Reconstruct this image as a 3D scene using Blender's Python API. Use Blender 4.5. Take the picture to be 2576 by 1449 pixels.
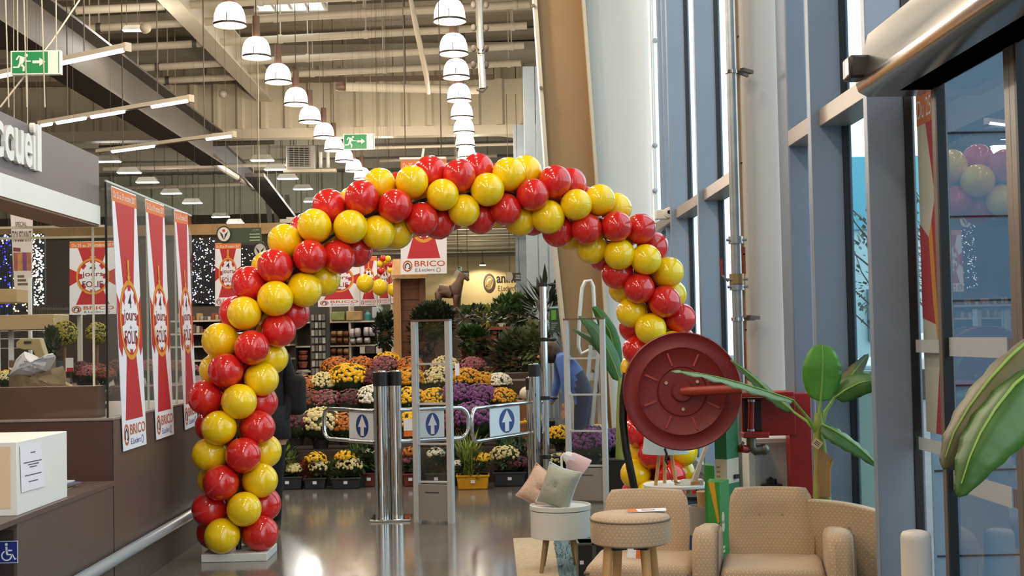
import bpy, bmesh, math, random
from mathutils import Vector, Matrix
random.seed(7)
PI = math.pi
scn = bpy.context.scene
for o in list(bpy.data.objects): bpy.data.objects.remove(o)
COL = scn.collection
# ---------------------------------------------------------------- camera
F, CX, CY, EYE = 3360.0, 1288.0, 724.5, 1.5
RC = Matrix.Rotation(-58/F, 3, 'Z') @ Matrix.Rotation(PI/2 + 124/F, 3, 'X') @ Matrix.Rotation(-0.02, 3, 'Z')
cd = bpy.data.cameras.new('camera'); cam = bpy.data.objects.new('camera', cd); COL.objects.link(cam)
cd.sensor_width = 36; cd.lens = F/2576*36; cd.clip_start = .05; cd.clip_end = 400
cam.matrix_world = Matrix.Translation((0, 0, EYE)) @ RC.to_4x4()
scn.camera = cam
def ray(px, py): return RC @ Vector(((px-CX)/F, -(py-CY)/F, -1))
def at(px, py, d):                       # world point seen at a pixel, at depth d (world y)
    v = ray(px, py); return Vector((0, 0, EYE)) + v*(d/v.y)
def onX(px, py, X):                      # world point seen at a pixel, on a plane x = X
    v = ray(px, py); return Vector((0, 0, EYE)) + v*(X/v.x)
def onZ(px, py, Z):
    v = ray(px, py); return Vector((0, 0, EYE)) + v*((Z-EYE)/v.z)
# ---------------------------------------------------------------- world and exposure
w = bpy.data.worlds.new('overcast_sky'); scn.world = w; w.use_nodes = True
bgn = w.node_tree.nodes['Background']
bgn.inputs[0].default_value = (.88, .95, 1.0, 1); bgn.inputs[1].default_value = 2.2
scn.view_settings.view_transform = 'Standard'; scn.view_settings.look = 'None'
scn.view_settings.exposure = 0.36; scn.view_settings.gamma = 1
cy = scn.cycles; cy.max_bounces = 6; cy.diffuse_bounces = 3; cy.glossy_bounces = 4; cy.transparent_max_bounces = 12; cy.caustics_reflective = False; cy.caustics_refractive = False
LAMP = 34.0                              # pendant shade radiance
# ---------------------------------------------------------------- materials
def lin(c):
    if isinstance(c, str): c = [int(c[i:i+2], 16) for i in (0, 2, 4)]
    c = [x/255 for x in c]
    return tuple((x/12.92 if x <= .04045 else ((x+.055)/1.055)**2.4) for x in c)
MATS = {}
def mat(name, col='808080', rough=.6, metal=0, var=0, vs=8, bump=0, bs=60, coat=0, emit=0, spec=.5, alpha=1, stretch=None, tr=0):
    if name in MATS: return MATS[name]
    m = bpy.data.materials.new(name); m.use_nodes = True; MATS[name] = m
    nt = m.node_tree; p = nt.nodes['Principled BSDF']; c = lin(col)
    p.inputs['Base Color'].default_value = (*c, 1); p.inputs['Roughness'].default_value = rough
    p.inputs['Metallic'].default_value = metal; p.inputs['Coat Weight'].default_value = coat
    p.inputs['Coat Roughness'].default_value = .06
    p.inputs['Specular IOR Level'].default_value = spec; p.inputs['Alpha'].default_value = alpha
    if tr: p.inputs['Transmission Weight'].default_value = tr
    if emit:
        p.inputs['Emission Color'].default_value = (*c, 1); p.inputs['Emission Strength'].default_value = emit
    if var or bump:
        tc = nt.nodes.new('ShaderNodeTexCoord'); src = tc.outputs['Object']
        if stretch:
            mp = nt.nodes.new('ShaderNodeMapping'); mp.inputs['Scale'].default_value = stretch
            nt.links.new(src, mp.inputs[0]); src = mp.outputs[0]
    if var:
        n = nt.nodes.new('ShaderNodeTexNoise'); n.inputs['Scale'].default_value = vs; n.inputs['Detail'].default_value = 6
        nt.links.new(src, n.inputs['Vector'])
        r = nt.nodes.new('ShaderNodeValToRGB'); nt.links.new(n.outputs[0], r.inputs[0])
        r.color_ramp.elements[0].position = .3; r.color_ramp.elements[1].position = .7
        r.color_ramp.elements[0].color = (*[x*(1-var) for x in c], 1); r.color_ramp.elements[1].color = (*[min(1, x*(1+var)) for x in c], 1)
        nt.links.new(r.outputs[0], p.inputs['Base Color'])
    if bump:
        n2 = nt.nodes.new('ShaderNodeTexNoise'); n2.inputs['Scale'].default_value = bs; n2.inputs['Detail'].default_value = 4
        nt.links.new(src, n2.inputs['Vector'])
        b = nt.nodes.new('ShaderNodeBump'); b.inputs['Strength'].default_value = bump; b.inputs['Distance'].default_value = .02
        nt.links.new(n2.outputs[0], b.inputs['Height']); nt.links.new(b.outputs[0], p.inputs['Normal'])
    return m
def glass_mat(name, col, refl=1.5, rough=0.0, dirt=0.0, dcol='c8d4dc'):
    if name in MATS: return MATS[name]
    m = bpy.data.materials.new(name); m.use_nodes = True; MATS[name] = m
    nt = m.node_tree; nt.nodes.clear()
    o = nt.nodes.new('ShaderNodeOutputMaterial'); t = nt.nodes.new('ShaderNodeBsdfTransparent'); g = nt.nodes.new('ShaderNodeBsdfGlossy')
    fr = nt.nodes.new('ShaderNodeFresnel'); fr.inputs[0].default_value = refl
    t.inputs[0].default_value = (*lin(col), 1); g.inputs[1].default_value = rough
    ge = nt.nodes.new('ShaderNodeNewGeometry'); ma = nt.nodes.new('ShaderNodeMath'); ma.operation = 'MULTIPLY_ADD'
    nt.links.new(ge.outputs['Backfacing'], ma.inputs[0]); ma.inputs[1].default_value = 1/refl-refl; ma.inputs[2].default_value = refl
    nt.links.new(ma.outputs[0], fr.inputs[0])
    fb = nt.nodes.new('ShaderNodeMath'); fb.operation = 'SUBTRACT'; fb.use_clamp = True          # one reflection and one tint per pane
    nt.links.new(fr.outputs[0], fb.inputs[0]); nt.links.new(ge.outputs['Backfacing'], fb.inputs[1])
    tm = nt.nodes.new('ShaderNodeMix'); tm.data_type = 'RGBA'; nt.links.new(ge.outputs['Backfacing'], tm.inputs[0]); tm.inputs[6].default_value = (*lin(col), 1); tm.inputs[7].default_value = (1, 1, 1, 1); nt.links.new(tm.outputs[2], t.inputs[0])
    mx = nt.nodes.new('ShaderNodeMixShader'); nt.links.new(fb.outputs[0], mx.inputs[0])
    nt.links.new(t.outputs[0], mx.inputs[1]); nt.links.new(g.outputs[0], mx.inputs[2])
    last = mx
    if dirt:
        df = nt.nodes.new('ShaderNodeBsdfDiffuse'); df.inputs[0].default_value = (*lin(dcol), 1)
        m2 = nt.nodes.new('ShaderNodeMixShader'); m2.inputs[0].default_value = dirt
        nt.links.new(mx.outputs[0], m2.inputs[1]); nt.links.new(df.outputs[0], m2.inputs[2]); last = m2
    nt.links.new(last.outputs[0], o.inputs[0])
    return m
# ---------------------------------------------------------------- mesh builder
def wloc(o):
    v = Vector((0, 0, 0))
    while o: v += o.location; o = o.parent
    return v
def frame(d):
    d = Vector(d).normalized(); a = Vector((0, 0, 1)) if abs(d.z) < .95 else Vector((0, 1, 0))
    x = a.cross(d).normalized(); return x, d.cross(x).normalized(), d
class MB:
    def __init__(s): s.v = []; s.f = []; s.m = []; s.mi = 0
    def add(s, vs, fs):
        n = len(s.v); s.v += [Vector(v) for v in vs]
        for f in fs: s.f.append([i+n for i in f]); s.m.append(s.mi)
        return s
    def slot(s, i): s.mi = i; return s
    def box(s, a, b, rz=0, piv=None):
        a, b = Vector(a), Vector(b); lo = [min(a[i], b[i]) for i in range(3)]; hi = [max(a[i], b[i]) for i in range(3)]
        vs = [Vector((x, y, z)) for z in (lo[2], hi[2]) for y in (lo[1], hi[1]) for x in (lo[0], hi[0])]
        if rz:
            c = Vector(piv) if piv else (a+b)/2; R = Matrix.Rotation(rz, 3, 'Z'); vs = [c+R@(v-c) for v in vs]
        return s.add(vs, [(0, 2, 3, 1), (4, 5, 7, 6), (0, 1, 5, 4), (2, 6, 7, 3), (0, 4, 6, 2), (1, 3, 7, 5)])
    def cbox(s, c, sx, sy, sz, rz=0): c = Vector(c); h = Vector((sx/2, sy/2, sz/2)); return s.box(c-h, c+h, rz)
    def hexa(s, p): return s.add(p, [(3, 2, 1, 0), (4, 5, 6, 7), (0, 1, 5, 4), (1, 2, 6, 5), (2, 3, 7, 6), (3, 0, 4, 7)])
    def bar(s, p0, p1, wx, wz=None, up=None):       # rectangular bar
        p0, p1 = Vector(p0), Vector(p1); x, y, d = frame(p1-p0)
        if up is not None: x = Vector(up).cross(d).normalized(); y = d.cross(x)
        wz = wz or wx; q = [(-1, -1), (1, -1), (1, 1), (-1, 1)]
        return s.hexa([p0+x*a*wx/2+y*b*wz/2 for a, b in q]+[p1+x*a*wx/2+y*b*wz/2 for a, b in q])
    def cyl(s, p0, p1, r0, r1=None, n=14, cap=True):
        p0, p1 = Vector(p0), Vector(p1); r1 = r0 if r1 is None else r1; x, y, d = frame(p1-p0)
        vs = [p+(x*math.cos(2*PI*i/n)+y*math.sin(2*PI*i/n))*r for p, r in ((p0, r0), (p1, r1)) for i in range(n)]
        fs = [(i, (i+1) % n, n+(i+1) % n, n+i) for i in range(n)]
        if cap: fs += [tuple(range(n-1, -1, -1)), tuple(range(n, 2*n))]
        return s.add(vs, fs)
    def tube(s, pts, r, n=8, cap=True):
        pts = [Vector(p) for p in pts]; rs = r if isinstance(r, (list, tuple)) else [r]*len(pts); vs = []; px = None
        for i, p in enumerate(pts):
            d = (pts[min(i+1, len(pts)-1)]-pts[max(i-1, 0)]).normalized()
            if px is None: x, y, _ = frame(d)
            else:
                x = px-d*px.dot(d)
                if x.length < 1e-5: x = frame(d)[0]
                x.normalize(); y = d.cross(x)
            px = x; vs += [p+(x*math.cos(2*PI*k/n)+y*math.sin(2*PI*k/n))*rs[i] for k in range(n)]
        fs = [(i*n+k, i*n+(k+1) % n, (i+1)*n+(k+1) % n, (i+1)*n+k) for i in range(len(pts)-1) for k in range(n)]
        if cap: fs += [tuple(range(n-1, -1, -1)), tuple((len(pts)-1)*n+k for k in range(n))]
        return s.add(vs, fs)
    def lathe(s, prof, c=(0, 0, 0), n=24, axis=(0, 0, 1), a0=0, a1=2*PI, cap=True):
        c = Vector(c); x, y, d = frame(axis); full = abs(a1-a0-2*PI) < 1e-6; k = n if full else n+1
        vs = [c+d*z+(x*math.cos(a0+(a1-a0)*i/n)+y*math.sin(a0+(a1-a0)*i/n))*r for r, z in prof for i in range(k)]
        fs = [(j*k+i, j*k+(i+1) % k, (j+1)*k+(i+1) % k, (j+1)*k+i) for j in range(len(prof)-1) for i in range(k if full else n)]
        if cap and full and prof[0][0] > 1e-4: fs.append(tuple(range(k-1, -1, -1)))
        if cap and full and prof[-1][0] > 1e-4: fs.append(tuple((len(prof)-1)*k+i for i in range(k)))
        return s.add(vs, fs)
    def sph(s, c, r, n=12, m=8, sc=(1, 1, 1)):
        c = Vector(c); vs = [c+Vector((0, 0, -r*sc[2]))]
        for j in range(1, m):
            t = -PI/2+PI*j/m
            vs += [c+Vector((r*sc[0]*math.cos(t)*math.cos(2*PI*i/n), r*sc[1]*math.cos(t)*math.sin(2*PI*i/n), r*sc[2]*math.sin(t))) for i in range(n)]
        vs.append(c+Vector((0, 0, r*sc[2]))); L = len(vs)-1
        fs = [(0, 1+(i+1) % n, 1+i) for i in range(n)]
        fs += [(1+j*n+i, 1+j*n+(i+1) % n, 1+(j+1)*n+(i+1) % n, 1+(j+1)*n+i) for j in range(m-2) for i in range(n)]
        fs += [(1+(m-2)*n+i, 1+(m-2)*n+(i+1) % n, L) for i in range(n)]
        return s.add(vs, fs)
    def prism(s, pts, ex):                # polygon points (3d) extruded by vector
        n = len(pts); ex = Vector(ex); pts = [Vector(p) for p in pts]
        return s.add(pts+[p+ex for p in pts], [tuple(range(n-1, -1, -1)), tuple(range(n, 2*n))]+[(i, (i+1) % n, n+(i+1) % n, n+i) for i in range(n)])
    def grid(s, rows, close=False):
        n = len(rows[0]); fs = []
        for j in range(len(rows)-1):
            for i in range(n if close else n-1): fs.append((j*n+i, j*n+(i+1) % n, (j+1)*n+(i+1) % n, (j+1)*n+i))
        return s.add([p for r in rows for p in r], fs)
    def mesh(s, name, mats, sh=35, off=Vector((0, 0, 0))):
        me = bpy.data.meshes.new(name); me.from_pydata([v-off for v in s.v], [], s.f)
        for m in (mats if isinstance(mats, (list, tuple)) else [mats]): me.materials.append(m)
        me.polygons.foreach_set('material_index', s.m)
        bm = bmesh.new(); bm.from_mesh(me); bmesh.ops.recalc_face_normals(bm, faces=bm.faces); bm.to_mesh(me); bm.free()
        if sh:
            me.polygons.foreach_set('use_smooth', [True]*len(me.polygons)); me.set_sharp_from_angle(angle=math.radians(sh))
        me.update(); return me
    def build(s, name, mats, parent=None, sh=35, bevel=0, solid=0, sub=0, loc=None):
        off = wloc(parent) if parent else Vector((0, 0, 0)); lo = Vector(loc) if loc is not None else None
        me = s.mesh(name, mats, sh, lo if lo is not None else off)
        o = bpy.data.objects.new(name, me); COL.objects.link(o)
        if lo is not None: o.location = lo-off
        if parent: o.parent = parent
        if solid: k = o.modifiers.new('t', 'SOLIDIFY'); k.thickness = solid; k.offset = 0
        if bevel: k = o.modifiers.new('b', 'BEVEL'); k.width = bevel; k.segments = 2; k.limit_method = 'ANGLE'
        if sub: k = o.modifiers.new('s', 'SUBSURF'); k.levels = sub; k.render_levels = sub
        return o
def tag(o, label, cat, group=None, kind=None):
    if label: o['label'] = label
    if cat: o['category'] = cat
    if group: o['group'] = group
    if kind: o['kind'] = kind
    return o
def struct(o, label=None): o['kind'] = 'structure'; return tag(o, label, None)
def thing(name, label, cat, loc=(0, 0, 0), group=None):
    o = bpy.data.objects.new(name, None); COL.objects.link(o); o.location = loc; o.empty_display_size = .05
    return tag(o, label, cat, group)
def copy_tree(o, parent=None, loc=None, rz=None, sc=None, label=None):
    c = o.copy(); COL.objects.link(c); c.parent = parent
    if loc is not None: c.location = loc
    if rz is not None: c.rotation_euler = (0, 0, rz)
    if sc is not None: c.scale = (sc, sc, sc) if not isinstance(sc, tuple) else sc
    if label: c['label'] = label
    for ch in list(o.children): copy_tree(ch, c)
    return c
TXT = {}
def text_geo(body, bold=0.0):
    k = (body, bold)
    if k not in TXT:
        cu = bpy.data.curves.new('lettering', 'FONT'); cu.body = body; cu.resolution_u = 3; cu.offset = bold
        ob = bpy.data.objects.new('lettering', cu); COL.objects.link(ob)
        dg = bpy.context.evaluated_depsgraph_get(); me = bpy.data.meshes.new_from_object(ob.evaluated_get(dg))
        vs = [v.co.copy() for v in me.vertices]; fs = [tuple(p.vertices) for p in me.polygons]
        x0 = min(v.x for v in vs); x1 = max(v.x for v in vs); y0 = min(v.y for v in vs); y1 = max(v.y for v in vs)
        TXT[k] = ([((v.x-x0)/(x1-x0), (v.y-y0)/(y1-y0)) for v in vs], fs, (x1-x0)/(y1-y0))
        bpy.data.objects.remove(ob); bpy.data.curves.remove(cu); bpy.data.meshes.remove(me)
    return TXT[k]
class Plane:                              # 2d drawing surface: (u, v) metres from lower left corner O
    def __init__(s, O, U, V): s.O = Vector(O); s.U = Vector(U); s.V = Vector(V); s.N = s.U.cross(s.V).normalized()
    def p(s, u, v, h=0): return s.O+s.U*u+s.V*v+s.N*h
    def poly(s, mb, pts, h0, h1): mb.prism([s.p(u, v, h0) for u, v in pts], s.N*(h1-h0)); return mb
    def ell(s, mb, cu, cv, ru, rv, h0, h1, n=24): return s.poly(mb, [(cu+ru*math.cos(2*PI*i/n), cv+rv*math.sin(2*PI*i/n)) for i in range(n)], h0, h1)
    def ring(s, mb, cu, cv, ru, rv, wu, wv, h0, h1, n=24):
        for i in range(n):
            a, b = 2*PI*i/n, 2*PI*(i+1)/n
            s.poly(mb, [(cu+ru*math.cos(a), cv+rv*math.sin(a)), (cu+ru*math.cos(b), cv+rv*math.sin(b)), (cu+(ru-wu)*math.cos(b), cv+(rv-wv)*math.sin(b)), (cu+(ru-wu)*math.cos(a), cv+(rv-wv)*math.sin(a))], h0, h1)
        return mb
    def text(s, mb, body, u0, v0, wd, ht, h, bold=0.0):
        vs, fs, _ = text_geo(body, bold); mb.add([s.p(u0+x*wd, v0+y*ht, h) for x, y in vs], fs); return mb
# ================================================================ materials used widely
M_floor = mat('polished_concrete', '6f675f', .12, var=.22, vs=1.1, bump=.03, bs=3, spec=.55)
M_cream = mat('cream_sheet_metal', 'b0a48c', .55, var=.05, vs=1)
M_beam = mat('cream_painted_steel', 'bcb09a', .5, var=.06, vs=2)
M_tan = mat('tan_painted_steel', '8c6c44', .5, var=.04, vs=1.5)
M_dkbeam = mat('dark_grey_steel', '50483f', .6, var=.08, vs=2)
M_white = mat('white_paint', 'e6e4dd', .5, var=.03, vs=2)
M_white2 = mat('off_white_cladding', 'c2c4c0', .55, var=.03, vs=1)
M_alu = mat('grey_anodised_frame', '8492a4', .42, metal=.1, var=.04, vs=3)
M_alud = mat('brushed_steel', 'b0aca4', .2, metal=.9, var=.05, vs=4, stretch=(1, 1, 30))
M_black = mat('black_rubber', '101012', .45)
M_chrome = mat('chrome', 'd4d6d8', .07, metal=1)
M_steel = mat('galvanised_pipe', 'a9b0b2', .35, metal=.8, var=.12, vs=14)
M_red = mat('balloon_red', 'd0201c', .16, coat=.5, var=.06, vs=4)
M_yel = mat('balloon_yellow', 'f6ce0a', .16, coat=.5, var=.04, vs=4)
M_glassw = glass_mat('facade_glass', 'd2ecf2', 1.5)
M_glassd = glass_mat('screen_glass', 'eef4f2', 1.45)
M_brown = mat('dark_brown_laminate', '5a4a44', .38, var=.06, vs=3)
M_brown2 = mat('chocolate_laminate', '4a3028', .4, var=.07, vs=3)
M_wood = mat('beech_wood', 'c79a62', .45, var=.16, vs=6, stretch=(1, 1, .15))
M_orange = mat('orange_print', 'd8722a', .6)
M_redp = mat('red_print', 'b8202a', .6)
M_whitep = mat('white_print', 'eceaf0', .55)
M_inkb = mat('black_ink', '2a2426', .7)
M_inko = mat('orange_ink', 'c05a26', .7)
M_inkblue = mat('blue_ink', '1c4f98', .6)
M_wire = mat('dark_cable', '4a4038', .6)
M_led = mat('cool_led_tube', 'f4f8ff', .4, emit=9)
M_lampglow = mat('warm_lit_shade', 'fff0e0', .3, emit=5); M_lampglow.cycles.emission_sampling = 'NONE'
M_can = mat('bronze_canister', '6e5444', .5, metal=.2)

# ================================================================ floor, walls, roof
XR, XL, YB, YF, ZR = 1.85, -24.0, 62.0, -9.0, 8.9        # facade plane, far left, back, behind camera, roof
fl = MB().box((XL, YF, -.2), (XR+.1, YB, 0)).build('floor', M_floor); struct(fl, 'polished grey brown concrete floor')
def corrug(mb, x0, x1, y, z0, z1, pitch=.55, dep=.07, rib=.16):
    n = int((x1-x0)/pitch); row0, row1 = [], []
    for i in range(n):
        a = x0+i*pitch
        for u, q in ((0, 0), (pitch-rib-.06, 0), (pitch-rib, -dep), (pitch-.06, -dep)):
            row0.append((a+u, y+q, z0)); row1.append((a+u, y+q, z1))
    return mb.grid([row0, row1])
rz = lambda X: ZR+.03*(X+1.2)                                # mono pitch roof rising to the right
BK = 31.0                                                    # bulkhead depth
rf = MB()
rows = []
for X in (XL, XR+.2): rows.append([Vector((X, YF+i*.16+((0, .03, .08, .11)[i % 4]-((i % 4)*.16) if 0 else 0), rz(X)+(.07 if (i % 4) in (1, 2) else 0))) for i in range(int((YB-YF)/.16)+1)])
rf.grid(rows)
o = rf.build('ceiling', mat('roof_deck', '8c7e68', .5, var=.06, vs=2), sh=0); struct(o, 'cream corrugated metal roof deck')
# bulkhead of ribbed sheet: lower band and set back upper band
bw = thing('wall_bulkhead', 'cream ribbed metal bulkhead wall hanging across the hall', None, (0, BK, 0)); bw['kind'] = 'structure'
zb = at(700, 323, BK).z; zm = at(700, 208, BK).z
corrug(MB(), -15.5, 1.5, BK, zb, zm).build('ribbed_panel', M_cream, bw, sh=0)
corrug(MB(), -15.5, 1.7, BK+2.0, zm-.4, ZR+.4).build('upper_ribbed_panel', M_cream, bw, sh=0)
MB().box((-15.5, BK-.12, zm-.02), (.2, BK-.02, zm+.09)).build('rail', mat('brown_rail', '6e5c48', .5), bw)
MB().box((-15.5, BK, zb-.22), (1.5, BK+.35, zb)).build('lower_edge', M_beam, bw)
o = MB().box((XL, YB, 0), (6, YB+.2, 12)).build('wall_back', mat('beige_back_wall', 'a89c86', .7, var=.1, vs=.6)); struct(o)  # even grey beige, tone varied by noise
o = MB().box((XL-.2, YF, 0), (XL, YB, 12)).build('wall_left', M_white2); struct(o)
o = MB().box((XL, YF-.2, 0), (XR+.2, YF, 12)).build('wall_front', M_white2); struct(o)
# second bulkhead far behind
o = corrug(MB(), -24, 1.4, 52, at(500, 541, 52).z, at(500, 440, 52).z, .8, .1, .2).build('wall_far_bulkhead', mat('pale_green_sheet', 'b4b49c', .6, var=.05), sh=0); struct(o)
o = MB().box((-24, 52.2, at(500, 440, 52).z), (1.4, 52.4, 12)).build('wall_far_upper', mat('grey_panelling', 'a59a88', .7, var=.06, vs=1)); struct(o)
# right hand wall beyond the glazed front
o = MB().box((XR, 16.2, 0), (XR+.2, YB, 12)).build('wall_right', mat('pale_blue_cladding', 'a6b2ba', .6, var=.03)); struct(o)
g = thing('wall_right_panels', None, None, (1.4, 26, 0)); g['kind'] = 'structure'
for k, (x0, x1, c) in enumerate(((1293, 1370, 0), )):
    a, b = at(x0, 430, 30.6), at(x1+40, 312, 30.6); MB().box((a.x, 30.6, 2), (b.x, 30.8, b.z)).build('panel', MATS['pale_blue_cladding'], g)
a, b = at(1326, 900, 24.5), at(1400, 590, 24.5)
for u0, u1 in ((1326, 1355), (1357, 1380), (1383, 1400)):
    MB().box((at(u0, 700, 24.5).x, 24.5, 0), (at(u1, 700, 24.5).x, 24.62, 6.5)).build('panel', MATS['pale_blue_cladding'], g, bevel=.008)
# inclined tapered steel column with web and flanges
def slab(name, mt, c4, d0, d1, parent=None, **k):            # pixel quad at depth d0 extruded to depth d1
    P = [at(x, y, d0) for x, y in c4]; return MB().prism(P, (0, d1-d0, 0)).build(name, mt, parent, **k)
col = thing('wall_column_inclined', 'tan inclined tapered steel column beside the white wall end', None, at(1470, 1180, 15)*Vector((1, 1, 0)) if 0 else (1.1, 15, 0)); col['kind'] = 'structure'
slab('web', M_tan, [(1346, -60), (1461, -60), (1497, 420), (1548, 1182), (1462, 1182), (1380, 420)], 15, 15.03, col)
slab('flange', M_beam, [(1338, -60), (1347, -60), (1380, 420), (1462, 1182), (1452, 1182), (1371, 420)], 14.86, 15.2, col)
slab('flange', M_beam, [(1460, -60), (1468, -60), (1503, 420), (1556, 1182), (1547, 1182), (1495, 420)], 14.9, 15.2, col)
for (px, py) in ((1341, 15), (1361, 222)):
    p = at(px, py, 14.84); MB().cyl(p, p+Vector((0, -.03, 0)), .02, n=8).build('bolt', M_can, col)
# clad columns at the facade, with rounded inner corner
def clad(name, label, x0, x1, d, depth=.5):
    a, b = at(x0, 700, d).x, at(x1, 700, d).x; r = .1; P = []
    for k in range(7): t = PI+PI/2*k/6; P.append((a+r+r*math.cos(t), d+r+r*math.sin(t)))
    for k in range(7): t = -PI/2+PI/2*k/6; P.append((b-r+r*math.cos(t), d+r+r*math.sin(t)))
    P += [(b, d+depth), (a, d+depth)]
    o = MB().prism([(x, y, 0) for x, y in P], (0, 0, 8)).build(name, M_white2); struct(o, label); return o
clad('column_clad', 'white clad column by the glazing beside the galvanised pipe', 1872, 2000, 8.0, .35)
clad('column_clad', 'broad white clad column behind the right shoulder of the balloon arch', 1472, 1654, 15.25, .6)

# ================================================================ glazed facade on the right
M_sill = mat('warm_grey_profile', 'a59a90', .4, metal=.3)
ztr = onX(2125, 264, XR-.1).z
ZF = 7.0
def fin(px_out, dep=.175, bottom=0, w=.07):                   # deep vertical mullion; outer edge at the glass seen at px_out
    d = onX(px_out, 700, XR).y
    g = thing('window_mullion', None, None, (XR, d, 0)); g['kind'] = 'structure'
    MB().box((XR-dep, d, bottom), (XR-.012, d+w, ZF)).build('fin', M_alu, g, bevel=.004)
    MB().box((XR-.015, d-.012, bottom), (XR+.02, d+w+.012, ZF)).build('gasket', M_black, g)
    MB().box((XR+.02, d, bottom), (XR+.032, d+w, ZF)).build('cap', M_alu, g)
    return d
dA = fin(1740); dB = fin(1817); dC = fin(1921); dE = fin(2136); dF = fin(2294, w=.06)
dD = 8.02
fin(1706, .1); fin(1684, .06)
dE0 = 7.55
g = thing('window_mullion', None, None, (XR, dE0, 0)); g['kind'] = 'structure'
MB().box((1.72, dE0, 0), (XR-.01, dE0+.25, ZF)).build('fin', M_alu, g, bevel=.01)
panes = [(dB, dA), (dC, dB), (8.4, dC), (dE, dE0), (dF, dE), (dA, 14.6)]
for i, (a, b) in enumerate(panes):
    g = thing('window_%d' % (i+1), None, None, (XR, a, 0)); g['kind'] = 'structure'
    zt = ztr
    for z0, z1 in ((.38, zt-.04), (zt+.04, ZF)):
        MB().box((XR, a+.03, z0), (XR+.012, b-.03, z1)).build('glass', M_glassw, g, sh=0)
    MB().box((XR-.13, a+.06, zt-.045), (XR+.03, b, zt+.045)).build('transom', M_sill, g, bevel=.004)
    MB().box((XR-.05, a+.06, .3), (XR+.06, b, .38)).build('sill', M_alu, g, bevel=.004)
    MB().box((XR, a+.06, 0), (XR+.05, b, .3)).build('spandrel', mat('grey_spandrel', '8c949c', .5), g)
o = MB().box((XR, YF, ZF), (XR+.3, 17, 12)).build('wall_right_upper', M_white2); struct(o)
# automatic sliding door: leaves, posts, header and operator case
zh = onX(2360, 157, XR).z
d_leaf0 = onX(2362, 700, XR-.02).y; d_leaf1 = onX(2562, 700, XR-.02).y
dr = thing('door_1', 'glass automatic sliding door with slim dark frame', None, (XR, d_leaf1, 0)); dr['kind'] = 'structure'
M_dframe = mat('bronze_grey_profile', '77706a', .4, metal=.4)
for a, b in ((d_leaf1, d_leaf0), (3.75, d_leaf1-.0)):
    MB().box((XR-.03, b-.055, .02), (XR+.01, b, zh)).build('stile', M_dframe, dr, bevel=.003)
    MB().box((XR-.034, b-.075, .02), (XR+.0, b-.055, zh)).build('seal', M_black, dr)
    MB().box((XR-.03, a, .02), (XR+.01, a+.05, zh)).build('stile', M_dframe, dr, bevel=.003)
    MB().box((XR-.03, a, zh-.07), (XR+.01, b, zh)).build('top_rail', M_dframe, dr)
    MB().box((XR-.03, a, .02), (XR+.01, b, .12)).build('bottom_rail', M_dframe, dr)
    MB().box((XR-.012, a+.05, .12), (XR-.004, b-.055, zh-.07)).build('glass', glass_mat('door_glass', 'b8ccd8', 2.0), dr, sh=0)
for z in (1.39, .86):
    MB().box((XR-.0135, d_leaf1+.14, z), (XR-.0125, d_leaf0-.06, z+.075)).build('frosted_band', mat('frosted_film', 'b8bec0', .7, alpha=.75), dr)
    m = MB()
    for k in range(4): m.box((XR-.0135, d_leaf1+.055+k*.02, z+.005), (XR-.0125, d_leaf1+.067+k*.02, z+.07))
    m.build('striped_label', mat('brown_film', '6a5446', .6), dr)
sl = thing('window_7', 'narrow side light beside the sliding door', None, (XR, d_leaf0, 0)); sl['kind'] = 'structure'
MB().box((XR, d_leaf0, .1), (XR+.012, dF, zh)).build('glass', M_glassd, sl, sh=0)
MB().box((XR-.02, d_leaf0, zh), (XR+.05, dF+.05, zh+.06)).build('head_rail', M_dframe, sl)
for z in (1.40, .98):
    MB().box((XR-.002, d_leaf0, z), (XR-.001, dF-.03, z+.055)).build('frosted_band', MATS['frosted_film'], sl)
op = thing('door_operator', 'brushed metal sliding door operator case above the entrance', 'door operator', (XR, 4.6, zh))
za, xo = onX(2190, 212, XR-.32).z, XR-.3
d_o0 = onX(2150, 190, xo).y
prof = [(XR-.02, za), (xo+.05, za), (xo+.012, za+.02), (xo, za+.06), (xo+.06, za+.27), (XR-.02, za+.30)]
MB().prism([(x, d_o0, z) for x, z in prof], (0, 2.2-d_o0, 0)).build('case', M_alud, op, bevel=.006)
MB().box((XR-.16, d_o0-.15, zh+.02), (XR-.02, 2.2, za)).build('track', mat('dark_bronze', '4a423c', .4, metal=.5), op)
s = MB().box((xo-.055, d_o0-.13, za+.06), (xo+.04, d_o0-.01, za+.155)).build('sensor', mat('sensor_black', '2a2420', .35), op, bevel=.012)
MB().box((xo-.058, d_o0-.12, za+.075), (xo-.03, d_o0-.07, za+.145)).build('sensor_lens', mat('lens_brown', '6a5848', .2), s)
# ================================================================ balloon arch
bal = MB()
prof = [(0, .128)]
for i in range(1, 16):
    t = PI/2-PI*i/16; z = .126*math.sin(t); r = .124*math.cos(t)
    if z < 0: z *= 1.06
    prof.append((r, z))
prof += [(.008, -.138), (.013, -.15), (0, -.15)]
bal.lathe(prof, n=26)
me_r = bal.mesh('balloon', M_red, 60); me_y = bal.mesh('balloon', M_yel, 60)
arch_px = [(600, 1340), (598, 1275), (596, 1208), (596, 1141), (592, 1073), (590, 1006), (602, 940), (620, 876), (646, 810), (680, 752), (720, 702), (765, 652), (810, 610),
           (862, 575), (918, 546), (976, 525), (1035, 510), (1093, 497), (1147, 490), (1205, 486), (1259, 487), (1316, 494), (1368, 507), (1422, 522), (1472, 543), (1522, 575), (1563, 612),
           (1598, 656), (1622, 708), (1640, 762), (1654, 815), (1660, 870), (1662, 924), (1663, 977), (1662, 1030), (1660, 1083), (1658, 1136), (1656, 1190), (1655, 1243), (1655, 1296)]
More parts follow.
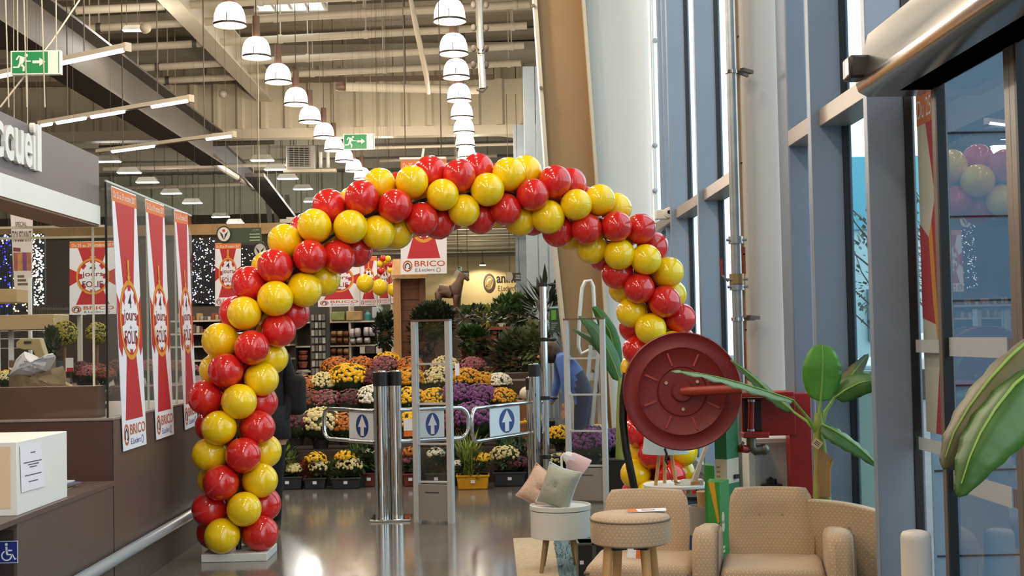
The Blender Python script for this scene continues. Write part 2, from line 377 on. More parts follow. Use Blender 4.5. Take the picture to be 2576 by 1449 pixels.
dep = lambda k: 9.45+1.25*(3*min(1, k/38)**2-2*min(1, k/38)**3)
path = [at(x, y, dep(k)) for k, (x, y) in enumerate(arch_px)]
arch = thing('balloon_arch', 'large arch of red and yellow balloons in spirals over the aisle', 'balloon arch', (path[0].x, path[0].y, 0))
RING = .192
for k, c in enumerate(path):
    kk = k if k <= 18 else 36-k                        # the spiral turns back at the crown
    tg = (path[min(k+1, len(path)-1)]-path[max(k-1, 0)]).normalized()
    ax = Vector((path[-1].x-path[0].x, path[-1].y-path[0].y, 0)).normalized()
    fr = Vector((ax.y, -ax.x, 0))                      # towards the camera side
    rt = tg.cross(fr)                                # right of a rising leg
    for j in range(4):
        th = j*90+(45 if k % 2 == 0 else 0)
        red = round((th-45*kk-225)/90) % 2 == 0
        a = math.radians(th); od = fr*math.cos(a)+rt*math.sin(a)
        jit = Vector((random.uniform(-.008, .008), random.uniform(-.008, .008), random.uniform(-.008, .008)))
        o = bpy.data.objects.new('balloon', me_r if red else me_y); COL.objects.link(o); o.parent = arch
        o.location = c+od*RING*random.uniform(.97, 1.03)+jit-arch.location
        q = Vector((0, 0, 1)).rotation_difference(od); o.rotation_mode = 'QUATERNION'; o.rotation_quaternion = q
        sc = random.uniform(.96, 1.03); o.scale = (sc, sc, sc)
MB().tube(path, .012, 8).build('frame_rod', mat('dark_rod', '2c2c2e', .5), arch)
for p, dd in ((path[0], 0), (path[-1], 0)):
    MB().box((p.x-.22, p.y-.2, .0), (p.x+.23, p.y+.24, .055)).build('base_plate', mat('white_base', 'd9d6cf', .45, var=.05), arch, bevel=.004)
    MB().cyl((p.x, p.y, .055), (p.x, p.y, p.z), .02).build('base_stub', M_black, arch)
# ================================================================ pendant lamps in two rows
pl = thing('pendant_lamp', 'warm lit bell shaped glass pendant lamp', 'pendant lamp', (0, 0, 0), 'bell pendant lamps in two rows')
sp = [(.06, .30), (.11, .285), (.155, .25), (.185, .2), (.205, .13), (.213, .05), (.214, 0)]
MB().lathe(sp, n=28, cap=False).build('shade', M_lampglow, pl, sh=60)
MB().lathe([(.2145, -.018), (.226, -.018), (.226, .012), (.2145, .012), (.2145, -.018)], n=28, cap=False).build('rim', mat('dark_rim', '2e261e', .4), pl)
MB().lathe([(.0, -.01), (.20, -.01), (.20, .0)], n=28, cap=False).build('diffuser', M_lampglow, pl)
for k in range(3):
    t = k*2.1+.5; MB().bar((.214*math.cos(t), .214*math.sin(t), 0), (.206*math.cos(t), .206*math.sin(t), .12), .012).build('clip', MATS['dark_rim'], pl)
MB().cyl((0, 0, .29), (0, 0, .62), .062, .055, 16).build('canister', M_can, pl)
MB().cyl((0, 0, .48), (0, 0, 2.5), .007, n=5).build('cord', M_wire, pl)
rowL = [(578, 62), (645, 143), (700, 206), (745, 262), (780, 306), (815, 345), (840, 378), (866, 405), (890, 430), (911, 450)]
rowR = [(1131, 52), (1141, 134), (1148, 194), (1155, 252), (1162, 295), (1167, 333), (1170, 367), (1174, 396), (1177, 420)]
lamps = []
for row in (rowL, rowR):
    p0 = None
    zl = 1.5+4.30
    for (px, py) in row:
        v = ray(px, py); P = Vector((0, 0, EYE))+v*((zl-EYE)/v.z); lamps.append(P)
L = bpy.data.lights.new('pendant_bulb', 'POINT'); L.energy = LAMP*1.8; L.color = (1, .87, .71); L.shadow_soft_size = .12
bo = bpy.data.objects.new('pendant_bulb', L); COL.objects.link(bo); bo.location = (0, 0, -.16); bo.parent = pl
first = True
for i, P in enumerate(lamps):
    o = pl if first else copy_tree(pl); first = False; o.location = P
    if P.y < BK:
        for c_ in o.children:
            if c_.name.startswith('cord'): c_.scale.z = (rz(P.x)-.01-P.z)/2.5
    side = 'left' if i < 10 else 'right'; j = i if i < 10 else i-10
    o['label'] = 'warm lit bell glass pendant lamp, %s from the front of the %s row' % (('first', 'second', 'third', 'fourth', 'fifth', 'sixth', 'seventh', 'eighth', 'ninth', 'tenth')[j], side)
# rows carried on unseen over the entrance and behind the camera to light the hall
for xs, n in ((lamps[0].x, 9), (lamps[10].x, 9)):
    for k in range(n):
        o = copy_tree(pl); o.location = (xs, lamps[0].y-2.05*(k+1), lamps[0].z)
        o['label'] = 'warm lit bell glass pendant lamp carried on unseen above the entrance to light the hall'
for xs in (-8.5, -13.0, -18.0):  # unseen lamps added on the left to light the hall
    for k in range(5):
        o = copy_tree(pl); o.location = (xs, 4+3.2*k, lamps[0].z+.6)
        o['label'] = 'warm lit bell glass pendant lamp added unseen over the sales floor to light the hall'
# ================================================================ roof steel, pipes, hanging fixtures
def pipe_px(name, label, cat, pts, r, mt, group=None, n=10):
    P = [at(*p) for p in pts]; o = MB().tube(P, r, n).build(name, mt, None, loc=P[0]); return tag(o, label, cat, group)
for i, (x0, y0, x1, y1, d) in enumerate(((30, 34, 1330, -30, 23.2), (100, 78, 1332, 10, 24.4), (130, 130, 1325, 64, 25.8), (270, 176, 1318, 114, 27.3), (300, 208, 1310, 158, 28.8))):
    P, Q = at(x0, y0, d), at(x1, y1, d)
    t = thing('sprinkler_pipe', 'white tube across the hall under the roof, %s from the top' % ('first', 'second', 'third', 'fourth', 'lowest')[i], 'pipe', P, 'white tubes under the roof')
    MB().tube([P, P.lerp(Q, .5), Q], .075, 12).build('tube', M_beam, t)
    for f in (.12, .3, .48, .66, .97):
        c = P.lerp(Q, f); MB().cyl(c-Vector((.04, 0, 0)), c+Vector((.04, 0, 0)), .09, n=12).build('clamp', M_dkbeam if f in (.12, .3) else M_beam, t)
        MB().cyl(c, (c.x, c.y, rz(c.x)), .014, n=6).build('hanger', M_beam, t)
# purlins and rafters
for i, Y in enumerate((21.5, 24, 26.5, 29, 32)):
    zz = rz(-6)-.12
    o = MB().hexa([Vector((-16, Y-.06, rz(-16)-.3)), Vector((1.6, Y-.06, rz(1.6)-.3)), Vector((1.6, Y+.06, rz(1.6)-.3)), Vector((-16, Y+.06, rz(-16)-.3)),
                   Vector((-16, Y-.06, rz(-16)-.02)), Vector((1.6, Y-.06, rz(1.6)-.02)), Vector((1.6, Y+.06, rz(1.6)-.02)), Vector((-16, Y+.06, rz(-16)-.02))]).build('ceiling_purlin', M_beam); struct(o)
def ibeam(name, p0, p1, wd, ht, mt):
    g = thing(name, None, None, p0); g['kind'] = 'structure'; p0, p1 = Vector(p0), Vector(p1)
    MB().bar(p0, p1, .03, ht, up=(0, 0, 1)).build('web', mt, g)
    for s in (-1, 1): MB().bar(p0+Vector((0, 0, s*ht/2)), p1+Vector((0, 0, s*ht/2)), wd, .04, up=(0, 0, 1)).build('flange', mt, g)
    return g
a = at(520, 60, 24.6); ibeam('ceiling_rafter', (a.x, 12, a.z), (a.x, 32.5, a.z), .34, .6, M_beam)
a = at(120, 92, 19.5); ibeam('ceiling_rafter', (a.x, 10, a.z), (a.x, BK+.1, a.z), .55, .75, M_dkbeam)
# pipe and cable tray running into the depth under the left rafter
P, Q = at(-40, 62, 18.3), at(705, 512, 46.5)
t = thing('sprinkler_main', 'long white sprinkler main with dark couplings running towards the back', 'pipe', P)
MB().tube([P, P.lerp(Q, .5), Q], .085, 10).build('tube', M_beam, t)
for f in (.06, .18, .3, .42, .55, .7, .8, .9, .97):
    c = P.lerp(Q, f); dd = (Q-P).normalized(); MB().cyl(c-dd*.12, c+dd*.12, .11, n=10).build('coupling', M_dkbeam, t)
    MB().cyl(c, (c.x, c.y, rz(c.x)), .012, n=5).build('hanger', M_beam, t)
g = thing('cable_tray', 'dark grey cable tray with drooping ends in the far hall', 'cable tray', at(560, 420, 40))
for s, e in (((520, 345), (660, 470)), ((640, 440), (735, 560))):
    p, q = at(*s, 38), at(*e, 47); MB().bar(p, q, .55, .1, up=(0, 0, 1)).build('tray', M_dkbeam, g)
for px in (672, 690, 705, 722):
    MB().bar(at(px, 490, 46), at(px+8, 566, 46), .16, .06).build('drop', M_dkbeam, g)
# dark service bars crossing behind the bulkhead
for k, (x0, y0, x1, y1, d, r, m) in enumerate(((205, 352, 830, 336, 33, .05, M_beam), (250, 372, 690, 356, 34, .07, M_dkbeam), (260, 425, 780, 412, 40, .06, M_beam), (255, 475, 640, 462, 50, .08, M_beam), (940, 372, 1300, 362, 34, .04, M_beam), (955, 405, 1250, 392, 38, .05, M_beam), (1180, 330, 1310, 345, 33, .04, M_beam))):
    A_, B_ = at(x0, y0, d), at(x1, y1, d); o = thing('service_bar', None, None, A_); MB().tube([A_, B_], r, 8).build('bar', m, o)
    for f in (.08, .5, .92): c = A_.lerp(B_, f); MB().cyl(c, (c.x, c.y, 8.3), .01, n=4).build('hanger', M_wire, o)
    tag(o, ('pale bar just below the bulkhead edge', 'dark bar behind the pale bar below the bulkhead', 'pale bar in the far hall above the small lights', 'pale bar below the grey panelling far back', 'thin pale bar right of the far exit sign', 'second thin pale bar right of the far exit sign', 'short sloping pale bar beside the blue grey panels')[k], 'bar', 'bars in the far hall')
# ceiling of the far hall, its beams
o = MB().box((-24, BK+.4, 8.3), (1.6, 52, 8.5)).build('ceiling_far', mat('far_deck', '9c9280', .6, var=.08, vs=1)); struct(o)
for i in range(6):
    Y = BK+3+i*3.2; o = MB().box((-24, Y, 7.95), (1.5, Y+.15, 8.3)).build('ceiling_beam', M_beam); struct(o)
# skylight strip in the roof
p = at(650, 20, 30); q = at(818, 20, 30)
g = thing('ceiling_skylight', 'daylight roof light between the purlins', None, (p.x, 28.2, ZR)); g['kind'] = 'structure'
z = at(730, 28, 27.5).z
MB().box((at(640, 10, 27).x, 24.3, z+.12), (at(812, 10, 27).x, 27.4, z+.16)).build('pane', mat('daylit_acrylic', 'eef4f8', .4, emit=2.2), g)
MB().box((at(630, 10, 27).x, 27.4, z-.02), (at(818, 10, 27).x, 27.5, z+.16)).build('frame', M_white, g)
for f in (0, .25, .5, .75, 1):
    X = at(640, 10, 27).x*(1-f)+at(812, 10, 27).x*f; MB().box((X-.03, 24.3, z+.02), (X+.03, 27.4, z+.12)).build('bar', M_white, g)
# tie pipes: galvanised drop at the right, diagonal brace, projector tube
t = thing('hoist_tube', 'vertical galvanised tube with hooks hanging at the column side', 'tube', at(1205, 0, 16.5))
MB().tube([at(1203, -60, 16.5), at(1207, 90, 16.5), at(1215, 222, 16.5)], .045, 10).build('tube', M_alud, t)
for y in (12, 70, 122, 163):
    for s in (-1, 1): c = at(1207+s*16, y, 16.5); MB().sph(c, .035, 8, 6, (1, .6, 1.4)).build('hook', M_dkbeam, t)
MB().tube([at(1196, 118, 16.5), at(1204, 134, 16.4), at(1216, 134, 16.4), at(1224, 118, 16.5)], .012, 6).build('loop', M_dkbeam, t)
MB().tube([at(1200, 226, 16.5), at(1214, 232, 16.4), at(1226, 218, 16.5)], .012, 6).build('loop', M_dkbeam, t)
o = MB().tube([at(1026, -40, 22), at(1045, 60, 23), at(1072, 185, 24), at(1078, 236, 24.2)], [.03, .05, .05, .035], 10).build('brace_tube', M_beam, None, loc=at(1045, 60, 23)); tag(o, 'slanting pale brace tube reaching down in front of the bulkhead', 'tube')
t = thing('duct_tube', 'horizontal white tube with a brown end cap in front of the bulkhead', 'tube', at(870, 219, 26))
MB().tube([at(871, 219, 26), at(1020, 222, 26), at(1205, 226, 26)], .085, 12).build('tube', M_beam, t)
MB().lathe([(.0, 0), (.07, 0), (.09, .06), (.09, .16), (.06, .2), (.0, .2)], at(845, 218, 26), 14, axis=(1, 0, 0)).build('end_cap', M_can, t)
MB().cyl(at(1020, 222, 26), at(1020, 222, 26)+Vector((0, 0, 2)), .012, n=5).build('hanger', M_wire, t)
# fluorescent strip lights hung on wires
def strip(label, x0, y0, x1, y1, z=4.5, lit=((0, 1),)):
    a, b = onZ(x0, y0, z), onZ(x1, y1, z)
    t = thing('strip_light', label, 'strip light', a, 'suspended strip lights'); d = (b-a).normalized()
    MB().bar(a+Vector((0, 0, .035)), b+Vector((0, 0, .035)), .075, .05, up=(0, 0, 1)).build('housing', M_beam, t)
    for f0, f1 in lit: MB().tube([a.lerp(b, f0)+d*.05, a.lerp(b, f1)-d*.05], .026, 8).build('tube', M_led, t)
    MB().bar(b+Vector((0, 0, .02)), b+d*.03+Vector((0, 0, .02)), .08, .09, up=(0, 0, 1)).build('end_cap', M_beam, t)
    for f in (.2, .8): c = a.lerp(b, f); MB().cyl(c+Vector((0, 0, .06)), (c.x, c.y, rz(c.x)-.04), .008, n=5).build('wire', M_wire, t)
strip('bright strip light beside the green exit sign', -160, 226, 318, 124, lit=((0, .3), (.31, .62), (.63, 1)))
strip('strip light under the left end of the bulkhead', 100, 316, 478, 252, lit=((0, .1), (.11, .34), (.35, .6), (.75, 1)))
strip('third strip light, lowest and farthest of the suspended strips', 245, 386, 587, 341, lit=((.1, .45), (.8, 1)))
# exit signs
def exit_sign(label, x0, y0, x1, y1, d, lit=.12):
    p = at(x0, y1, d); W = (at(x1, y1, d)-p).length; H = (at(x0, y0, d)-p).length
    t = thing('exit_sign', label, 'exit sign', p, 'hanging exit signs'); P = Plane(p, (1, 0, 0), (0, 0, 1))
    P.poly(MB(), [(0, 0), (W, 0), (W, H), (0, H)], -.06, 0).build('case', mat('sign_white', 'e4eadc', .4, emit=lit), t)
    P.poly(MB(), [(.03*W, .05*H), (.75*W, .05*H), (.75*W, .95*H), (.03*W, .95*H)], 0, .002).build('green_field', mat('sign_green', '1c8a4c', .4, emit=lit*.6), t)
    P.poly(MB(), [(.96*W, .05*H), (.975*W, .05*H), (.975*W, .95*H), (.96*W, .95*H)], 0, .002).build('edge_line', MATS['sign_green'], t)
    m = MB(); q = lambda *a: [(u*W, v*H) for u, v in a]
    for pl_ in (((.44, .46), (.58, .46), (.58, .34), (.70, .52), (.58, .70), (.58, .58), (.44, .58)),):
        P.poly(m, q(*pl_), .002, .004)
    m2 = MB(); P.ell(m2, .315*W, .80*H, .035*W, .075*H, .002, .004, 14)
    for pl_ in (((.19, .78), (.29, .72), (.31, .66), (.23, .42), (.17, .45)), ((.19, .78), (.13, .60), (.10, .62), (.16, .80)), ((.29, .70), (.33, .58), (.41, .58), (.41, .53), (.31, .53), (.27, .60)), ((.23, .46), (.29, .32), (.28, .14), (.24, .14), (.245, .30), (.18, .40)), ((.17, .46), (.14, .34), (.05, .34), (.05, .28), (.17, .28), (.22, .42))):
        P.poly(m2, q(*pl_), .002, .004)
    m.build('arrow', MATS['sign_white'], t); m2.build('running_man', MATS['sign_white'], t)
    for f in (.12, .9):
        c = P.p(f*W, H, -.03); MB().cyl(c, (c.x, c.y, rz(c.x)), .006, n=5).build('wire', M_beam, t)
    return t
exit_sign('green running man exit sign hanging at upper left by the strip light', 27, 128, 152, 188, 12)
exit_sign('far green exit sign below the bulkhead behind the pendant lamps', 864, 337, 942, 377, 30, .12)
o = MB().tube([at(200, 0, 12.6), at(130, 105, 12.3), at(35, 225, 12), at(0, 270, 11.9)], .009, 5).build('stay_wire', M_beam, None, loc=at(130, 105, 12.3)); tag(o, 'thin slanting stay wire with shackle behind the exit sign', 'wire')
for px in (14, 60, 105):
    o = MB().cyl(at(px, 0, 11.5), at(px+8, 270, 11.5), .006, n=5).build('stay_wire', M_beam, None, loc=at(px, 0, 11.5)); tag(o, 'thin vertical suspension wire above the desk canopy, %s' % ('at the left picture edge', 'behind the exit sign', 'right of the exit sign arrow')[(14, 60, 105).index(px)], 'wire', 'canopy suspension wires')
# high bay LED fittings in the far hall
hb = thing('high_bay_light', 'small lit box luminaire', 'ceiling light', (0, 0, 0), 'small box luminaires in the far hall')
MB().hexa([(-.32, -.12, .02), (.32, -.12, .02), (.32, .12, .02), (-.32, .12, .02), (-.22, -.08, .16), (.22, -.08, .16), (.22, .08, .16), (-.22, .08, .16)]).build('housing', mat('grey_housing', 'b4b0a4', .5), hb)
MB().box((-.3, -.11, 0), (.3, .11, .02)).build('lens', mat('cool_led_lens', 'f4f8ff', .4, emit=5), hb)
for s in (-1, 1): MB().cyl((s*.2, 0, .1), (s*.2, 0, 1.6), .008, n=4).build('wire', M_wire, hb)
L = bpy.data.lights.new('high_bay_led', 'POINT'); L.energy = 75; L.color = (1, .96, .88); L.shadow_soft_size = .32
lo = bpy.data.objects.new('high_bay_led', L); COL.objects.link(lo); lo.location = (0, 0, -.14); lo.parent = hb
HB = [(272, 408, 34, 'left of the welcome desk fascia end'), (325, 436, 36, 'just right of the fascia end'), (371, 460, 38, 'above the first glass banner'), (431, 488, 41, 'above the second glass banner'), (484, 512, 43, 'above the third glass banner'), (555, 547, 47, 'above the green aisle sign'), (592, 562, 48, 'right of the green aisle sign pole'),
      (660, 405, 36, 'left of the air heater'), (693, 428, 38, 'below left of the air heater'), (724, 451, 40, 'under the air heater'), (762, 477, 43, 'right below the air heater'), (787, 508, 46, 'touching the crown of the left arch shoulder'), (970, 323, 31.8, 'beside the far exit sign')]
for i, (x, y, d, lb) in enumerate(HB):
    o = hb if i == 0 else copy_tree(hb); o.location = at(x, y, d)
    for c_ in o.children:
        if c_.name.startswith('wire'): c_.scale.z = (8.3-o.location.z)/1.6
    o['label'] = 'small lit box luminaire '+lb
o = copy_tree(hb, None, at(335, 78, 22), 0, .55, 'small oblong emergency light under the upper tubes')
# small ball sensors
for px, py, d in ((366, 70, 21), (560, 236, 30)):
    o = MB().sph(at(px, py, d), .09, 12, 8).build('ceiling_sensor', M_beam, None, loc=at(px, py, d)); tag(o, 'round cream sensor %s' % ('next to the emergency light' if px < 400 else 'on the ribbed bulkhead'), 'sensor')
# hanging air heater
p = at(720, 425, 36); W = at(792, 425, 36).x-p.x; H = at(720, 366, 36).z-p.z
t = thing('air_heater', 'hanging grey air heater with square louvre grille', 'heater', p)
MB().box((p.x, 36, p.z), (p.x+W, 36.7, p.z+H)).build('case', mat('heater_grey', 'a8a49a', .5), t, bevel=.02)
MB().box((p.x+.06, 35.985, p.z+.05), (p.x+W-.12, 36.0, p.z+H-.05)).build('opening', M_inkb, t)
for k in range(11): zz = p.z+.07+k*(H-.14)/10; MB().box((p.x+.06, 35.95, zz-.008), (p.x+W-.12, 35.98, zz+.008)).build('louvre', MATS['heater_grey'], t)
for k in range(5): xx = p.x+.08+k*(W-.22)/4; MB().box((xx-.006, 35.94, p.z+.05), (xx+.006, 35.95, p.z+H-.05)).build('grille_bar', MATS['heater_grey'], t)
for k in range(2): MB().cyl((p.x+W+.12+k*.2, 36.3, p.z+.05), (p.x+W+.12+k*.2, 36.3, p.z+H*.75), .05, n=10).build('flue', M_white, t)
MB().box((p.x-.1, 36.1, p.z-.08), (p.x+W+.55, 36.4, p.z)).build('shelf', M_beam, t)
for f in (.1, .9): MB().cyl((p.x+W*f, 36.3, p.z+H), (p.x+W*f, 36.3, 8.3), .015, n=5).build('hanger', M_wire, t)
# ================================================================ posters with the event print
def poster(name, label, TL, TR, BR, BL, tall=False, group=None, brico=True, th=.004, date=True, wires=True):
    O = Vector(BL); W = (Vector(BR)-O).length; H = (Vector(TL)-O).length
    P = Plane(O, (Vector(BR)-O)/W, (Vector(TL)-O)/H)
    t = thing(name, label, 'poster' if not tall else 'banner', O, group)
    P.poly(MB(), [(0, 0), (W, 0), (W, H), (0, H)], -th, 0).build('sheet', M_whitep, t)
    q = lambda *a: [(u*W, v*H) for u, v in a]
    tb = .945 if tall else .91                        # date band
    b0 = .115 if tall else .135
    P.poly(MB(), q((0, tb), (1, tb), (1, .995), (0, .995)), 0, .001).build('date_band', M_orange, t)
    cv = .50 if tall else .52
    rv = .155 if tall else .25
    ru = .42 if tall else .36
    if tall:
        rays = (((.10, tb), (.90, tb), (.66, cv+.04), (.34, cv+.04)), ((.36, cv-.05), (.64, cv-.05), (.88, b0), (.14, b0)), ((0, cv+.1), (.3, cv+.0), (.12, cv-.14), (0, cv-.1)), ((1, cv+.1), (.7, cv), (.9, cv-.14), (1, cv-.1)))
    else:
        rays = (((.18, tb), (.82, tb), (.60, cv), (.40, cv)), ((.40, cv), (.60, cv), (.86, b0), (.14, b0)), ((0, cv+.11), (.3, cv+.02), (.3, cv-.02), (0, cv-.13)), ((1, cv+.11), (.7, cv+.02), (.7, cv-.02), (1, cv-.13)))
    for r in rays: P.poly(MB(), q(*r), 0, .001).build('red_ray', M_redp, t)
    m = P.ell(MB(), .5*W, cv*H, ru*W, rv*H, .001, .002, 28); m.build('red_disc', M_redp, t)
    P.ring(MB(), .5*W, cv*H, ru*W, rv*H, ru*W*.12, rv*H*.12, .002, .003, 28).build('gold_ring', mat('gold_print', 'd89428', .6), t)
    m = MB()
    for k in range(8):
        a = k*PI/4+PI/8
        P.poly(m, [(.5*W, cv*H), (.5*W+ru*W*.84*math.cos(a-.2), cv*H+rv*H*.84*math.sin(a-.2)), (.5*W+ru*W*.84*math.cos(a+.2), cv*H+rv*H*.84*math.sin(a+.2))], .002, .003)
    P.ell(m, .5*W, cv*H, ru*W*.62, rv*H*.74, .003, .0035, 20); m.build('white_burst', M_whitep, t)
    P.poly(MB(), q((.46, cv+rv*1.5), (.54, cv+rv*1.5), (.53, cv+rv*1.1), (.57, cv+rv*1.1), (.5, cv+rv*.85), (.43, cv+rv*1.1), (.47, cv+rv*1.1)), .003, .004).build('gold_arrow', MATS['gold_print'], t)
    m = MB()
    P.text(m, '4', .43*W, (cv+rv*.30)*H, .14*W, rv*.36*H, .0045, .01)
    m.build('lettering', M_inkb, t)
    m = MB()
    P.text(m, 'jours', (.5-ru*.62)*W, (cv-rv*.10)*H, ru*1.24*W, rv*.36*H, .0045, .012)
    P.text(m, 'de', .46*W, (cv-rv*.22)*H, .08*W, rv*.10*H, .0045)
    P.text(m, 'FOLIE', (.5-ru*.62)*W, (cv-rv*.60)*H, ru*1.24*W, rv*.34*H, .0045, .012)
    m.build('lettering', mat('maroon_ink', '7a1c28', .6), t)
    if date:
        m = MB(); P.text(m, 'Du 25 au 29 octobre 2017', .05*W, (tb+.014)*H, .9*W, (.97-tb)*H if tall else .045*H, .0015); m.build('lettering', M_whitep, t)
    if brico:
        m = MB(); P.ring(m, .15*W, b0*.52*H, .105*W, b0*.36*H, .025*W, b0*.09*H, .0005, .0015, 20); m.build('logo_ring', M_inko, t)
        m = MB(); cu, cv2, a, b = .15*W, b0*.52*H, .05*W, b0*.2*H
        for l in (((-1, -.8), (-1, .3), (0, 1), (1, .3), (1, -.8), (.3, -.8)),):
            for p, r in zip(l, l[1:]):
                x0, y0, x1, y1 = cu+p[0]*a, cv2+p[1]*b, cu+r[0]*a, cv2+r[1]*b; L = math.hypot(x1-x0, y1-y0); nx, ny = -(y1-y0)/L*.012*W, (x1-x0)/L*.012*W
                P.poly(m, [(x0-nx, y0-ny), (x1-nx, y1-ny), (x1+nx, y1+ny), (x0+nx, y0+ny)], .0005, .0015)
        m.build('logo_house', M_inkb, t)
        m = MB(); P.text(m, 'BRICO', .30*W, b0*.48*H, .66*W, b0*.36*H, .0015, .012); m.build('lettering', M_inko, t)
        m = MB(); P.text(m, 'E.Leclerc', .32*W, b0*.16*H, .42*W, b0*.2*H, .0015); m.build('lettering', M_inkblue if tall else M_inkb, t); P.ring(MB(), .82*W, b0*.24*H, .045*W, b0*.15*H, .01*W, b0*.03*H, .0005, .0015, 16).build('logo_mark', M_inkblue if tall else M_inkb, t)
    if not tall and wires:
        for f in (.1, .9): c = P.p(f*W, H, -th/2); MB().cyl(c, (c.x, c.y, rz(c.x)-.02), .0018, n=4).build('wire', M_wire, t)
    return t
def pxposter(name, label, x0, y0, x1, y1, d, **k):
    return poster(name, label, at(x0, y0, d), at(x1, y0-.02*(x1-x0), d), at(x1, y1-.02*(x1-x0), d), at(x0, y1, d), **k)

# ================================================================ welcome desk on the left
XD = -2.24
dc = onX(284, 1056, XD).y                                    # near corner of the high cabinet
zt = 1.06; dfar = 10.35
desk = thing('welcome_desk', 'dark brown laminate welcome desk with low and high sections on the left', 'desk', (XD, dc, 0))
d0 = onX(45, 1300, XD).y
MB().box((XD-.9, dc, 0), (XD, dfar, zt)).build('high_cabinet', M_brown, desk, bevel=.003)
MB().box((XD-.9, dc-.006, .70), (XD-.003, dc, zt-.01)).build('end_panel', M_brown2, desk)
MB().box((XD-.9, d0, 0), (XD-.001, dc, .67)).build('low_cabinet', M_brown, desk, bevel=.003)
MB().box((XD-.9, d0-.006, 0), (XD-.02, d0, .64)).build('low_end_panel', mat('shade_darkened_laminate', '352a26', .45), desk)  # end face: dark brown deepened in colour for the shade it stands in
MB().box((XD-1.2, 4.2, .67), (XD+.005, dc, .70)).build('worktop', M_brown, desk, bevel=.003)
MB().box((XD-.005, dc-.004, 0), (XD+.002, dc+.004, zt)).build('joint', M_inkb, desk)
MB().box((XD-.9, dc+.03, zt), (XD-.10, dc+.20, zt+.20)).build('inner_upstand', mat('reddish_brown_panel', '6b4634', .4, var=.08, vs=3), desk)
MB().box((XD-.9, dc-.012, zt-.004), (XD+.004, dfar, zt+.012)).build('top_edge', mat('taupe_edging', '8a7a70', .4), desk, bevel=.003)
# bumper rail
t = thing('bumper_rail', 'pale grey tubular bumper rail along the desk foot', 'rail', (XD+.05, 6.5, .27))
MB().tube([(XD+.045, 5.2, .262), (XD+.045, 8, .262), (XD+.045, 10.3, .262)], .036, 14).build('tube', mat('pale_grey_rail', 'a8b0b6', .35, metal=.3), t)
for y in (6, 7.4, 8.8, 10.1): MB().cyl((XD, y, .262), (XD+.03, y, .262), .02, n=8).build('bracket', M_alu, t)
# wheelchair sign on the end panel
p = at(-6, 1417, d0-.008); W = at(46, 1417, d0-.008).x-p.x; H = .104
t = thing('wheelchair_sign', 'blue square wheelchair symbol sign on the desk end', 'sign', p)
P = Plane((p.x, d0-.009, p.z), (1, 0, 0), (0, 0, 1))
P.poly(MB(), [(0, 0), (W, 0), (W, H), (0, H)], 0, .003).build('plate', mat('sign_border', 'c8ccd4', .4), t)
P.poly(MB(), [(.004, .004), (W-.004, .004), (W-.004, H-.004), (.004, H-.004)], .003, .004).build('blue_field', mat('sign_blue', '1e2f7c', .4), t)
m = MB(); q = lambda *a: [(u*W, v*H) for u, v in a]
P.ell(m, .45*W, .84*H, .07*W, .07*H, .004, .005, 12)
for pl_ in (((.40, .74), (.50, .74), (.53, .42), (.43, .42)), ((.48, .60), (.72, .60), (.72, .54), (.48, .54)), ((.44, .42), (.74, .42), (.74, .36), (.46, .36)), ((.70, .42), (.84, .14), (.93, .18), (.92, .22), (.86, .22), (.75, .42))): P.poly(m, q(*pl_), .004, .005)
for i in range(14):
    a, b = 2.0+i*.32, 2.0+(i+1)*.32
    P.poly(m, [(.46*W+.27*W*math.cos(a), .34*H+.24*H*math.sin(a)), (.46*W+.27*W*math.cos(b), .34*H+.24*H*math.sin(b)), (.46*W+.20*W*math.cos(b), .34*H+.18*H*math.sin(b)), (.46*W+.20*W*math.cos(a), .34*H+.18*H*math.sin(a))], .004, .005)
m.build('wheelchair_symbol', M_whitep, t)
# white box with a notice
b0, b1 = onX(43, 1200, XD-.02).y, onX(169, 1200, XD-.02).y
t = thing('white_box', 'white box with paper notice on the low desk', 'box', (XD-.02, b0, .70))
zt2 = onX(43, 1112, XD-.02).z
MB().box((XD-.75, b0, .70), (XD-.02, b1, zt2)).build('carcass', M_white, t, bevel=.003)
MB().box((XD-.75, b0-.002, .735), (XD-.05, b0, zt2-.02)).build('front_panel', mat('cream_panel', 'e2c9a6', .5), t)
c4 = [onX(x, y, XD-.016) for x, y in ((54, 1239), (113, 1223), (102, 1112), (50, 1121))]
n_ = thing('paper_notice', 'white paper notice taped to the side of the white box', 'paper', c4[0])
MB().prism(c4, (.001, 0, 0)).build('sheet', M_whitep, n_)
P = Plane(c4[0], (c4[1]-c4[0]).normalized(), (c4[3]-c4[0]).normalized()); W = (c4[1]-c4[0]).length; H = (c4[3]-c4[0]).length
m = MB()
for u, v, l in ((.42, .80, .2), (.12, .60, .75), (.3, .545, .45), (.36, .49, .3), (.15, .32, .7), (.3, .18, .4)): P.poly(m, [(u*W, v*H), ((u+l)*W, v*H), ((u+l)*W, (v+.022)*H), (u*W, (v+.022)*H)], .0015, .002)
m.build('printed_lines', mat('grey_ink', '50505c', .7), n_)
t = thing('magazine_stack', 'small stack of magazines on the desk beside the white box', 'magazines', (XD-.25, dc-.35, .70))
for k in range(5):
    MB().cbox((XD-.25+random.uniform(-.02, .02), dc-.38+random.uniform(-.02, .02), .7035+k*.007), .21, .28, .0065, random.uniform(-.3, .3)).build('magazine', mat(('cover_green', 'cover_sand', 'cover_red', 'cover_blue', 'cover_white')[k], ('6e7a52', 'c9b48c', '9c4a3a', '5c6c84', 'd6d2c6')[k], .4), t)
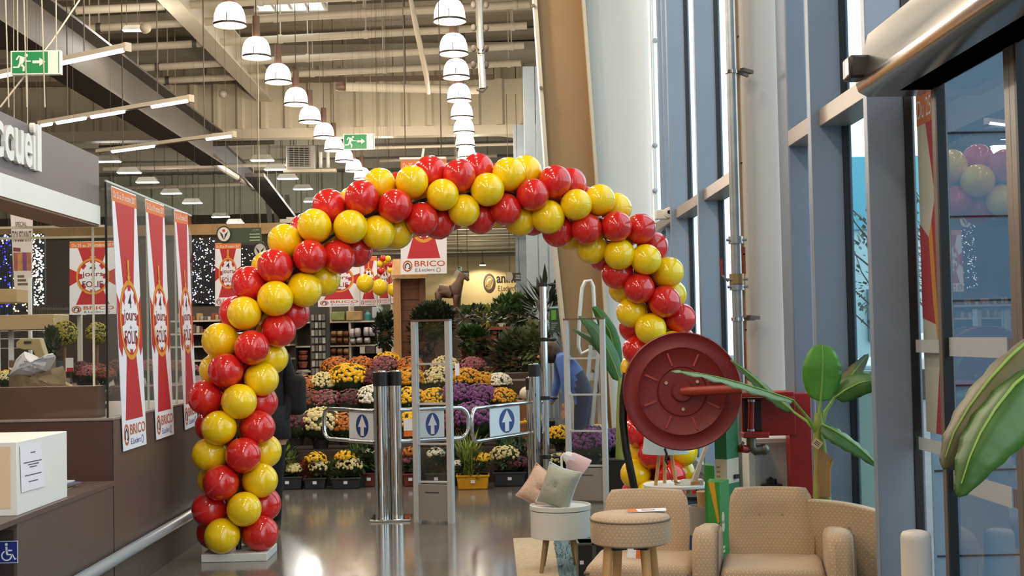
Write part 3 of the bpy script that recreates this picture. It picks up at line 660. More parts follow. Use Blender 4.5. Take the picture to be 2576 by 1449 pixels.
# canopy fascia with raised letters
XFa = -2.30; d1 = dc-.03
za_, zb_, zc_ = onX(257, 567, XFa).z, onX(257, 521, XFa).z, onX(256, 398, XFa).z
cn = thing('desk_canopy', 'grey brown fascia with white lower band above the welcome desk', 'canopy', (XFa, d1, za_))
MB().box((XFa-.22, 3.5, zb_), (XFa, d1, zc_)).build('fascia', mat('mauve_grey_fascia', '6b6060', .5), cn)
MB().box((XFa-.22, 3.5, za_), (XFa+.004, d1+.004, zb_)).build('white_band', M_white, cn)
MB().box((XFa-.23, 3.5, za_-.012), (XFa-.004, d1, za_)).build('soffit', mat('brown_soffit', '8a6a54', .5), cn)
P = Plane((XFa+.002, 0, 0), (0, 1, 0), (0, 0, 1))
e0, e1 = onX(94, 400, XFa).y, 4.55
lt = thing('accueil_lettering', 'raised white letters spelling accueil on the desk fascia', 'lettering', (XFa, e1, zb_))
zl0, zl1 = onX(80, 428, XFa).z, onX(90, 316, XFa).z
for ch, x0, x1, ht in (('a', -54, -30, .72), ('c', -27, -3, .72), ('c', 1, 23, .72), ('u', 27, 48, .72), ('e', 51, 70, .72), ('i', 72.5, 78.5, 1.0), ('l', 83, 93, 1.0)):
    y0_, y1_ = onX(x0, 400, XFa).y, onX(x1, 400, XFa).y
    m = MB(); vs, fs, _ = text_geo(ch, .02)
    m.add([P.p(y0_+x*(y1_-y0_), zl0+y*ht*(zl1-zl0), .022) for x, y in vs], fs)
    o = m.build('letter', M_white, lt, sh=0); k = o.modifiers.new('t', 'SOLIDIFY'); k.thickness = .022; k.offset = -1
# glass screens
sg = thing('glass_screen', 'frameless glass screen standing on the welcome desk side', 'glass screen', (XD-.03, dc, zt))
zg = onX(258, 454, XD-.03).z
MB().box((XD-.036, dc+.01, zt+.012), (XD-.028, dfar-.1, zg)).build('pane', M_glassd, sg, sh=0)
MB().box((XD-.037, dc, zt+.012), (XD-.027, dc+.014, zg)).build('black_edge', M_black, sg)
MB().box((XD-.037, dc, zg), (XD-.027, dfar-.1, zg+.012)).build('top_edge', mat('glass_edge', 'b9c6bc', .2), sg)
for y in (dc+.95, dc+1.75): MB().box((XD-.038, y, zt+.012), (XD-.026, y+.012, zg)).build('joint', MATS['glass_edge'], sg)
fg = thing('glass_screen', 'frameless glass screen facing the entrance on the desk end', 'glass screen', (XD-.5, dc, zt))
zf = at(250, 572, dc+.02).z
MB().box((XD-1.6, dc+.004, zt+.012), (XD-.04, dc+.012, zf)).build('pane', M_glassd, fg, sh=0)
MB().box((XD-1.6, dc+.002, zf), (XD-.04, dc+.014, zf+.014)).build('top_edge', mat('cream_edge', 'd8ccb4', .3), fg)
zz = at(250, 598, dc+.3).z
MB().box((XD-1.6, dc+.3, zz), (XD-.04, dc+.312, zz+.014)).build('rail', MATS['cream_edge'], fg)
X_ = at(236, 700, dc+.02).x
MB().box((X_-.006, dc+.002, zt+.2), (X_+.006, dc+.014, zf)).build('joint', MATS['cream_edge'], fg)
# banners fixed to the side screen
BN = [((281, 467), (336, 487), (369, 1117), (311, 1136), 'nearest'), ((366, 499), (412, 514), (438, 1092), (394, 1107), 'middle'), ((439, 527), (480, 541), (497, 1068), (466, 1082), 'farthest')]
for k, (tl, tr_, br, bl, nm) in enumerate(BN):
    poster('glass_banner', 'tall red and white event banner on the desk glass, %s of three' % nm, *[onX(x, y, XD+.012) for x, y in (tl, tr_, br, bl)], tall=True, group='event banners on the desk glass')
# ================================================================ entrance gates and anti theft pedestals
def arrow_panel(t, P0, U, W, H, flip=1):
    P = Plane(P0, U, (0, 0, 1))
    b = P.poly(MB(), [(0, 0), (W, 0), (W, H), (0, H)], -.004, .004).build('sign_panel', mat('pale_sign_panel', 'dfe6ec', .4), t)
    cu, cv, ru, rv = W*.55, H*.5, W*.26, H*.44
    P.ell(MB(), cu, cv, ru, rv, .004, .005, 28).build('blue_disc', mat('sign_disc_blue', '1d3f86', .4), b)
    P.poly(MB(), [(cu-ru*.26, cv-rv*.86), (cu+ru*.26, cv-rv*.86), (cu+ru*.26, cv-rv*.1), (cu+ru*.66, cv-rv*.1), (cu, cv+rv*.9), (cu-ru*.66, cv-rv*.1), (cu-ru*.26, cv-rv*.1)], .005, .006).build('white_arrow', M_whitep, b)
def gate_arm(t, p0, p1, z0, z1, r=.017):               # hoop from the post at p0 out to p1
    a, b = Vector((*p0, 0)), Vector((*p1, 0)); d = (b-a).normalized(); L = (b-a).length; c = .09
    pts = [a+Vector((0, 0, z1)), a+d*(L-c)+Vector((0, 0, z1))]
    for k in range(1, 6): q = PI/2*k/6; pts.append(a+d*(L-c+c*math.sin(q))+Vector((0, 0, z1-c+c*math.cos(q))))
    pts.append(b+Vector((0, 0, z1-c))); pts.append(b+Vector((0, 0, z0+c)))
    for k in range(1, 6): q = PI/2*k/6; pts.append(a+d*(L-c+c*math.cos(q))+Vector((0, 0, z0+c-c*math.sin(q))))
    pts += [a+d*(L-c)+Vector((0, 0, z0)), a+Vector((0, 0, z0))]
    MB().tube(pts, r, 10).build('arm', M_chrome, t, sh=60)
def gpost(t, x, y, r, h=1.235):
    o = MB().cyl((x, y, .02), (x, y, h-.12), r, n=24).build('post', M_chrome, t, sh=40)
    c = MB().lathe([(r+.003, h-.12), (r+.003, h-.005), (r-.008, h)], (x, y, 0), 24).build('cap', M_black, t)
    MB().lathe([(0, h), (r-.01, h), (r-.014, h+.008), (0, h+.01)], (x, y, 0), 24).build('cap_disc', M_chrome, c)
pA, pB = at(962, 1290, 11.2), at(997, 1290, 11.25)
t = thing('swing_gate', 'chrome double post swing gate with arrow signs on both arms', 'gate', (pA.x, 11.2, 0))
gpost(t, pA.x, 11.2, .058); gpost(t, pB.x, 11.27, .058)
MB().box((at(934, 1290, 11.2).x, 11.08, 0), (at(1034, 1290, 11.2).x, 11.42, .02)).build('foot_plate', M_chrome, t, bevel=.004)
z1a, z0a = at(945, 1034, 11.2).z, at(945, 1113, 11.2).z
eL = at(815, 1060, 11.8); gate_arm(t, (pA.x-.05, 11.2), (eL.x, 11.8), z0a, z1a)
eR = at(1178, 1060, 11.5); gate_arm(t, (pB.x+.05, 11.27), (eR.x, 11.5), z0a, z1a)
a = Vector((pA.x-.05, 11.2, z0a)); b = Vector((eL.x, 11.8, z0a)); d = (a-b).normalized()
arrow_panel(t, a-d*.38+Vector((0, 0, .02)), d, .36, z1a-z0a-.04)
a = Vector((pB.x+.05, 11.27, z0a)); b = Vector((eR.x, 11.5, z0a)); d = (b-a).normalized()
arrow_panel(t, a+d*.15+Vector((0, 0, .02)), d, .235, z1a-z0a-.04)
pC = at(1350, 1230, 13.0)
t = thing('swing_gate', 'chrome single post swing gate with one arrow sign arm on the right', 'gate', (pC.x, 13, 0))
gpost(t, pC.x, 13.0, .055); gpost(t, at(1341, 1230, 13.2).x-.02, 13.2, .03, 1.1)
MB().cyl((pC.x, 13, 0), (pC.x, 13, .02), .12, n=24).build('foot_plate', M_chrome, t)
z1c, z0c = at(1340, 1011, 13).z, at(1340, 1088, 13).z
eC = at(1187, 1060, 11.95); gate_arm(t, (pC.x-.04, 13.0), (eC.x, 11.95), z0c, z1c)
a = Vector((pC.x-.04, 13.0, z0c)); b = Vector((eC.x, 11.95, z0c)); d = (a-b).normalized()
arrow_panel(t, b+d*.34+Vector((0, 0, .02)), d, .60, z1c-z0c-.04)
# tall chrome pole with clamps
pD = at(1376, 1230, 12.6); zD = at(1376, 716, 12.6).z
t = thing('barrier_pole', 'tall chrome pole with four black side clamps behind the right gate', 'pole', (pD.x, 12.6, 0))
MB().cyl((pD.x, 12.6, 0), (pD.x, 12.6, zD), .034, n=20).build('pole', M_chrome, t)
MB().cyl((pD.x, 12.6, 0), (pD.x, 12.6, .012), .09, n=20).build('foot', M_chrome, t)
for py in (716, 854, 1001, 1149):
    z = at(1376, py, 12.6).z
    c = MB().lathe([(.034, -.018), (.046, -.018), (.046, .018), (.034, .018)], (pD.x, 12.6, z), 18, cap=(py == 716)).build('clamp', M_black, t)
    MB().sph((pD.x+.085, 12.58, z), .03, 10, 6, (1.3, .8, .6)).build('clamp_eye', M_black, c)
def pedestal(label, c4, d, shear):
    (x0, x1, yt, yb) = c4; p0, p1 = at(x0, yb, d+shear), at(x1, yb, d-shear); zt_ = at(x0, yt, d+shear).z
    t = thing('security_pedestal', label, 'security gate', (p0.x, d, 0), 'security pedestals')
    U = Vector((p1.x-p0.x, p1.y-p0.y, 0)); L = U.length; U.normalize(); V = Vector((-U.y, U.x, 0)); M_ped = mat('pedestal_alu', 'c8caca', .35, metal=.25)
    B = Vector((p0.x, p0.y, 0))
    def bx(u0, u1, z0, z1, th, nm, mt, par=t): return MB().hexa([B+U*u+V*v+Vector((0, 0, z)) for z in (z0, z1) for u, v in ((u0, -th/2), (u1, -th/2), (u1, th/2), (u0, th/2))]).build(nm, mt, par)
    bx(0, .042, 0, zt_, .06, 'upright', M_ped); bx(L-.042, L, 0, zt_, .06, 'upright', M_ped)
    bx(0, L, zt_-.012, zt_+.004, .065, 'top_cap', mat('brown_cap', '6a584c', .4), t)
    for f in (.22, .42, .62, .81): z = zt_*(1-f*.99); bx(.042, L-.042, z-.008, z+.008, .03, 'cross_bar', M_ped)
    bx(.042, L-.042, .02, zt_*.185, .045, 'foot_panel', mat('grey_panel', '8d8880', .5), t)
    bx(.042, L-.042, zt_*.185, zt_-.014, .008, 'acrylic', glass_mat('acrylic', 'f2f4f5', 1.4, 0, .03, '9aa0a8'), t)
    bx(L*.3, L*.65, zt_*.145, zt_*.15, .047, 'slot', M_inkb)
    return t
pedestal('grey anti theft pedestal with clear panels in front of the flower display', (1045, 1142, 806, 1307), 11.0, .06)
pedestal('grey anti theft pedestal with clear panels beside the wall column', (1428, 1531, 802, 1260), 12.1, .06)

# ================================================================ flowers
M_leafd = mat('dark_leaf', '27361c', .6, var=.3, vs=20)
M_leafm = mat('mid_leaf', '3c5a26', .55, var=.3, vs=20)
M_leafl = mat('lime_leaf', '7d8f34', .55, var=.2, vs=20)
M_pot = mat('black_pot', '24211f', .5)
def blossom_cloud(pts, r, n=6):
    m = MB()
    for p, nrm in pts:
        x, y, d = frame(nrm); p = Vector(p); rr = r*random.uniform(.75, 1.2)
        ring = [p+(x*math.cos(2*PI*i/n)+y*math.sin(2*PI*i/n))*rr+d*rr*.15 for i in range(n)]
        m.add(ring+[p+d*rr*.75, p-d*rr*.5], [(i, (i+1) % n, n) for i in range(n)]+[((i+1) % n, i, n+1) for i in range(n)])
    return m
def dome_pts(R, n, flat=.75, z0=0, low=-.1):
    P = []
    for i in range(n):
        z = random.uniform(low, 1); a = random.uniform(0, 2*PI); r = math.sqrt(max(0, 1-z*z))
        nr = Vector((r*math.cos(a), r*math.sin(a), z)); P.append((Vector((nr.x*R, nr.y*R, z0+nr.z*R*flat))*random.uniform(.94, 1.04), nr))
    return P
def leaf_cloud(c, rad, n, ln, wd, up=.3):
    m = MB(); c = Vector(c)
    for i in range(n):
        v = Vector((random.gauss(0, 1), random.gauss(0, 1), random.gauss(0, 1))).normalized()*random.uniform(.55, 1)
        p = c+Vector((v.x*rad[0], v.y*rad[1], v.z*rad[2])); d = (v.normalized()+Vector((random.uniform(-.6, .6), random.uniform(-.6, .6), random.uniform(-.4, .6)+up))).normalized()
        x = frame(d)[0]; l = ln*random.uniform(.6, 1.25); w_ = wd*random.uniform(.7, 1.2); q = d*l
        m.add([p, p+q*.5+x*w_, p+q, p+q*.5-x*w_], [(0, 1, 2), (0, 2, 3)])
    return m
MUM = {}
def mum_proto(key, col):
    t = thing('chrysanthemum', 'mum', 'potted flower', (0, 0, 0), 'chrysanthemums on the stepped display')
    MB().lathe([(.07, -.02), (.1, .12), (.105, .12), (.105, .14)], n=14).build('pot', M_pot, t)
    MB().sph((0, 0, .2), .205, 14, 8, (1, 1, .72)).build('foliage', M_leafd, t)
    lf = leaf_cloud((0, 0, .18), (.2, .2, .12), 60, .05, .014, -.3).build('leaves', M_leafm, t); lf['kind'] = 'stuff'
    b = blossom_cloud([(p+Vector((0, 0, .2)), n_) for p, n_ in dome_pts(.225, 330)], .021).build('blossoms', mat('petal_'+key, col, .7, var=.18, vs=60), t, sh=0); b['kind'] = 'stuff'
    MUM[key] = [t, True]
COLS = dict(yellow='e8b00c', gold='c98a10', orange='b5621c', rust='7c3016', white='e4dcc8', cream='d8c68c', purple='6a3466', burgundy='541d24', pink='8a4a50')
for k, c in COLS.items(): mum_proto(k, c)
NICE = dict(yellow='bright yellow', gold='golden yellow', orange='orange', rust='rusty red brown', white='white', cream='creamy white', purple='purple', burgundy='dark burgundy', pink='dusky pink')
def mum(col, px, py, rpx, d, where):
    c = at(px, py, d); R = rpx*d/F; s = R/.225; pr = MUM[col]
    o = pr[0] if pr[1] else copy_tree(pr[0]); pr[1] = False
    z = {14.3: .36, 15.1: .62, 15.9: .80, 16.7: .97, 17.3: 1.04}.get(d, None)
    o.location = (c.x, d, (c.z-.2*s) if z is None else max(z+.02*s, c.z-.24*s)); o.scale = (s, s, s); o.rotation_euler.z = random.uniform(0, 6)
    o['label'] = '%s chrysanthemum dome %s' % (NICE[col], where); return o
TIER = [(13.95, 14.75, .36), (14.75, 15.5, .62), (15.5, 16.3, .80), (16.3, 17.1, .97), (17.1, 17.6, 1.04)]
XA, XB = at(742, 1100, 14.3).x, at(1335, 1100, 14.3).x
st = thing('flower_stand', 'dark stepped stand carrying the chrysanthemums', 'display stand', (XA, 14, 0))
for a, b, z in TIER: MB().box((XA-.1, a, 0), (XB+.1, b, z)).build('step', mat('dark_stand_wood', '3a2a20', .7, var=.2, vs=4), st)
for r in (('burgundy', 745, 1060, 52, 14.3, 'at the left end of the front step, behind the arch'), ('cream', 806, 1062, 58, 14.3, 'left of the left gate arm'), ('orange', 868, 1066, 46, 14.3, 'behind the left arrow sign'), ('rust', 930, 1070, 44, 14.3, 'hidden behind the chrome posts'),
          ('yellow', 1052, 1058, 52, 14.3, 'behind the front pedestal'), ('rust', 1120, 1068, 44, 14.3, 'right of the front pedestal, low'), ('purple', 1196, 1058, 62, 14.3, 'at the meeting of the gate arms'), ('purple', 1262, 1066, 46, 14.3, 'behind the right arrow sign'), ('yellow', 1318, 1052, 46, 14.3, 'right of the right arrow sign'),
          ('rust', 768, 1008, 44, 15.1, 'at the left of the second step'), ('pink', 822, 1010, 42, 15.1, 'second step, above the creamy dome'), ('white', 942, 1012, 48, 15.1, 'second step, left of the chrome posts'), ('burgundy', 882, 1016, 42, 15.1, 'second step, above the left arrow sign'), ('yellow', 1030, 1020, 44, 15.1, 'second step, right of the chrome posts'),
          ('yellow', 1096, 1024, 42, 15.1, 'second step, inside the pedestal outline'), ('purple', 1152, 1012, 48, 15.1, 'second step, right of the pedestal'), ('purple', 1210, 1008, 46, 15.1, 'second step, above the gate gap'), ('gold', 1262, 1016, 40, 15.1, 'second step, near the right end'),
          ('cream', 816, 968, 40, 15.9, 'third step at the left'), ('orange', 772, 978, 36, 15.9, 'third step at far left'), ('yellow', 878, 978, 52, 15.9, 'third step, large, left of the chrome posts'), ('burgundy', 950, 972, 46, 15.9, 'third step behind the chrome posts'), ('gold', 1028, 980, 44, 15.9, 'third step, right of the black post caps'),
          ('cream', 1104, 978, 44, 15.9, 'third step, seen through the pedestal'), ('gold', 1172, 992, 42, 15.9, 'third step, right of the pedestal'), ('gold', 1214, 994, 36, 15.9, 'third step, above the purple domes'), ('white', 1254, 992, 34, 15.9, 'third step, right end'),
          ('orange', 846, 944, 38, 16.7, 'fourth step at the left'), ('orange', 908, 944, 38, 16.7, 'fourth step, behind the yellow dome'), ('pink', 968, 950, 38, 16.7, 'fourth step behind the black caps'), ('orange', 1032, 946, 36, 16.7, 'fourth step beside the wooden hut'), ('pink', 1190, 970, 34, 16.7, 'fourth step behind the gold dome'), ('cream', 1120, 962, 36, 16.7, 'fourth step seen through the pedestal'),
          ('yellow', 974, 916, 34, 17.3, 'topmost, in front of the wooden hut')): mum(*r)
for r in (('yellow', 1408, 1098, 36, 13.9, 'in a pot by the bending person'), ('purple', 1486, 1118, 60, 13.4, 'large, behind the right pedestal'), ('purple', 1548, 1112, 44, 13.7, 'beside the right leg of the arch')):
    o = mum(*r); z = o.location.z
    s = MB().box((o.location.x-.2, r[4]-.2, 0), (o.location.x+.2, r[4]+.2, z-.02*o.scale.x)).build('plant_plinth', MATS['dark_stand_wood'], None, loc=(o.location.x, r[4], 0), bevel=.01); tag(s, 'dark plinth under the %s chrysanthemum %s' % (NICE[r[0]], r[5]), 'plinth')
# floor planters in front of the stand
def planter(label, x0, x1, yt, yb, d, colr, kinds, tagcol=True):
    p = at((x0+x1)/2, yb, d); W = (x1-x0)*d/F; H = (yb-yt)*d/F
    t = thing('planter_box', label, 'planter', (p.x, d, 0), 'planters on the floor before the stand')
    a, b, c_, e = .92, 1, .09, .1
    MB().hexa([Vector((p.x+sx*W/2*a, d+sy*c_, 0)) for sx, sy in ((-1, -1), (1, -1), (1, 1), (-1, 1))]+[Vector((p.x+sx*W/2, d+sy*e, H)) for sx, sy in ((-1, -1), (1, -1), (1, 1), (-1, 1))]).build('tub', colr, t, bevel=.01)
    MB().box((p.x-W/2-.008, d-e-.008, H-.02), (p.x+W/2+.008, d+e+.008, H)).build('rim', colr, t, bevel=.004)
    MB().box((p.x-.02, d-.112, H*.45), (p.x+.02, d-.105, H*.45+.03)).build('price_label', M_whitep, t)
    for k, (kind, f, h, r) in enumerate(kinds):
        cx = p.x+W*f; cz = H+h
        if kind in COLS:
            o = blossom_cloud([(q+Vector((cx, d, cz)), n_) for q, n_ in dome_pts(r, 110, .7)], .017).build('blossoms', MATS['petal_'+kind], t, sh=0); o['kind'] = 'stuff'
            o = leaf_cloud((cx, d, cz-.02), (r*.9, r*.9, r*.6), 90, .06, .016).build('leaves', M_leafm, t); o['kind'] = 'stuff'
        elif kind == 'grass':
            m = MB()
            for i in range(90):
                a_ = random.uniform(0, 6.28); l = r*random.uniform(.7, 1.25); b0_ = Vector((cx+random.uniform(-.05, .05), d+random.uniform(-.05, .05), H)); o_ = Vector((math.cos(a_), math.sin(a_), 0))
                q1 = b0_+o_*l*.18+Vector((0, 0, l*.6)); q2 = b0_+o_*l*.5+Vector((0, 0, l)); w_ = Vector((-o_.y, o_.x, 0))*.006
                m.add([b0_-w_, b0_+w_, q1+w_, q1-w_, q2], [(0, 1, 2, 3), (3, 2, 4)])
            o = m.build('grass_blades', M_leafl, t); o['kind'] = 'stuff'
        else:
            mt = {'heather': M_leafl, 'green': M_leafm, 'dark': M_leafd, 'red': mat('red_foliage', '8a3420', .6, var=.3, vs=20)}[kind]
            o = leaf_cloud((cx, d, cz), (r, r*.8, r), 190, .07, .014, .8 if kind == 'heather' else .3).build('leaves', mt, t); o['kind'] = 'stuff'
M_tub = mat('black_tub', '2b2c2e', .45)
planter('black planter with spiky heather at the foot of the balloon leg', 690, 762, 1180, 1212, 13.75, M_tub, (('heather', -.2, .17, .13), ('cream', .2, .06, .09), ('burgundy', -.32, .06, .08)))
planter('black planter with yellow and cream flowers and red foliage', 768, 822, 1184, 1212, 13.75, M_tub, (('yellow', .0, .17, .11), ('cream', .15, .09, .12), ('red', -.4, .06, .08)))
planter('black planter with yellow flowers, left of the chrome posts', 836, 908, 1186, 1214, 13.7, M_tub, (('yellow', -.05, .19, .1), ('cream', .1, .10, .14), ('green', -.35, .05, .09)))
planter('small dark planter with greenery just left of the chrome posts', 914, 946, 1170, 1205, 13.85, mat('brick_red_tub', '6a2c22', .5), (('dark', 0, .16, .13), ('white', .1, .2, .05)))
planter('dark planter with orange flowers between the posts and the pedestal', 1016, 1052, 1180, 1212, 13.8, MATS['brick_red_tub'], (('orange', 0, .2, .08), ('pink', -.1, .12, .07), ('green', .2, .05, .08)))
planter('dark planter seen through the foot of the pedestal', 1072, 1124, 1180, 1212, 13.8, M_tub, (('white', 0, .18, .09), ('dark', .2, .06, .12)))
planter('bright yellow planter with arching grass and yellow flowers', 1150, 1230, 1186, 1222, 13.4, mat('yellow_tub', 'd89a10', .45), (('grass', -.15, .0, .38), ('yellow', .3, .14, .09), ('green', .0, .06, .15), ('white', -.45, .1, .05)))
planter('black planter with cream kalanchoe and purple foliage', 1242, 1322, 1180, 1216, 13.6, M_tub, (('cream', -.15, .15, .15), ('burgundy', .32, .06, .12)))
planter('dark planter beside the chrome pole', 1378, 1440, 1186, 1216, 13.6, M_tub, (('cream', -.1, .12, .1), ('dark', .2, .05, .12)))
for k, (px, d, lb) in enumerate(((720, 13.95, 'behind the heather planter'), (905, 13.92, 'left of the chrome posts, upper'), (1140, 13.93, 'right of the pedestal, behind the grass'), (1275, 13.92, 'behind the kalanchoe'), (1318, 13.9, 'before the right gate post'))):
    p = at(px, 1130, d); t = thing('leafy_plant', 'small dark leafy plant '+lb, 'plant', (p.x, d-.18, 0), 'leafy filler plants')
    MB().lathe([(.06, 0), (.08, .12), (.085, .12)], (p.x, d-.18, 0), 12).build('pot', M_pot, t)
    o = leaf_cloud((p.x, d-.16, .30), (.16, .1, .16), 170, .08, .018).build('leaves', (M_leafd, M_leafm)[k % 2], t); o['kind'] = 'stuff'
# price card in the display
p = at(1016, 1098, 13.9); t = thing('price_card', 'white and orange price card beside the chrome posts', 'price card', p)
P = Plane(p, (1, 0, 0), (0, 0, 1)); P.poly(MB(), [(0, 0), (.1, 0), (.1, .18), (0, .18)], -.003, 0).build('card', M_whitep, t); P.poly(MB(), [(0, 0), (.1, 0), (.1, .06), (0, .06)], 0, .001).build('orange_field', M_orange, t)
MB().cyl((p.x+.05, 13.905, .3), (p.x+.05, 13.905, p.z+.02), .004, n=5).build('stake', M_wire, t)
p = at(1145, 945, 15.5); t = thing('price_card', 'plain white price card on a stake right of the pedestal', 'price card', p)
MB().box((p.x, 15.5, p.z), (p.x+.05, 15.505, p.z+.14)).build('card', M_whitep, t); MB().cyl((p.x+.02, 15.51, .8), (p.x+.02, 15.51, p.z+.05), .004, n=5).build('stake', M_wire, t)
# ================================================================ shop behind the display
M_hut = mat('red_brown_planks', '7a4a2a', .6, var=.25, vs=5, stretch=(1, 1, 6))
M_pine = mat('light_pine', 'b98c58', .6, var=.15, vs=5, stretch=(4, 1, .3))
def B(px0, py0, px1, py1, d, th): a, b = at(px0, py1, d), at(px1, py0, d); return (a.x, d, a.z), (b.x, d+th, b.z)
hut = thing('wooden_hut', 'tall narrow wooden hut with plank walls and small roof behind the flowers', 'hut', (at(1030, 900, 18.6).x, 18.6, 0))
a, b = at(1012, 940, 18.6), at(1066, 700, 18.6); n = 16; hz = b.z/n
for k in range(n): MB().box((a.x, 18.6+.012*(k % 2), k*hz), (b.x-.05, 19.1, (k+1)*hz-.012)).build('plank', M_hut, hut)
MB().box((a.x-.02, 18.62, 0), (b.x-.06, 19.05, b.z)).build('core', M_brown2, hut)
MB().box((at(993, 900, 18.6).x, 18.5, 0), (a.x, 18.62, b.z)).build('corner_post', M_pine, hut); MB().box((b.x-.06, 18.55, 0), (b.x+.02, 18.65, b.z)).build('corner_post', M_hut, hut)
zr0, zr1 = at(1030, 700, 18.5).z, at(1030, 655, 18.5).z; xl, xr, xm = at(985, 700, 18.4).x, at(1076, 700, 18.4).x, at(1012, 650, 18.4).x
for k in range(5):
    f0, f1 = k/5, (k+1)/5
    MB().hexa([Vector((xl, 18.3+f0*.5, zr0+f0*(zr1-zr0))), Vector((xr, 18.3+f0*.5, zr0+f0*(zr1-zr0))), Vector((xr, 18.3+f1*.5, zr0+f1*(zr1-zr0))), Vector((xl, 18.3+f1*.5, zr0+f1*(zr1-zr0)))]+[Vector((xx, yy, zz+.04)) for xx, yy, zz in ((xl, 18.3+f0*.5, zr0+f0*(zr1-zr0)), (xr, 18.3+f0*.5, zr0+f0*(zr1-zr0)), (xr, 18.3+f1*.5, zr0+f1*(zr1-zr0)), (xl, 18.3+f1*.5, zr0+f1*(zr1-zr0)))]).build('roof_board', M_pine, hut)
# big hanging brico poster above the hut
pxposter('hanging_poster', 'large hanging event poster above the wooden hut, partly behind the arch crown', 1008, 402, 1124, 690, 17.5, group='hanging event posters')
t = thing('poster_hanger', 'white clip and rail holding the large hanging poster', 'hanger', at(1060, 398, 17.5))
MB().bar(at(1005, 399, 17.5), at(1122, 397, 17.5), .03).build('rail', M_white, t); MB().bar(at(1062, 398, 17.5), at(1066, 374, 17.5), .03, .06).build('clip', M_white, t)
for px in (1020, 1110): c = at(px, 398, 17.5); MB().cyl(c, (c.x, c.y, rz(c.x)), .006, n=4).build('wire', M_wire, t)
pxposter('hanging_poster', 'hanging event poster beside the strings of lights, left of the arch', 541, 612, 606, 770, 24, group='hanging event posters')
pxposter('hanging_poster', 'hanging event poster seen through the desk glass', 175, 608, 292, 792, 15, group='hanging event posters')
for k, (x0, x1, y0, y1, lb) in enumerate(((800, 905, 640, 772, 'nearest in the row under the arch'), (906, 948, 645, 770, 'second in the row under the arch'), (950, 982, 650, 766, 'third in the row under the arch'), (984, 996, 655, 762, 'last in the row by the hut'))):
    pxposter('hanging_poster', 'hanging white and red event poster, '+lb, x0, y0, x1, y1, 22+k*1.2, group='hanging event posters', date=k < 1)
# small far balloons in the row
for k, (px, py, r, c, d) in enumerate(((918, 712, 22, 'y', 21.7), (955, 722, 20, 'y', 22.9), (989, 728, 16, 'y', 24.1), (955, 664, 8, 'y', 24), (958, 682, 9, 'r', 24), (963, 650, 8, 'r', 24), (976, 651, 8, 'y', 24), (982, 666, 7, 'r', 24), (981, 680, 7, 'y', 24), (970, 658, 7, 'y', 24.3))):
    c0 = at(px, py, d); s = r*d/F/.124
    o = bpy.data.objects.new('balloon', me_y if c == 'y' else me_r); COL.objects.link(o); o.location = c0; o.scale = (s, s, s); st_ = MB().cyl((0, 0, .1), (0, 0, (rz(c0.x)-.02-c0.z)/s), .0015/s, n=4).build('string', M_wire); st_.parent = o
    tag(o, '%s %s balloon hanging among the far posters, %s' % ('large' if r > 12 else 'small', 'yellow' if c == 'y' else 'red', ('left one', 'middle one', 'right one by the hut', 'upper left', 'lowest of the small cluster', 'top left', 'top right', 'right edge', 'lower right', 'inner one')[k]), 'balloon', 'far balloons')
# pet department wall
pw = thing('wall_pet_department', 'cream wall of the pet department with round emblem', None, (at(1200, 800, 38).x, 38, 0)); pw['kind'] = 'structure'
a, b = at(1040, 770, 38), at(1316, 652, 38)
MB().box((a.x-1.2, 38, a.z), (b.x, 38.15, b.z+.1)).build('wall_face', mat('cream_plaster', 'd9c694', .6), pw)
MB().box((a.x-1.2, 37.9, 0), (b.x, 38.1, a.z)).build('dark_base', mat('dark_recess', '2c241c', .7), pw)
pe = thing('animal_sign', 'round brown emblem with animal lettering on the cream wall', 'sign', at(1240, 712, 37.98))
P = Plane((0, 37.995, 0), (1, 0, 0), (0, 0, 1)); c = at(1231, 712, 37.99); R = 20*38/F
P.ring(MB(), c.x, c.z, R*.75, R*1.2, R*.2, R*.3, 0, .02, 28).build('emblem_ring', mat('emblem_brown', '3c2a1e', .5), pe)
P.ring(MB(), c.x, c.z, R*.5, R*.82, R*.12, R*.16, 0, .02, 24).build('emblem_inner', mat('emblem_tan', '8a7048', .5), pe)
P.poly(MB(), [(c.x-.1, c.z-.1), (c.x+.02, c.z-.12), (c.x+.1, c.z+.1), (c.x-.02, c.z+.06)], 0, .02).build('emblem_mark', MATS['emblem_tan'], pe)
q0, q1 = at(1249, 712, 37.99), at(1312, 686, 37.99); m = MB(); P.text(m, 'animal', q0.x, q0.z, q1.x-q0.x, q1.z-q0.z, .01, .02); m.build('lettering', M_inkb, pe)
q0, q1 = at(1253, 732, 37.99), at(1292, 718, 37.99); m = MB(); P.text(m, 'E.Leclerc', q0.x, q0.z, q1.x-q0.x, q1.z-q0.z, .01); m.build('lettering', mat('brown_ink', '6a5838', .6), pe); P.ring(MB(), at(1300, 724, 38).x, at(1300, 724, 38).z, .07, .1, .02, .025, 0, .01, 16).build('small_emblem', MATS['brown_ink'], pe)
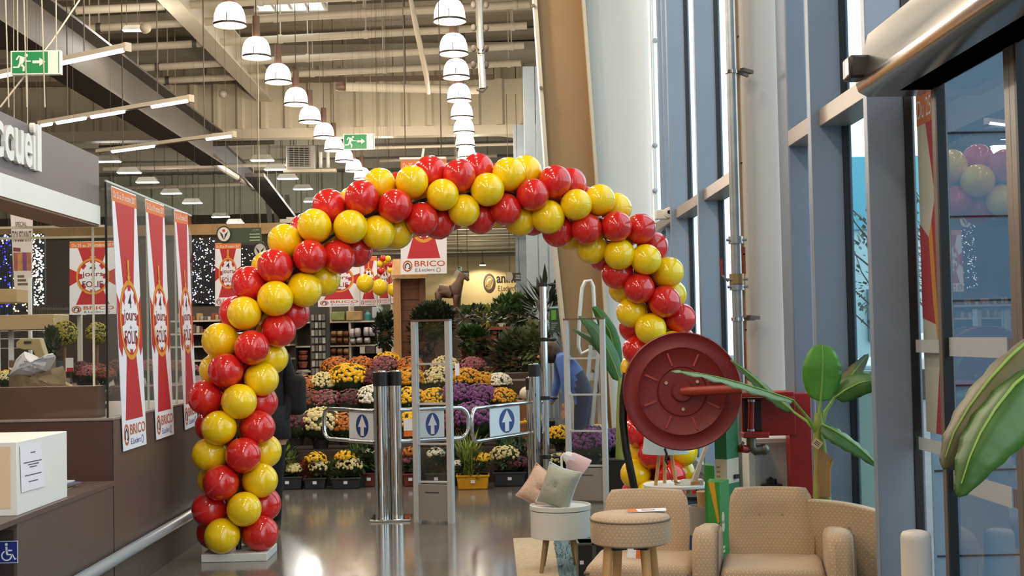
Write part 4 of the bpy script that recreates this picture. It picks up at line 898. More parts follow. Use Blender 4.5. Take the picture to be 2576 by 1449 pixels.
for k, (px, py) in enumerate(((1162, 692), (1292, 697))):        # hanging aisle signs
    a = at(px-16, py+10, 30); t = thing('aisle_sign', 'small brown hanging aisle sign %s' % ('over the horse statue' if k == 0 else 'in front of the animal lettering'), 'sign', a, 'brown aisle signs')
    W = 34*30/F; H = 20*30/F; P2 = Plane(a, (1, 0, 0), (0, 0, 1)); P2.poly(MB(), [(.05, 0), (W, 0), (W, H), (.05, H)], -.03, 0).build('board', mat('aisle_brown', '4a3626', .5), t)
    P2.ell(MB(), .05, H*.55, .08, .11, -.02, .01, 16).build('round_badge', mat('badge_cream', 'd8ccb0', .5), t)
    m = MB()
    for j in range(3): P2.poly(m, [(W*.62, H*(.25+.2*j)), (W*.95, H*(.25+.2*j)), (W*.95, H*(.33+.2*j)), (W*.62, H*(.33+.2*j))], 0, .004)
    m.build('text_lines', M_whitep, t)
    for f in (.2, .9): c = P2.p(W*f, H, -.015); MB().cyl(c, (c.x, c.y, 7), .006, n=4).build('wire', M_wire, t)
t = exit_sign('tiny far exit sign above the horse statue', 1148, 671, 1162, 684, 36, .05)
# zinc canopy ceiling of the pet department
g = thing('ceiling_pet_department', 'corrugated zinc ceiling over the pet department', None, (0, 30, 4)); g['kind'] = 'structure'
zc0 = at(1200, 604, 33).z
for k in range(13):
    Y = 27+k*.88; MB().box((-4.2, Y, zc0-.02+(.12 if k % 2 else 0)), (at(1312, 650, 33).x, Y+.6, zc0+.06+(.12 if k % 2 else 0))).build('zinc_panel', mat('zinc_sheet', '9a9484', .3, metal=.7), g)
t = thing('wall_washer', 'small warm spotlight washing the cream wall', 'spotlight', at(1214, 668, 37)); c = at(1214, 668, 37.2)
MB().lathe([(.02, .1), (.1, 0), (.11, 0)], c, 12, cap=False).build('reflector', M_can, t); MB().cyl(c, c+Vector((0, 0, .02)), .09, n=12).build('bulb', M_lampglow, t); MB().cyl(c+Vector((0, 0, .1)), (c.x, c.y, zc0+.1), .01, n=5).build('stem', M_wire, t)
L = bpy.data.lights.new('wall_washer_light', 'SPOT'); L.energy = 60; L.color = (1, .82, .55); L.spot_size = 2.4; L.shadow_soft_size = .1; lo = bpy.data.objects.new('wall_washer_light', L); COL.objects.link(lo); lo.location = c-t.location+Vector((0, 0, -.06)); lo.rotation_euler = (.35, 0, 0); lo.parent = t
# horse statue
def skin_mesh(name, nodes, edges, mats, parent, classify=None, sub=2, root=0):
    off = wloc(parent)
    me = bpy.data.meshes.new(name); me.from_pydata([Vector(n_[0]) for n_ in nodes], edges, [])
    o = bpy.data.objects.new(name, me); COL.objects.link(o)
    o.modifiers.new('k', 'SKIN'); sv = me.skin_vertices[0].data
    for i, n_ in enumerate(nodes):
        r = n_[1]; sv[i].radius = r if isinstance(r, tuple) else (r, r); sv[i].use_root = (i == root)
    s = o.modifiers.new('s', 'SUBSURF'); s.levels = sub; s.render_levels = sub
    dg = bpy.context.evaluated_depsgraph_get(); m2 = bpy.data.meshes.new_from_object(o.evaluated_get(dg))
    bpy.data.objects.remove(o); bpy.data.meshes.remove(me)
    m2.name = name
    for v in m2.vertices: v.co -= off
    m2.materials.clear()
    for mt in (mats if isinstance(mats, (list, tuple)) else [mats]): m2.materials.append(mt)
    if classify:
        for p in m2.polygons: p.material_index = classify(p.center+off)
    m2.polygons.foreach_set('use_smooth', [True]*len(m2.polygons))
    o = bpy.data.objects.new(name, m2); COL.objects.link(o); o.parent = parent; return o
D = 22.0
h = lambda px, py, dy=0: at(px, py, D)+Vector((0, dy, 0))
hs = thing('horse_statue', 'bronze brown horse statue standing above the hedge, facing right', 'statue', (h(1135, 810).x, D, h(1135, 808).z))
nodes = [(h(1120, 732), .11), (h(1135, 734), .115), (h(1150, 724), .10), (h(1158, 705), .065), (h(1160, 692), .05), (h(1170, 697), .04), (h(1180, 706), .028),
         (h(1106, 730), .10), (h(1102, 750, -.08), .05), (h(1106, 775, -.08), .025), (h(1104, 806, -.08), .02), (h(1103, 752, .08), .05), (h(1110, 776, .08), .025), (h(1110, 806, .08), .02),
         (h(1146, 752, -.08), .045), (h(1145, 778, -.08), .022), (h(1146, 808, -.08), .02), (h(1153, 750, .08), .045), (h(1155, 778, .08), .022), (h(1157, 808, .08), .02), (h(1101, 728), .03), (h(1097, 750), .02), (h(1097, 764), .012), (h(1156, 685, -.03), .012), (h(1158, 685, .03), .012)]
edges = [(0, 1), (1, 2), (2, 3), (3, 4), (4, 5), (5, 6), (0, 7), (7, 8), (8, 9), (9, 10), (7, 11), (11, 12), (12, 13), (2, 14), (14, 15), (15, 16), (2, 17), (17, 18), (18, 19), (7, 20), (20, 21), (21, 22), (4, 23), (4, 24)]
skin_mesh('body', nodes, edges, mat('bronze_brown', '5a3c28', .5, var=.2, vs=9), hs)
ho = hs.location; o = MB().box((ho.x-.35, D-.2, 0), (ho.x+.35, D+.2, ho.z)).build('statue_plinth', MATS['dark_stand_wood'], None, loc=(ho.x, D, 0), bevel=.01); tag(o, 'dark plinth hidden by the hedge under the horse statue', 'plinth')
# hedge and foliage plants
def foliage(name, label, px, py, rx, ry, d, n, ln, wd, mt, cat='plant', potd=True, group='foliage plants in the shop', th=.35, up=.2):
    c = at(px, py, d); RX, RZ = rx*d/F, ry*d/F
    t = thing(name, label, cat, (c.x, d, 0), group)
    o = leaf_cloud(c, (RX, th, RZ), n, ln, wd, up).build('leaves', mt, t); o['kind'] = 'stuff'
    MB().tube([(c.x, d, .2), (c.x+.02, d, c.z*.6), c], [.03, .025, .015], 6).build('stem', M_hut, t)
    for k in range(5):
        a_ = k*1.3; MB().tube([(c.x+.01, d, c.z-RZ*.7), c+Vector((math.cos(a_)*RX*.5, math.sin(a_)*th*.5, RZ*.4))], .008, 5).build('branch', M_hut, t)
    if potd: MB().lathe([(.11, 0), (.16, .28), (.17, .28), (.17, .31)], (c.x, d, 0), 14).build('pot', M_pot, t)
    return t
foliage('hedge_shrub', 'dark bushy hedge shrub behind the front pedestal', 1092, 806, 56, 42, 18.0, 1700, .085, .03, M_leafd, th=.28)
foliage('hedge_shrub', 'loose dark shrub in front of the wooden hut side', 1060, 850, 36, 56, 17.95, 600, .08, .025, M_leafd, th=.22)
foliage('ficus', 'bushy green ficus below the cream pet wall', 1292, 790, 56, 46, 21, 1300, .11, .04, M_leafm)
foliage('ficus', 'low dark green plant on the left side of the red shelving', 1190, 850, 38, 28, 18.95, 420, .11, .035, M_leafm, th=.22)
foliage('ficus', 'grey green leafy plant right of the red shelving', 1290, 900, 52, 66, 18.5, 900, .12, .045, mat('grey_green_leaf', '4c5638', .6, var=.3, vs=10))
foliage('palm_plant', 'dark palm with narrow leaves behind the chrome pole', 1368, 790, 30, 56, 19, 170, .38, .035, M_leafd, th=.3)
foliage('ficus', 'olive leafed plant behind the bending person', 1345, 870, 40, 50, 18.0, 560, .12, .04, mat('olive_leaf', '59623a', .6, var=.3, vs=10))
foliage('ficus', 'green plant at the back, left of the wooden hut', 968, 830, 24, 44, 20.5, 520, .1, .035, M_leafd)
foliage('low_plant', 'low yellow green plants before the red shelving', 1180, 945, 50, 16, 18.05, 300, .1, .03, M_leafl, up=.6, th=.25)
# red brown plant shelving
sh_ = thing('plant_shelving', 'red brown wooden plant shelving behind the gates', 'shelving', (at(1225, 950, 19.4).x, 19.4, 0))
for px in (1206, 1243, 1166, 1296): a = at(px, 815, 19.4); MB().box((a.x-.035, 19.36, 0), (a.x+.035, 19.44, at(px, 826 if px in (1206, 1243) else 880, 19.4).z)).build('post', mat('red_brown_wood', '8a4428', .55, var=.15, vs=6), sh_)
for (x0, x1, y) in ((1160, 1300, 828), (1160, 1246, 880), (1204, 1300, 878), (1206, 1244, 852), (1162, 1302, 930)): a, b = at(x0, y, 19.4), at(x1, y, 19.4); MB().box((a.x, 19.3, a.z-.02), (b.x, 19.9, a.z+.025)).build('shelf_board', MATS['red_brown_wood'], sh_)
for k, (px, py) in enumerate(((1176, 822), (1200, 818), (1222, 822), (1262, 822), (1180, 872), (1222, 872), (1262, 872), (1285, 872), (1178, 922), (1215, 922), (1258, 922), (1280, 922))):
    p = at(px, py+6, 19.45); t = thing('shelf_plant', 'small potted plant on the red shelving, number %d along' % (k+1) if 0 else 'small potted plant on the red brown shelving, %s board, %s' % (('upper', 'middle', 'lower')[k//4], ('far left', 'centre left', 'centre right', 'far right')[k % 4]), 'plant', p, 'potted plants on the red shelving')
    MB().lathe([(.05, 0), (.065, .09), (.07, .09)], p, 10).build('pot', (M_white, M_pot, M_pine)[k % 3], t)
    o = leaf_cloud(p+Vector((0, 0, .2)), (.12, .1, .1), 60, .12, .025, .5).build('leaves', (M_leafm, M_leafd, M_leafl)[k % 3], t); o['kind'] = 'stuff'
# white rack at the wall, advert board
t = thing('white_rack', 'white rack with boxes beside the pale wall panels', 'rack', at(1325, 900, 22)); 
for y in (776, 800, 826): (a, b) = B(1308, y, 1340, y+4, 22, .4); MB().box(a, b).build('shelf', M_white, t)
(a, b) = B(1308, 780, 1311, 1000, 22, .4); MB().box((a[0], 22, 0), (b[0], 22.4, at(1310, 775, 22).z)).build('side', M_white, t)
(a, b) = B(1337, 780, 1340, 1000, 22, .4); MB().box((a[0], 22, 0), (b[0], 22.4, at(1310, 775, 22).z)).build('side', M_white, t)
for k, (x0, y0, x1, y1, c) in enumerate(((1312, 786, 1322, 800, 'c9b09c'), (1324, 784, 1334, 800, 'b8a294'), (1312, 806, 1320, 826, 'e6e2da'), (1325, 806, 1333, 826, 'dcdcd8'), (1314, 758, 1332, 776, '3a3440'))):
    (a, b) = B(x0, y0, x1, y1, 22.05, .25); o = MB().box(a, b).build('packaged_item', mat('rack_item_%d' % k, c, .6), None, loc=a, bevel=.01); tag(o, ('beige carton, left on the white rack', 'taupe carton, right on the white rack', 'white bottle pack, left on the white rack', 'white bottle pack, right on the white rack', 'dark round topped item on the white rack')[k], 'package', 'items on the white rack')
t = thing('advert_board', 'dark green advert board with lime panel by the tan column', 'board', at(1396, 836, 16)); (a, b) = B(1384, 775, 1410, 836, 16, .03)
MB().box(a, b).build('board', mat('dark_green_board', '24443c', .5), t); (a, b) = B(1387, 780, 1399, 805, 15.995, .004); MB().box(a, b).build('lime_panel', mat('lime_print', '5ca03c', .5), t); (a, b) = B(1383, 771, 1411, 776, 15.99, .05); MB().box(a, b).build('blue_edge', mat('light_blue_edge', '9cc8dc', .5), t)
m = MB()
for k in range(4): (a, b) = B(1387, 812+k*5, 1403-k*3, 814+k*5, 15.995, .003); m.box(a, b)
m.build('text_lines', mat('pale_ink', 'a8b8a8', .6), t); x_ = at(1397, 900, 16).x; MB().box((x_-.02, 16.01, 0), (x_+.02, 16.03, at(1397, 836, 16).z)).build('leg', M_alu, t)
# product gondola between the arch and the hut
M_shelf = mat('cream_shelf', 'c8c0ae', .5)
gd = thing('product_gondola', 'long shop gondola with sacks and boxes left of the hut', 'shelving', (at(870, 960, 25).x, 25, 0))
xa, xb = at(735, 900, 25).x, at(990, 900, 25).x
for y in (808, 868, 930, 985): z = at(870, y, 25).z; MB().box((xa, 24.7, z-.03), (xb, 25.4, z)).build('shelf', M_shelf, gd)
MB().box((xa, 25.4, 0), (xb, 25.45, at(870, 765, 25).z)).build('back_panel', mat('dark_back', '4a4038', .7), gd)
for px in (738, 828, 885, 955, 990): x = at(px, 900, 25).x; MB().box((x-.02, 24.72, 0), (x+.02, 25.4, at(870, 768, 25).z)).build('upright', M_shelf, gd)
M_sack = [mat('brown_sack', '8a6440', .7, var=.3, vs=9), mat('tan_sack', 'a88458', .7, var=.25, vs=9), mat('rust_sack', '7a4430', .7, var=.3, vs=9), mat('white_sack', 'd0c8cc', .6, var=.2, vs=12)]
def sack(px, py, w_, h_, d, mt, label, group):
    c = at(px, py, d); W, H = w_*d/F/2, h_*d/F/2
    rows = []
    for j in range(5):
        v = -1+j*.5; s = 1-.25*v*v; rows.append([c+Vector((W*s*x*(1.05 if abs(v) > .9 else 1), y*.14*(1-abs(v)**3*.8), H*v)) for x, y in ((-1, 0), (-.6, -1), (0, -1.15), (.6, -1), (1, 0), (.6, 1), (0, 1.1), (-.6, 1))])
    m = MB().grid(rows, True); m.add(rows[0], [tuple(range(7, -1, -1))]); m.add(rows[-1], [tuple(range(8))])
    o = m.build('sack', mt, None, loc=c); return tag(o, label, 'sack', group)
i = 0
for r_, y in enumerate((840, 856, 884, 900, 916, 946, 962)):
    for q, x in enumerate((840, 856, 872)):
        sack(x, y, 17, 15, 24.75, M_sack[(r_+q) % 3], '%s sack in the gondola bay left of the white packs, %s row, %s' % (('brown', 'tan', 'rust coloured')[(r_+q) % 3], ('top', 'second', 'third', 'fourth', 'fifth', 'sixth', 'lowest')[r_], ('left', 'middle', 'right')[q]), 'sacks on the gondola')
for q, (x, y) in enumerate(((886, 838), (900, 836), (922, 834), (936, 834), (888, 858), (904, 856), (924, 856))):
    sack(x, y, 16, 22 if q < 4 else 14, 24.7, M_sack[3], 'white printed bag on the gondola, %s' % ('far left above', 'left above', 'right above', 'far right above', 'left below', 'middle below', 'right below')[q], 'white bags on the gondola')
PB = [(833, 784, 866, 806, '7e8a4c', 'green picture carton on the top shelf'), (871, 782, 908, 806, 'b89868', 'tan picture carton on the top shelf'), (915, 780, 932, 806, '3a8a86', 'teal plastic canister on the top shelf'), (936, 772, 960, 800, 'b8c4cc', 'pale grey tub on the top shelf'),
      (905, 872, 918, 890, 'd8d2c8', 'white carton beside the dark one'), (920, 872, 944, 890, '4a3c40', 'dark carton with badge'), (946, 872, 960, 890, 'dcd0c4', 'second white carton beside the dark one'), (945, 858, 975, 868, 'e8e4de', 'long white carton'), (900, 906, 950, 930, 'cfd0cc', 'white open tray of packets'),
      (748, 882, 772, 892, 'a85c48', 'terracotta pot stack top'), (748, 894, 772, 906, 'a85c48', 'terracotta pot stack second'), (748, 910, 772, 926, '9c5442', 'terracotta pot stack lower'), (745, 930, 775, 945, 'd8d4cc', 'white trough under the terracotta pots'), (805, 912, 820, 940, 'd4d8dc', 'white info panel by the sacks')]
for k, (x0, y0, x1, y1, c, lb) in enumerate(PB):
    (a, b) = B(x0, y0, x1, y1, 24.66, .3)
    if 'pot' in lb:
        cx = (a[0]+b[0])/2; rr = (b[0]-a[0])/2; o = MB().lathe([(rr*.75, a[2]), (rr*.95, b[2]-.03), (rr, b[2]-.03), (rr, b[2])], (cx, 24.8, 0), 16).build('terracotta_pot', mat('box_%d' % k, c, .7), None, loc=(cx, 24.8, a[2]))
    elif 'canister' in lb:
        cx = (a[0]+b[0])/2; rr = (b[0]-a[0])/2; o = MB().lathe([(rr, a[2]), (rr, b[2]-.08), (rr*.4, b[2]-.03), (rr*.4, b[2])], (cx, 24.8, 0), 16).build('canister', mat('box_%d' % k, c, .4), None, loc=(cx, 24.8, a[2]))
    else: o = MB().box(a, b).build('carton', mat('box_%d' % k, c, .6, var=.25, vs=7), None, loc=a, bevel=.01)
    tag(o, lb+' on the gondola', 'package', 'packages on the gondola')
# dark patterned column of small goods behind the arch leg
t = thing('goods_tower', 'dark tower rack of small hanging goods left of the sacks', 'rack', (at(800, 960, 23.5).x, 23.5, 0))
(a, b) = B(782, 772, 824, 960, 23.5, .3); MB().box((a[0], 23.5, 0), (b[0], 23.8, b[2])).build('back_panel', mat('tower_dark', '3c3a36', .7), t)
for r_ in range(13):
    for q in range(4):
        x0 = a[0]+.03+q*(b[0]-a[0]-.06)/4; z0 = .25+r_*(b[2]-.35)/13; MB().box((x0, 23.44, z0), (x0+.05, 23.5, z0+.1)).build('hanging_pack', mat('pack_%d' % ((r_*3+q) % 4), ('8c8a84', '5a5650', 'b0aca4', '6c7064')[(r_*3+q) % 4], .5), t)
# string light walls and green aisle sign
def light_curtain(label, x0, x1, y0, y1, d, n, cols, bg='14141c'):
    a, b = at(x0, y1, d), at(x1, y0, d); t = thing('light_curtain', label, 'light curtain', (a.x, d, a.z), 'light curtains on the dark wall')
    MB().box((a.x, d, a.z), (b.x, d+.05, b.z)).build('dark_panel', mat('curtain_dark', bg, .6), t)
    for k in range(8): x = a.x+(k+.5)*(b.x-a.x)/8; MB().cyl((x, d-.03, a.z), (x, d-.03, b.z), .005, n=4).build('cable', M_black, t)
    for ci, c in enumerate(cols):
        m = MB()
        for k in range(n//len(cols)): m.sph((random.uniform(a.x, b.x), d-.03-random.uniform(0, .03), random.uniform(a.z, b.z)), random.uniform(.006, .014), 6, 4)
        o = m.build('bulbs', mat('bulb_'+c, c, .4, emit=1.6), t); o['kind'] = 'stuff'
    for x in (a.x+.05, b.x-.05): MB().cyl((x, d+.02, b.z), (x, d+.02, rz(x)-.02), .0018, n=4).build('wire', M_wire, t)
    return t
light_curtain('wavy curtain of white fairy lights left of the event poster', 486, 541, 598, 765, 25.1, 150, ('f4f0f8', 'd0d4ff', 'fff0dc'))
light_curtain('dark panel with scattered round lights right of the event poster', 606, 642, 616, 700, 25.1, 26, ('e8f4e0',))
light_curtain('blue fairy light curtain at far left behind the desk glass', -20, 30, 590, 800, 17.5, 110, ('4a40ff', 'd8e0c8', '3a34e8'))
t = light_curtain('cascade of silver tinsel with glowing glints behind the desk glass', 84, 112, 588, 768, 16.5, 190, ('f4f6ff', 'ffffff', 'ffe8c8'))  # silver tinsel, its glints put in as glowing dots
light_curtain('gold and silver fairy light bunch under the sale poster', 38, 82, 700, 785, 16.4, 60, ('f4f6ff', 'ffd8a0'))
a = at(570, 612, 22.5); W = 100*22.5/F; H = 38*22.5/F
t = thing('aisle_sign', 'dark green hanging aisle sign with round plant badge', 'sign', a)
P = Plane(a, (1, 0, 0), (0, 0, 1)); P.poly(MB(), [(-.08, 0), (W*.87, 0), (W*.87, H), (-.08, H)], -.04, 0).build('board', mat('aisle_green', '2c3a22', .5), t)
bd = P.ell(MB(), -.04, H*.6, .115, .13, 0, .02, 24).build('badge', mat('badge_white', 'd8d4c8', .5), t); P.ring(MB(), -.04, H*.6, .125, .14, .02, .02, .0, .025, 24).build('badge_ring', M_inkb, bd)
m = MB()
for s in (-1, 1): P.poly(m, [(-.04, H*.6-.09), (-.04+s*.03, H*.6-.05), (-.04+s*.075, H*.6+.05), (-.04+s*.02, H*.6)], .02, .025)
m.build('badge_leaves', M_inkb, bd); P.ell(MB(), -.04, H*.6+.06, .025, .025, .02, .025, 12).build('badge_dot', M_redp, bd)
m = MB()
for k in range(3): P.poly(m, [(W*.58, H*(.14+.2*k)), (W*.84, H*(.14+.2*k)), (W*.84, H*(.2+.2*k)), (W*.58, H*(.2+.2*k))], 0, .004)
P.text(m, 'jardin', W*.66, H*.8, W*.16, H*.1, .004); m.build('text_lines', mat('sage_ink', 'a8b890', .6), t)
for f in (.0, .8): c = P.p(W*f, H, -.02); MB().cyl(c, (c.x, c.y, 7.6), .004, n=5).build('wire', M_wire, t)
a = at(655, 630, 23); t = thing('aisle_sign', 'second round plant badge sign just above the left arch shoulder', 'sign', a); P = Plane(a, (1, 0, 0), (0, 0, 1)); b_ = P.ell(MB(), 0, 0, .11, .13, 0, .03, 24).build('badge', MATS['badge_white'], t)
P.ring(MB(), 0, 0, .12, .14, .02, .02, 0, .035, 24).build('badge_ring', M_inkb, b_); m = MB()
for s in (-1, 1): P.poly(m, [(0, -.09), (s*.03, -.05), (s*.075, .05), (s*.02, 0)], .03, .035)
m.build('badge_leaves', M_inkb, b_); MB().cyl(a+Vector((0, 0, .13)), (a.x, a.y, 7.6), .004, n=5).build('wire', M_beam, t)
# shelving and dark wall behind the light curtains
g = thing('wall_display', 'dark brown display wall behind the lights', None, (at(300, 700, 25).x, 25, 0)); g['kind'] = 'structure'
(a, b) = B(-200, 606, 660, 800, 25.2, .2); MB().box((a[0], 25.2, 0), (b[0], 25.4, b[2])).build('panel', mat('dark_brown_wall', '3c3028', .7, var=.15, vs=1.5), g)
for k in range(6): x = a[0]+k*(b[0]-a[0])/6; MB().box((x, 25.17, 0), (x+.02, 25.2, b[2])).build('panel_joint', M_inkb, g)
(a, b) = B(-200, 560, 720, 604, 27, .8); MB().box(a, b).build('top_stock_ledge', mat('cardboard_stock', 'a07e54', .7, var=.2, vs=2), g)
g2 = thing('stock_shelving', 'cream stock shelving under the dark wall behind the banners', 'shelving', (at(500, 900, 23.5).x, 23.5, 0))
xa, xb = at(440, 900, 23.5).x, at(735, 900, 23.5).x
for y in (806, 838, 870, 905): z = at(500, y, 23.5).z; MB().box((xa, 23.2, z-.03), (xb, 23.9, z)).build('shelf', M_shelf, g2)
MB().box((xa, 23.9, 0), (xb, 23.95, at(500, 770, 23.5).z)).build('back_panel', MATS['dark_back'], g2)
for k in range(26):
    r_, q = divmod(k, 13); x = 446+q*9.5; y = (806, 838)[r_]; hgt = random.choice((10, 14, 18, 22)); (a, b) = B(x, y-hgt, x+8, y-.5, 23.25, .3)
    o = MB().box(a, b).build('carton', mat('stock_%d' % (k % 5), ('b89468', 'a8a49c', '6a5c50', 'c8c0b0', '8a4a38')[k % 5], .6, var=.15, vs=6), None, loc=a, bevel=.01)
    tag(o, '%s carton on the %s stock shelf behind the banners, place %s from the left' % (('kraft', 'grey', 'dark brown', 'cream', 'rust')[k % 5], ('upper', 'lower')[r_], ('first', 'second', 'third', 'fourth', 'fifth', 'sixth', 'seventh', 'eighth', 'ninth', 'tenth', 'eleventh', 'twelfth', 'thirteenth')[q]), 'carton', 'cartons on the stock shelving')
# ================================================================ things behind the desk glass
p = at(30, 730, 15.8); t = thing('sale_poster', 'narrow pale hanging poster reading special toussaint behind the desk glass', 'poster', p); W = 56*15.8/F; H = 195*15.8/F
P = Plane(p, (1, 0, 0), (-.015, 0, 1)); P.poly(MB(), [(.03, 0), (W-.03, -.02), (W, H-.02), (0, H)], -.004, 0).build('sheet', mat('pale_pink_paper', 'dccfc8', .6), t)
m = MB(); P.text(m, 'SPÉCIAL', W*.22, H*.82, W*.5, H*.07, .003); m.build('lettering', M_inkb, t)
m = MB(); P.text(m, 'TOUSSAINT', W*.06, H*.62, W*.86, H*.14, .003, .01); m.build('lettering', mat('maroon_grey_ink', '6a3a40', .6), t)
for k, c in enumerate(('a85a4a', 'b8803c', '7a3a72', 'a86a48')): P.poly(MB(), [(W*(.1+.2*k), H*.25), (W*(.29+.2*k), H*.245), (W*(.29+.2*k), H*.48), (W*(.1+.2*k), H*.485)], 0, .002).build('picture', mat('pic_%d' % k, c, .6, var=.3, vs=14), t)
P.poly(MB(), [(W*.1, H*.5), (W*.42, H*.49), (W*.42, H*.54), (W*.1, H*.55)], 0, .002).build('price_flash', mat('plum_print', '7a3038', .6), t)
for k in range(3): P.poly(MB(), [(W*.26, H*(.06+.05*k)), (W*(.72-.08*k), H*(.06+.05*k)), (W*(.72-.08*k), H*(.09+.05*k)), (W*.26, H*(.09+.05*k))], 0, .002).build('small_print', MATS['brown_ink'], t)
for f in (.2, .8): c = P.p(W*f, H); MB().cyl(c, (c.x, c.y, 7.5), .005, n=4).build('wire', M_beam, t)
# beige counter blocks
for k, (x0, y0, x1, y1, d, lb) in enumerate(((-60, 726, 42, 762, 13.5, 'upper beige shelf block at far left behind the desk glass'), (-60, 790, 136, 832, 12.6, 'long beige shelf block behind the desk glass'))):
    (a, b) = B(x0, y0, x1, y1, d, .45); t = thing('shelf_block', lb, 'shelf', (a[0], d, 0)); MB().box(a, b).build('block', mat('beige_laminate', 'b59a72', .5), t, bevel=.006)
    MB().box((b[0]-.5, d+.2, 1.141), (b[0]-.46, d+.24, a[2])).build('leg', M_white, t); MB().box((a[0]+.1, d+.2, 1.141), (a[0]+.14, d+.24, a[2])).build('leg', M_white, t)
t = thing('white_shelf_frame', 'white frame rack with dark goods under the beige block', 'rack', (at(60, 850, 13.5).x, 13.5, 0))
for y in (832, 852, 876): (a, b) = B(-40, y-2, 84, y+2, 13.5, .4); MB().box(a, b).build('bar', M_white, t)
(a, b) = B(78, 700, 84, 860, 13.5, .04); MB().box((a[0], 13.42, 1.141), (b[0], 13.46, b[2])).build('post', M_white, t)
for k in range(14):
    x = 85+k*7; c = at(x, 782, 16.2); o = MB().lathe([(.03, 0), (.035, .07), (.012, .1), (.012, .13)], c-Vector((0, 0, .06)), 8).build('bottle', mat('dark_bottle', '2c2620', .3), None, loc=c); tag(o, 'small dark bottle on the ledge under the silver tinsel, place %s from the left' % ('first', 'second', 'third', 'fourth', 'fifth', 'sixth', 'seventh', 'eighth', 'ninth', 'tenth', 'eleventh', 'twelfth', 'thirteenth', 'fourteenth')[k], 'bottle', 'bottles on the ledge')
(a, b) = B(60, 789, 185, 793, 16, .5); t = thing('bottle_ledge', 'narrow cream ledge carrying small dark bottles', 'shelf', a); MB().box(a, b).build('ledge', M_shelf, t); MB().box((b[0]-.05, 16.3, 0), (b[0], 16.35, a[2])).build('leg', M_shelf, t)
# beige handle chair / crate
t = thing('beige_crate', 'beige folded cardboard carrier behind the wrapped bouquet', 'carrier', (at(75, 900, 10.6).x, 10.6, 1.0)); zc_ = .95
MB().prism([at(x, y, 10.6) for x, y in ((40, 862), (52, 852), (100, 852), (116, 905), (92, 905), (82, 880), (58, 880), (40, 874))], (0, .1, 0)).build('carrier', mat('kraft_beige', 'a8966e', .6), t, bevel=.005)
(a, b) = B(60, 858, 78, 864, 10.59, .01); MB().box(a, b).build('slot', M_inkb, t)
o = MB().box((at(34, 930, 10.6).x, 10.5, 0), (at(120, 930, 10.6).x, 10.8, at(80, 905, 10.6).z)).build('back_table', mat('taupe_table', '6a5644', .6), None, loc=(at(77, 930, 10.6).x, 10.6, 0)); tag(o, 'narrow taupe stand under the beige carrier', 'stand')
# wrapped bouquet
bq = thing('wrapped_bouquet', 'bouquet wrapped in white paper and kraft lying behind the desk glass', 'bouquet', at(90, 985, 9.0)); D = 9.0
def crumple(name, pts, mt, d, th=.22):
    n = len(pts); cx, cy = sum(p[0] for p in pts)/n, sum(p[1] for p in pts)/n; ol = []
    for i in range(n):
        for k in range(3): f = k/3; a_, b_ = pts[i], pts[(i+1) % n]; ol.append((a_[0]+(b_[0]-a_[0])*f+random.uniform(-2, 2)*(k > 0), a_[1]+(b_[1]-a_[1])*f+random.uniform(-2, 2)*(k > 0)))
    m = MB()
    for sgn in (-1, 1):
        rows = []
        for j in range(6):
            r = 1-j/6; bul = (1-r*r)**.5*th*(.45 if sgn < 0 else .8)
            rows.append([at(cx+(x-cx)*r, cy+(y-cy)*r, d)+Vector((0, sgn*bul+random.uniform(-.012, .012)*(j > 0), random.uniform(-.004, .004)*(j > 0))) for x, y in ol])
        m.grid(rows, True); m.add(rows[-1], [tuple(range(len(ol)))])
    return m.build(name, mt, bq, sh=25)
crumple('white_paper', [(22, 945), (40, 905), (62, 884), (78, 905), (98, 910), (120, 900), (132, 888), (138, 896), (120, 935), (80, 950)], mat('crumpled_white', 'd8d4dc', .6), 8.95)
crumple('kraft_wrap', [(20, 924), (60, 985), (150, 988), (168, 970), (158, 920), (110, 930), (70, 940), (35, 935)], mat('kraft_wrap', 'a88c6c', .6, var=.15, vs=12), 9.0)
crumple('kraft_end', [(165, 960), (190, 985), (200, 995), (180, 998), (160, 985)], MATS['kraft_wrap'], 8.9, .08)
t = thing('price_card', 'white card with red foot among the flowers behind the glass', 'price card', at(172, 925, 9.3)); (a, b) = B(165, 900, 184, 935, 9.3, .006); MB().box(a, b).build('card', M_whitep, t); (a, b) = B(168, 925, 184, 935, 9.295, .005); MB().box(a, b).build('red_foot', M_redp, t); MB().cyl((b[0]-.02, 9.31, 1.1), (b[0]-.02, 9.31, a[2]), .004, n=5).build('stake', M_wire, t)
# topiary balls
for k, (px, py, r, d, lb) in enumerate(((163, 838, 30, 12.0, 'yellow green round topiary behind the wrapped bouquet'), (244, 838, 26, 12.4, 'second yellow green topiary at the glass corner'))):
    c = at(px, py, d); R = r*d/F; t = thing('topiary_ball', lb, 'plant', (c.x, d, 0), 'topiary balls')
    MB().sph(c, R*.8, 14, 10).build('core', mat('moss_core', '4c4a1c', .8), t); o = blossom_cloud([(p+c, n_) for p, n_ in dome_pts(R, 420, 1, 0, -1)], .012).build('leaves', mat('yellow_green_leaf', '8a7c2c', .7, var=.25, vs=40), t, sh=0); o['kind'] = 'stuff'
    MB().cyl((c.x, d, .4), (c.x, d, c.z), .012, n=6).build('stem', M_hut, t); MB().lathe([(.1, 0), (.14, .4), (.15, .4)], (c.x, d, 0), 14).build('pot', M_pot, t)
c = at(130, 870, 11.2); o = thing('cone_shrub', 'dark green cone shrub beside the topiary', 'plant', (c.x, 11.2, 0)); k = leaf_cloud(c, (.07, .07, .15), 260, .05, .012, 1).build('leaves', M_leafd, o); k['kind'] = 'stuff'; MB().lathe([(.07, 0), (.1, c.z-.15), (.1, c.z-.13)], (c.x, 11.2, 0), 12).build('pot', M_pot, o)
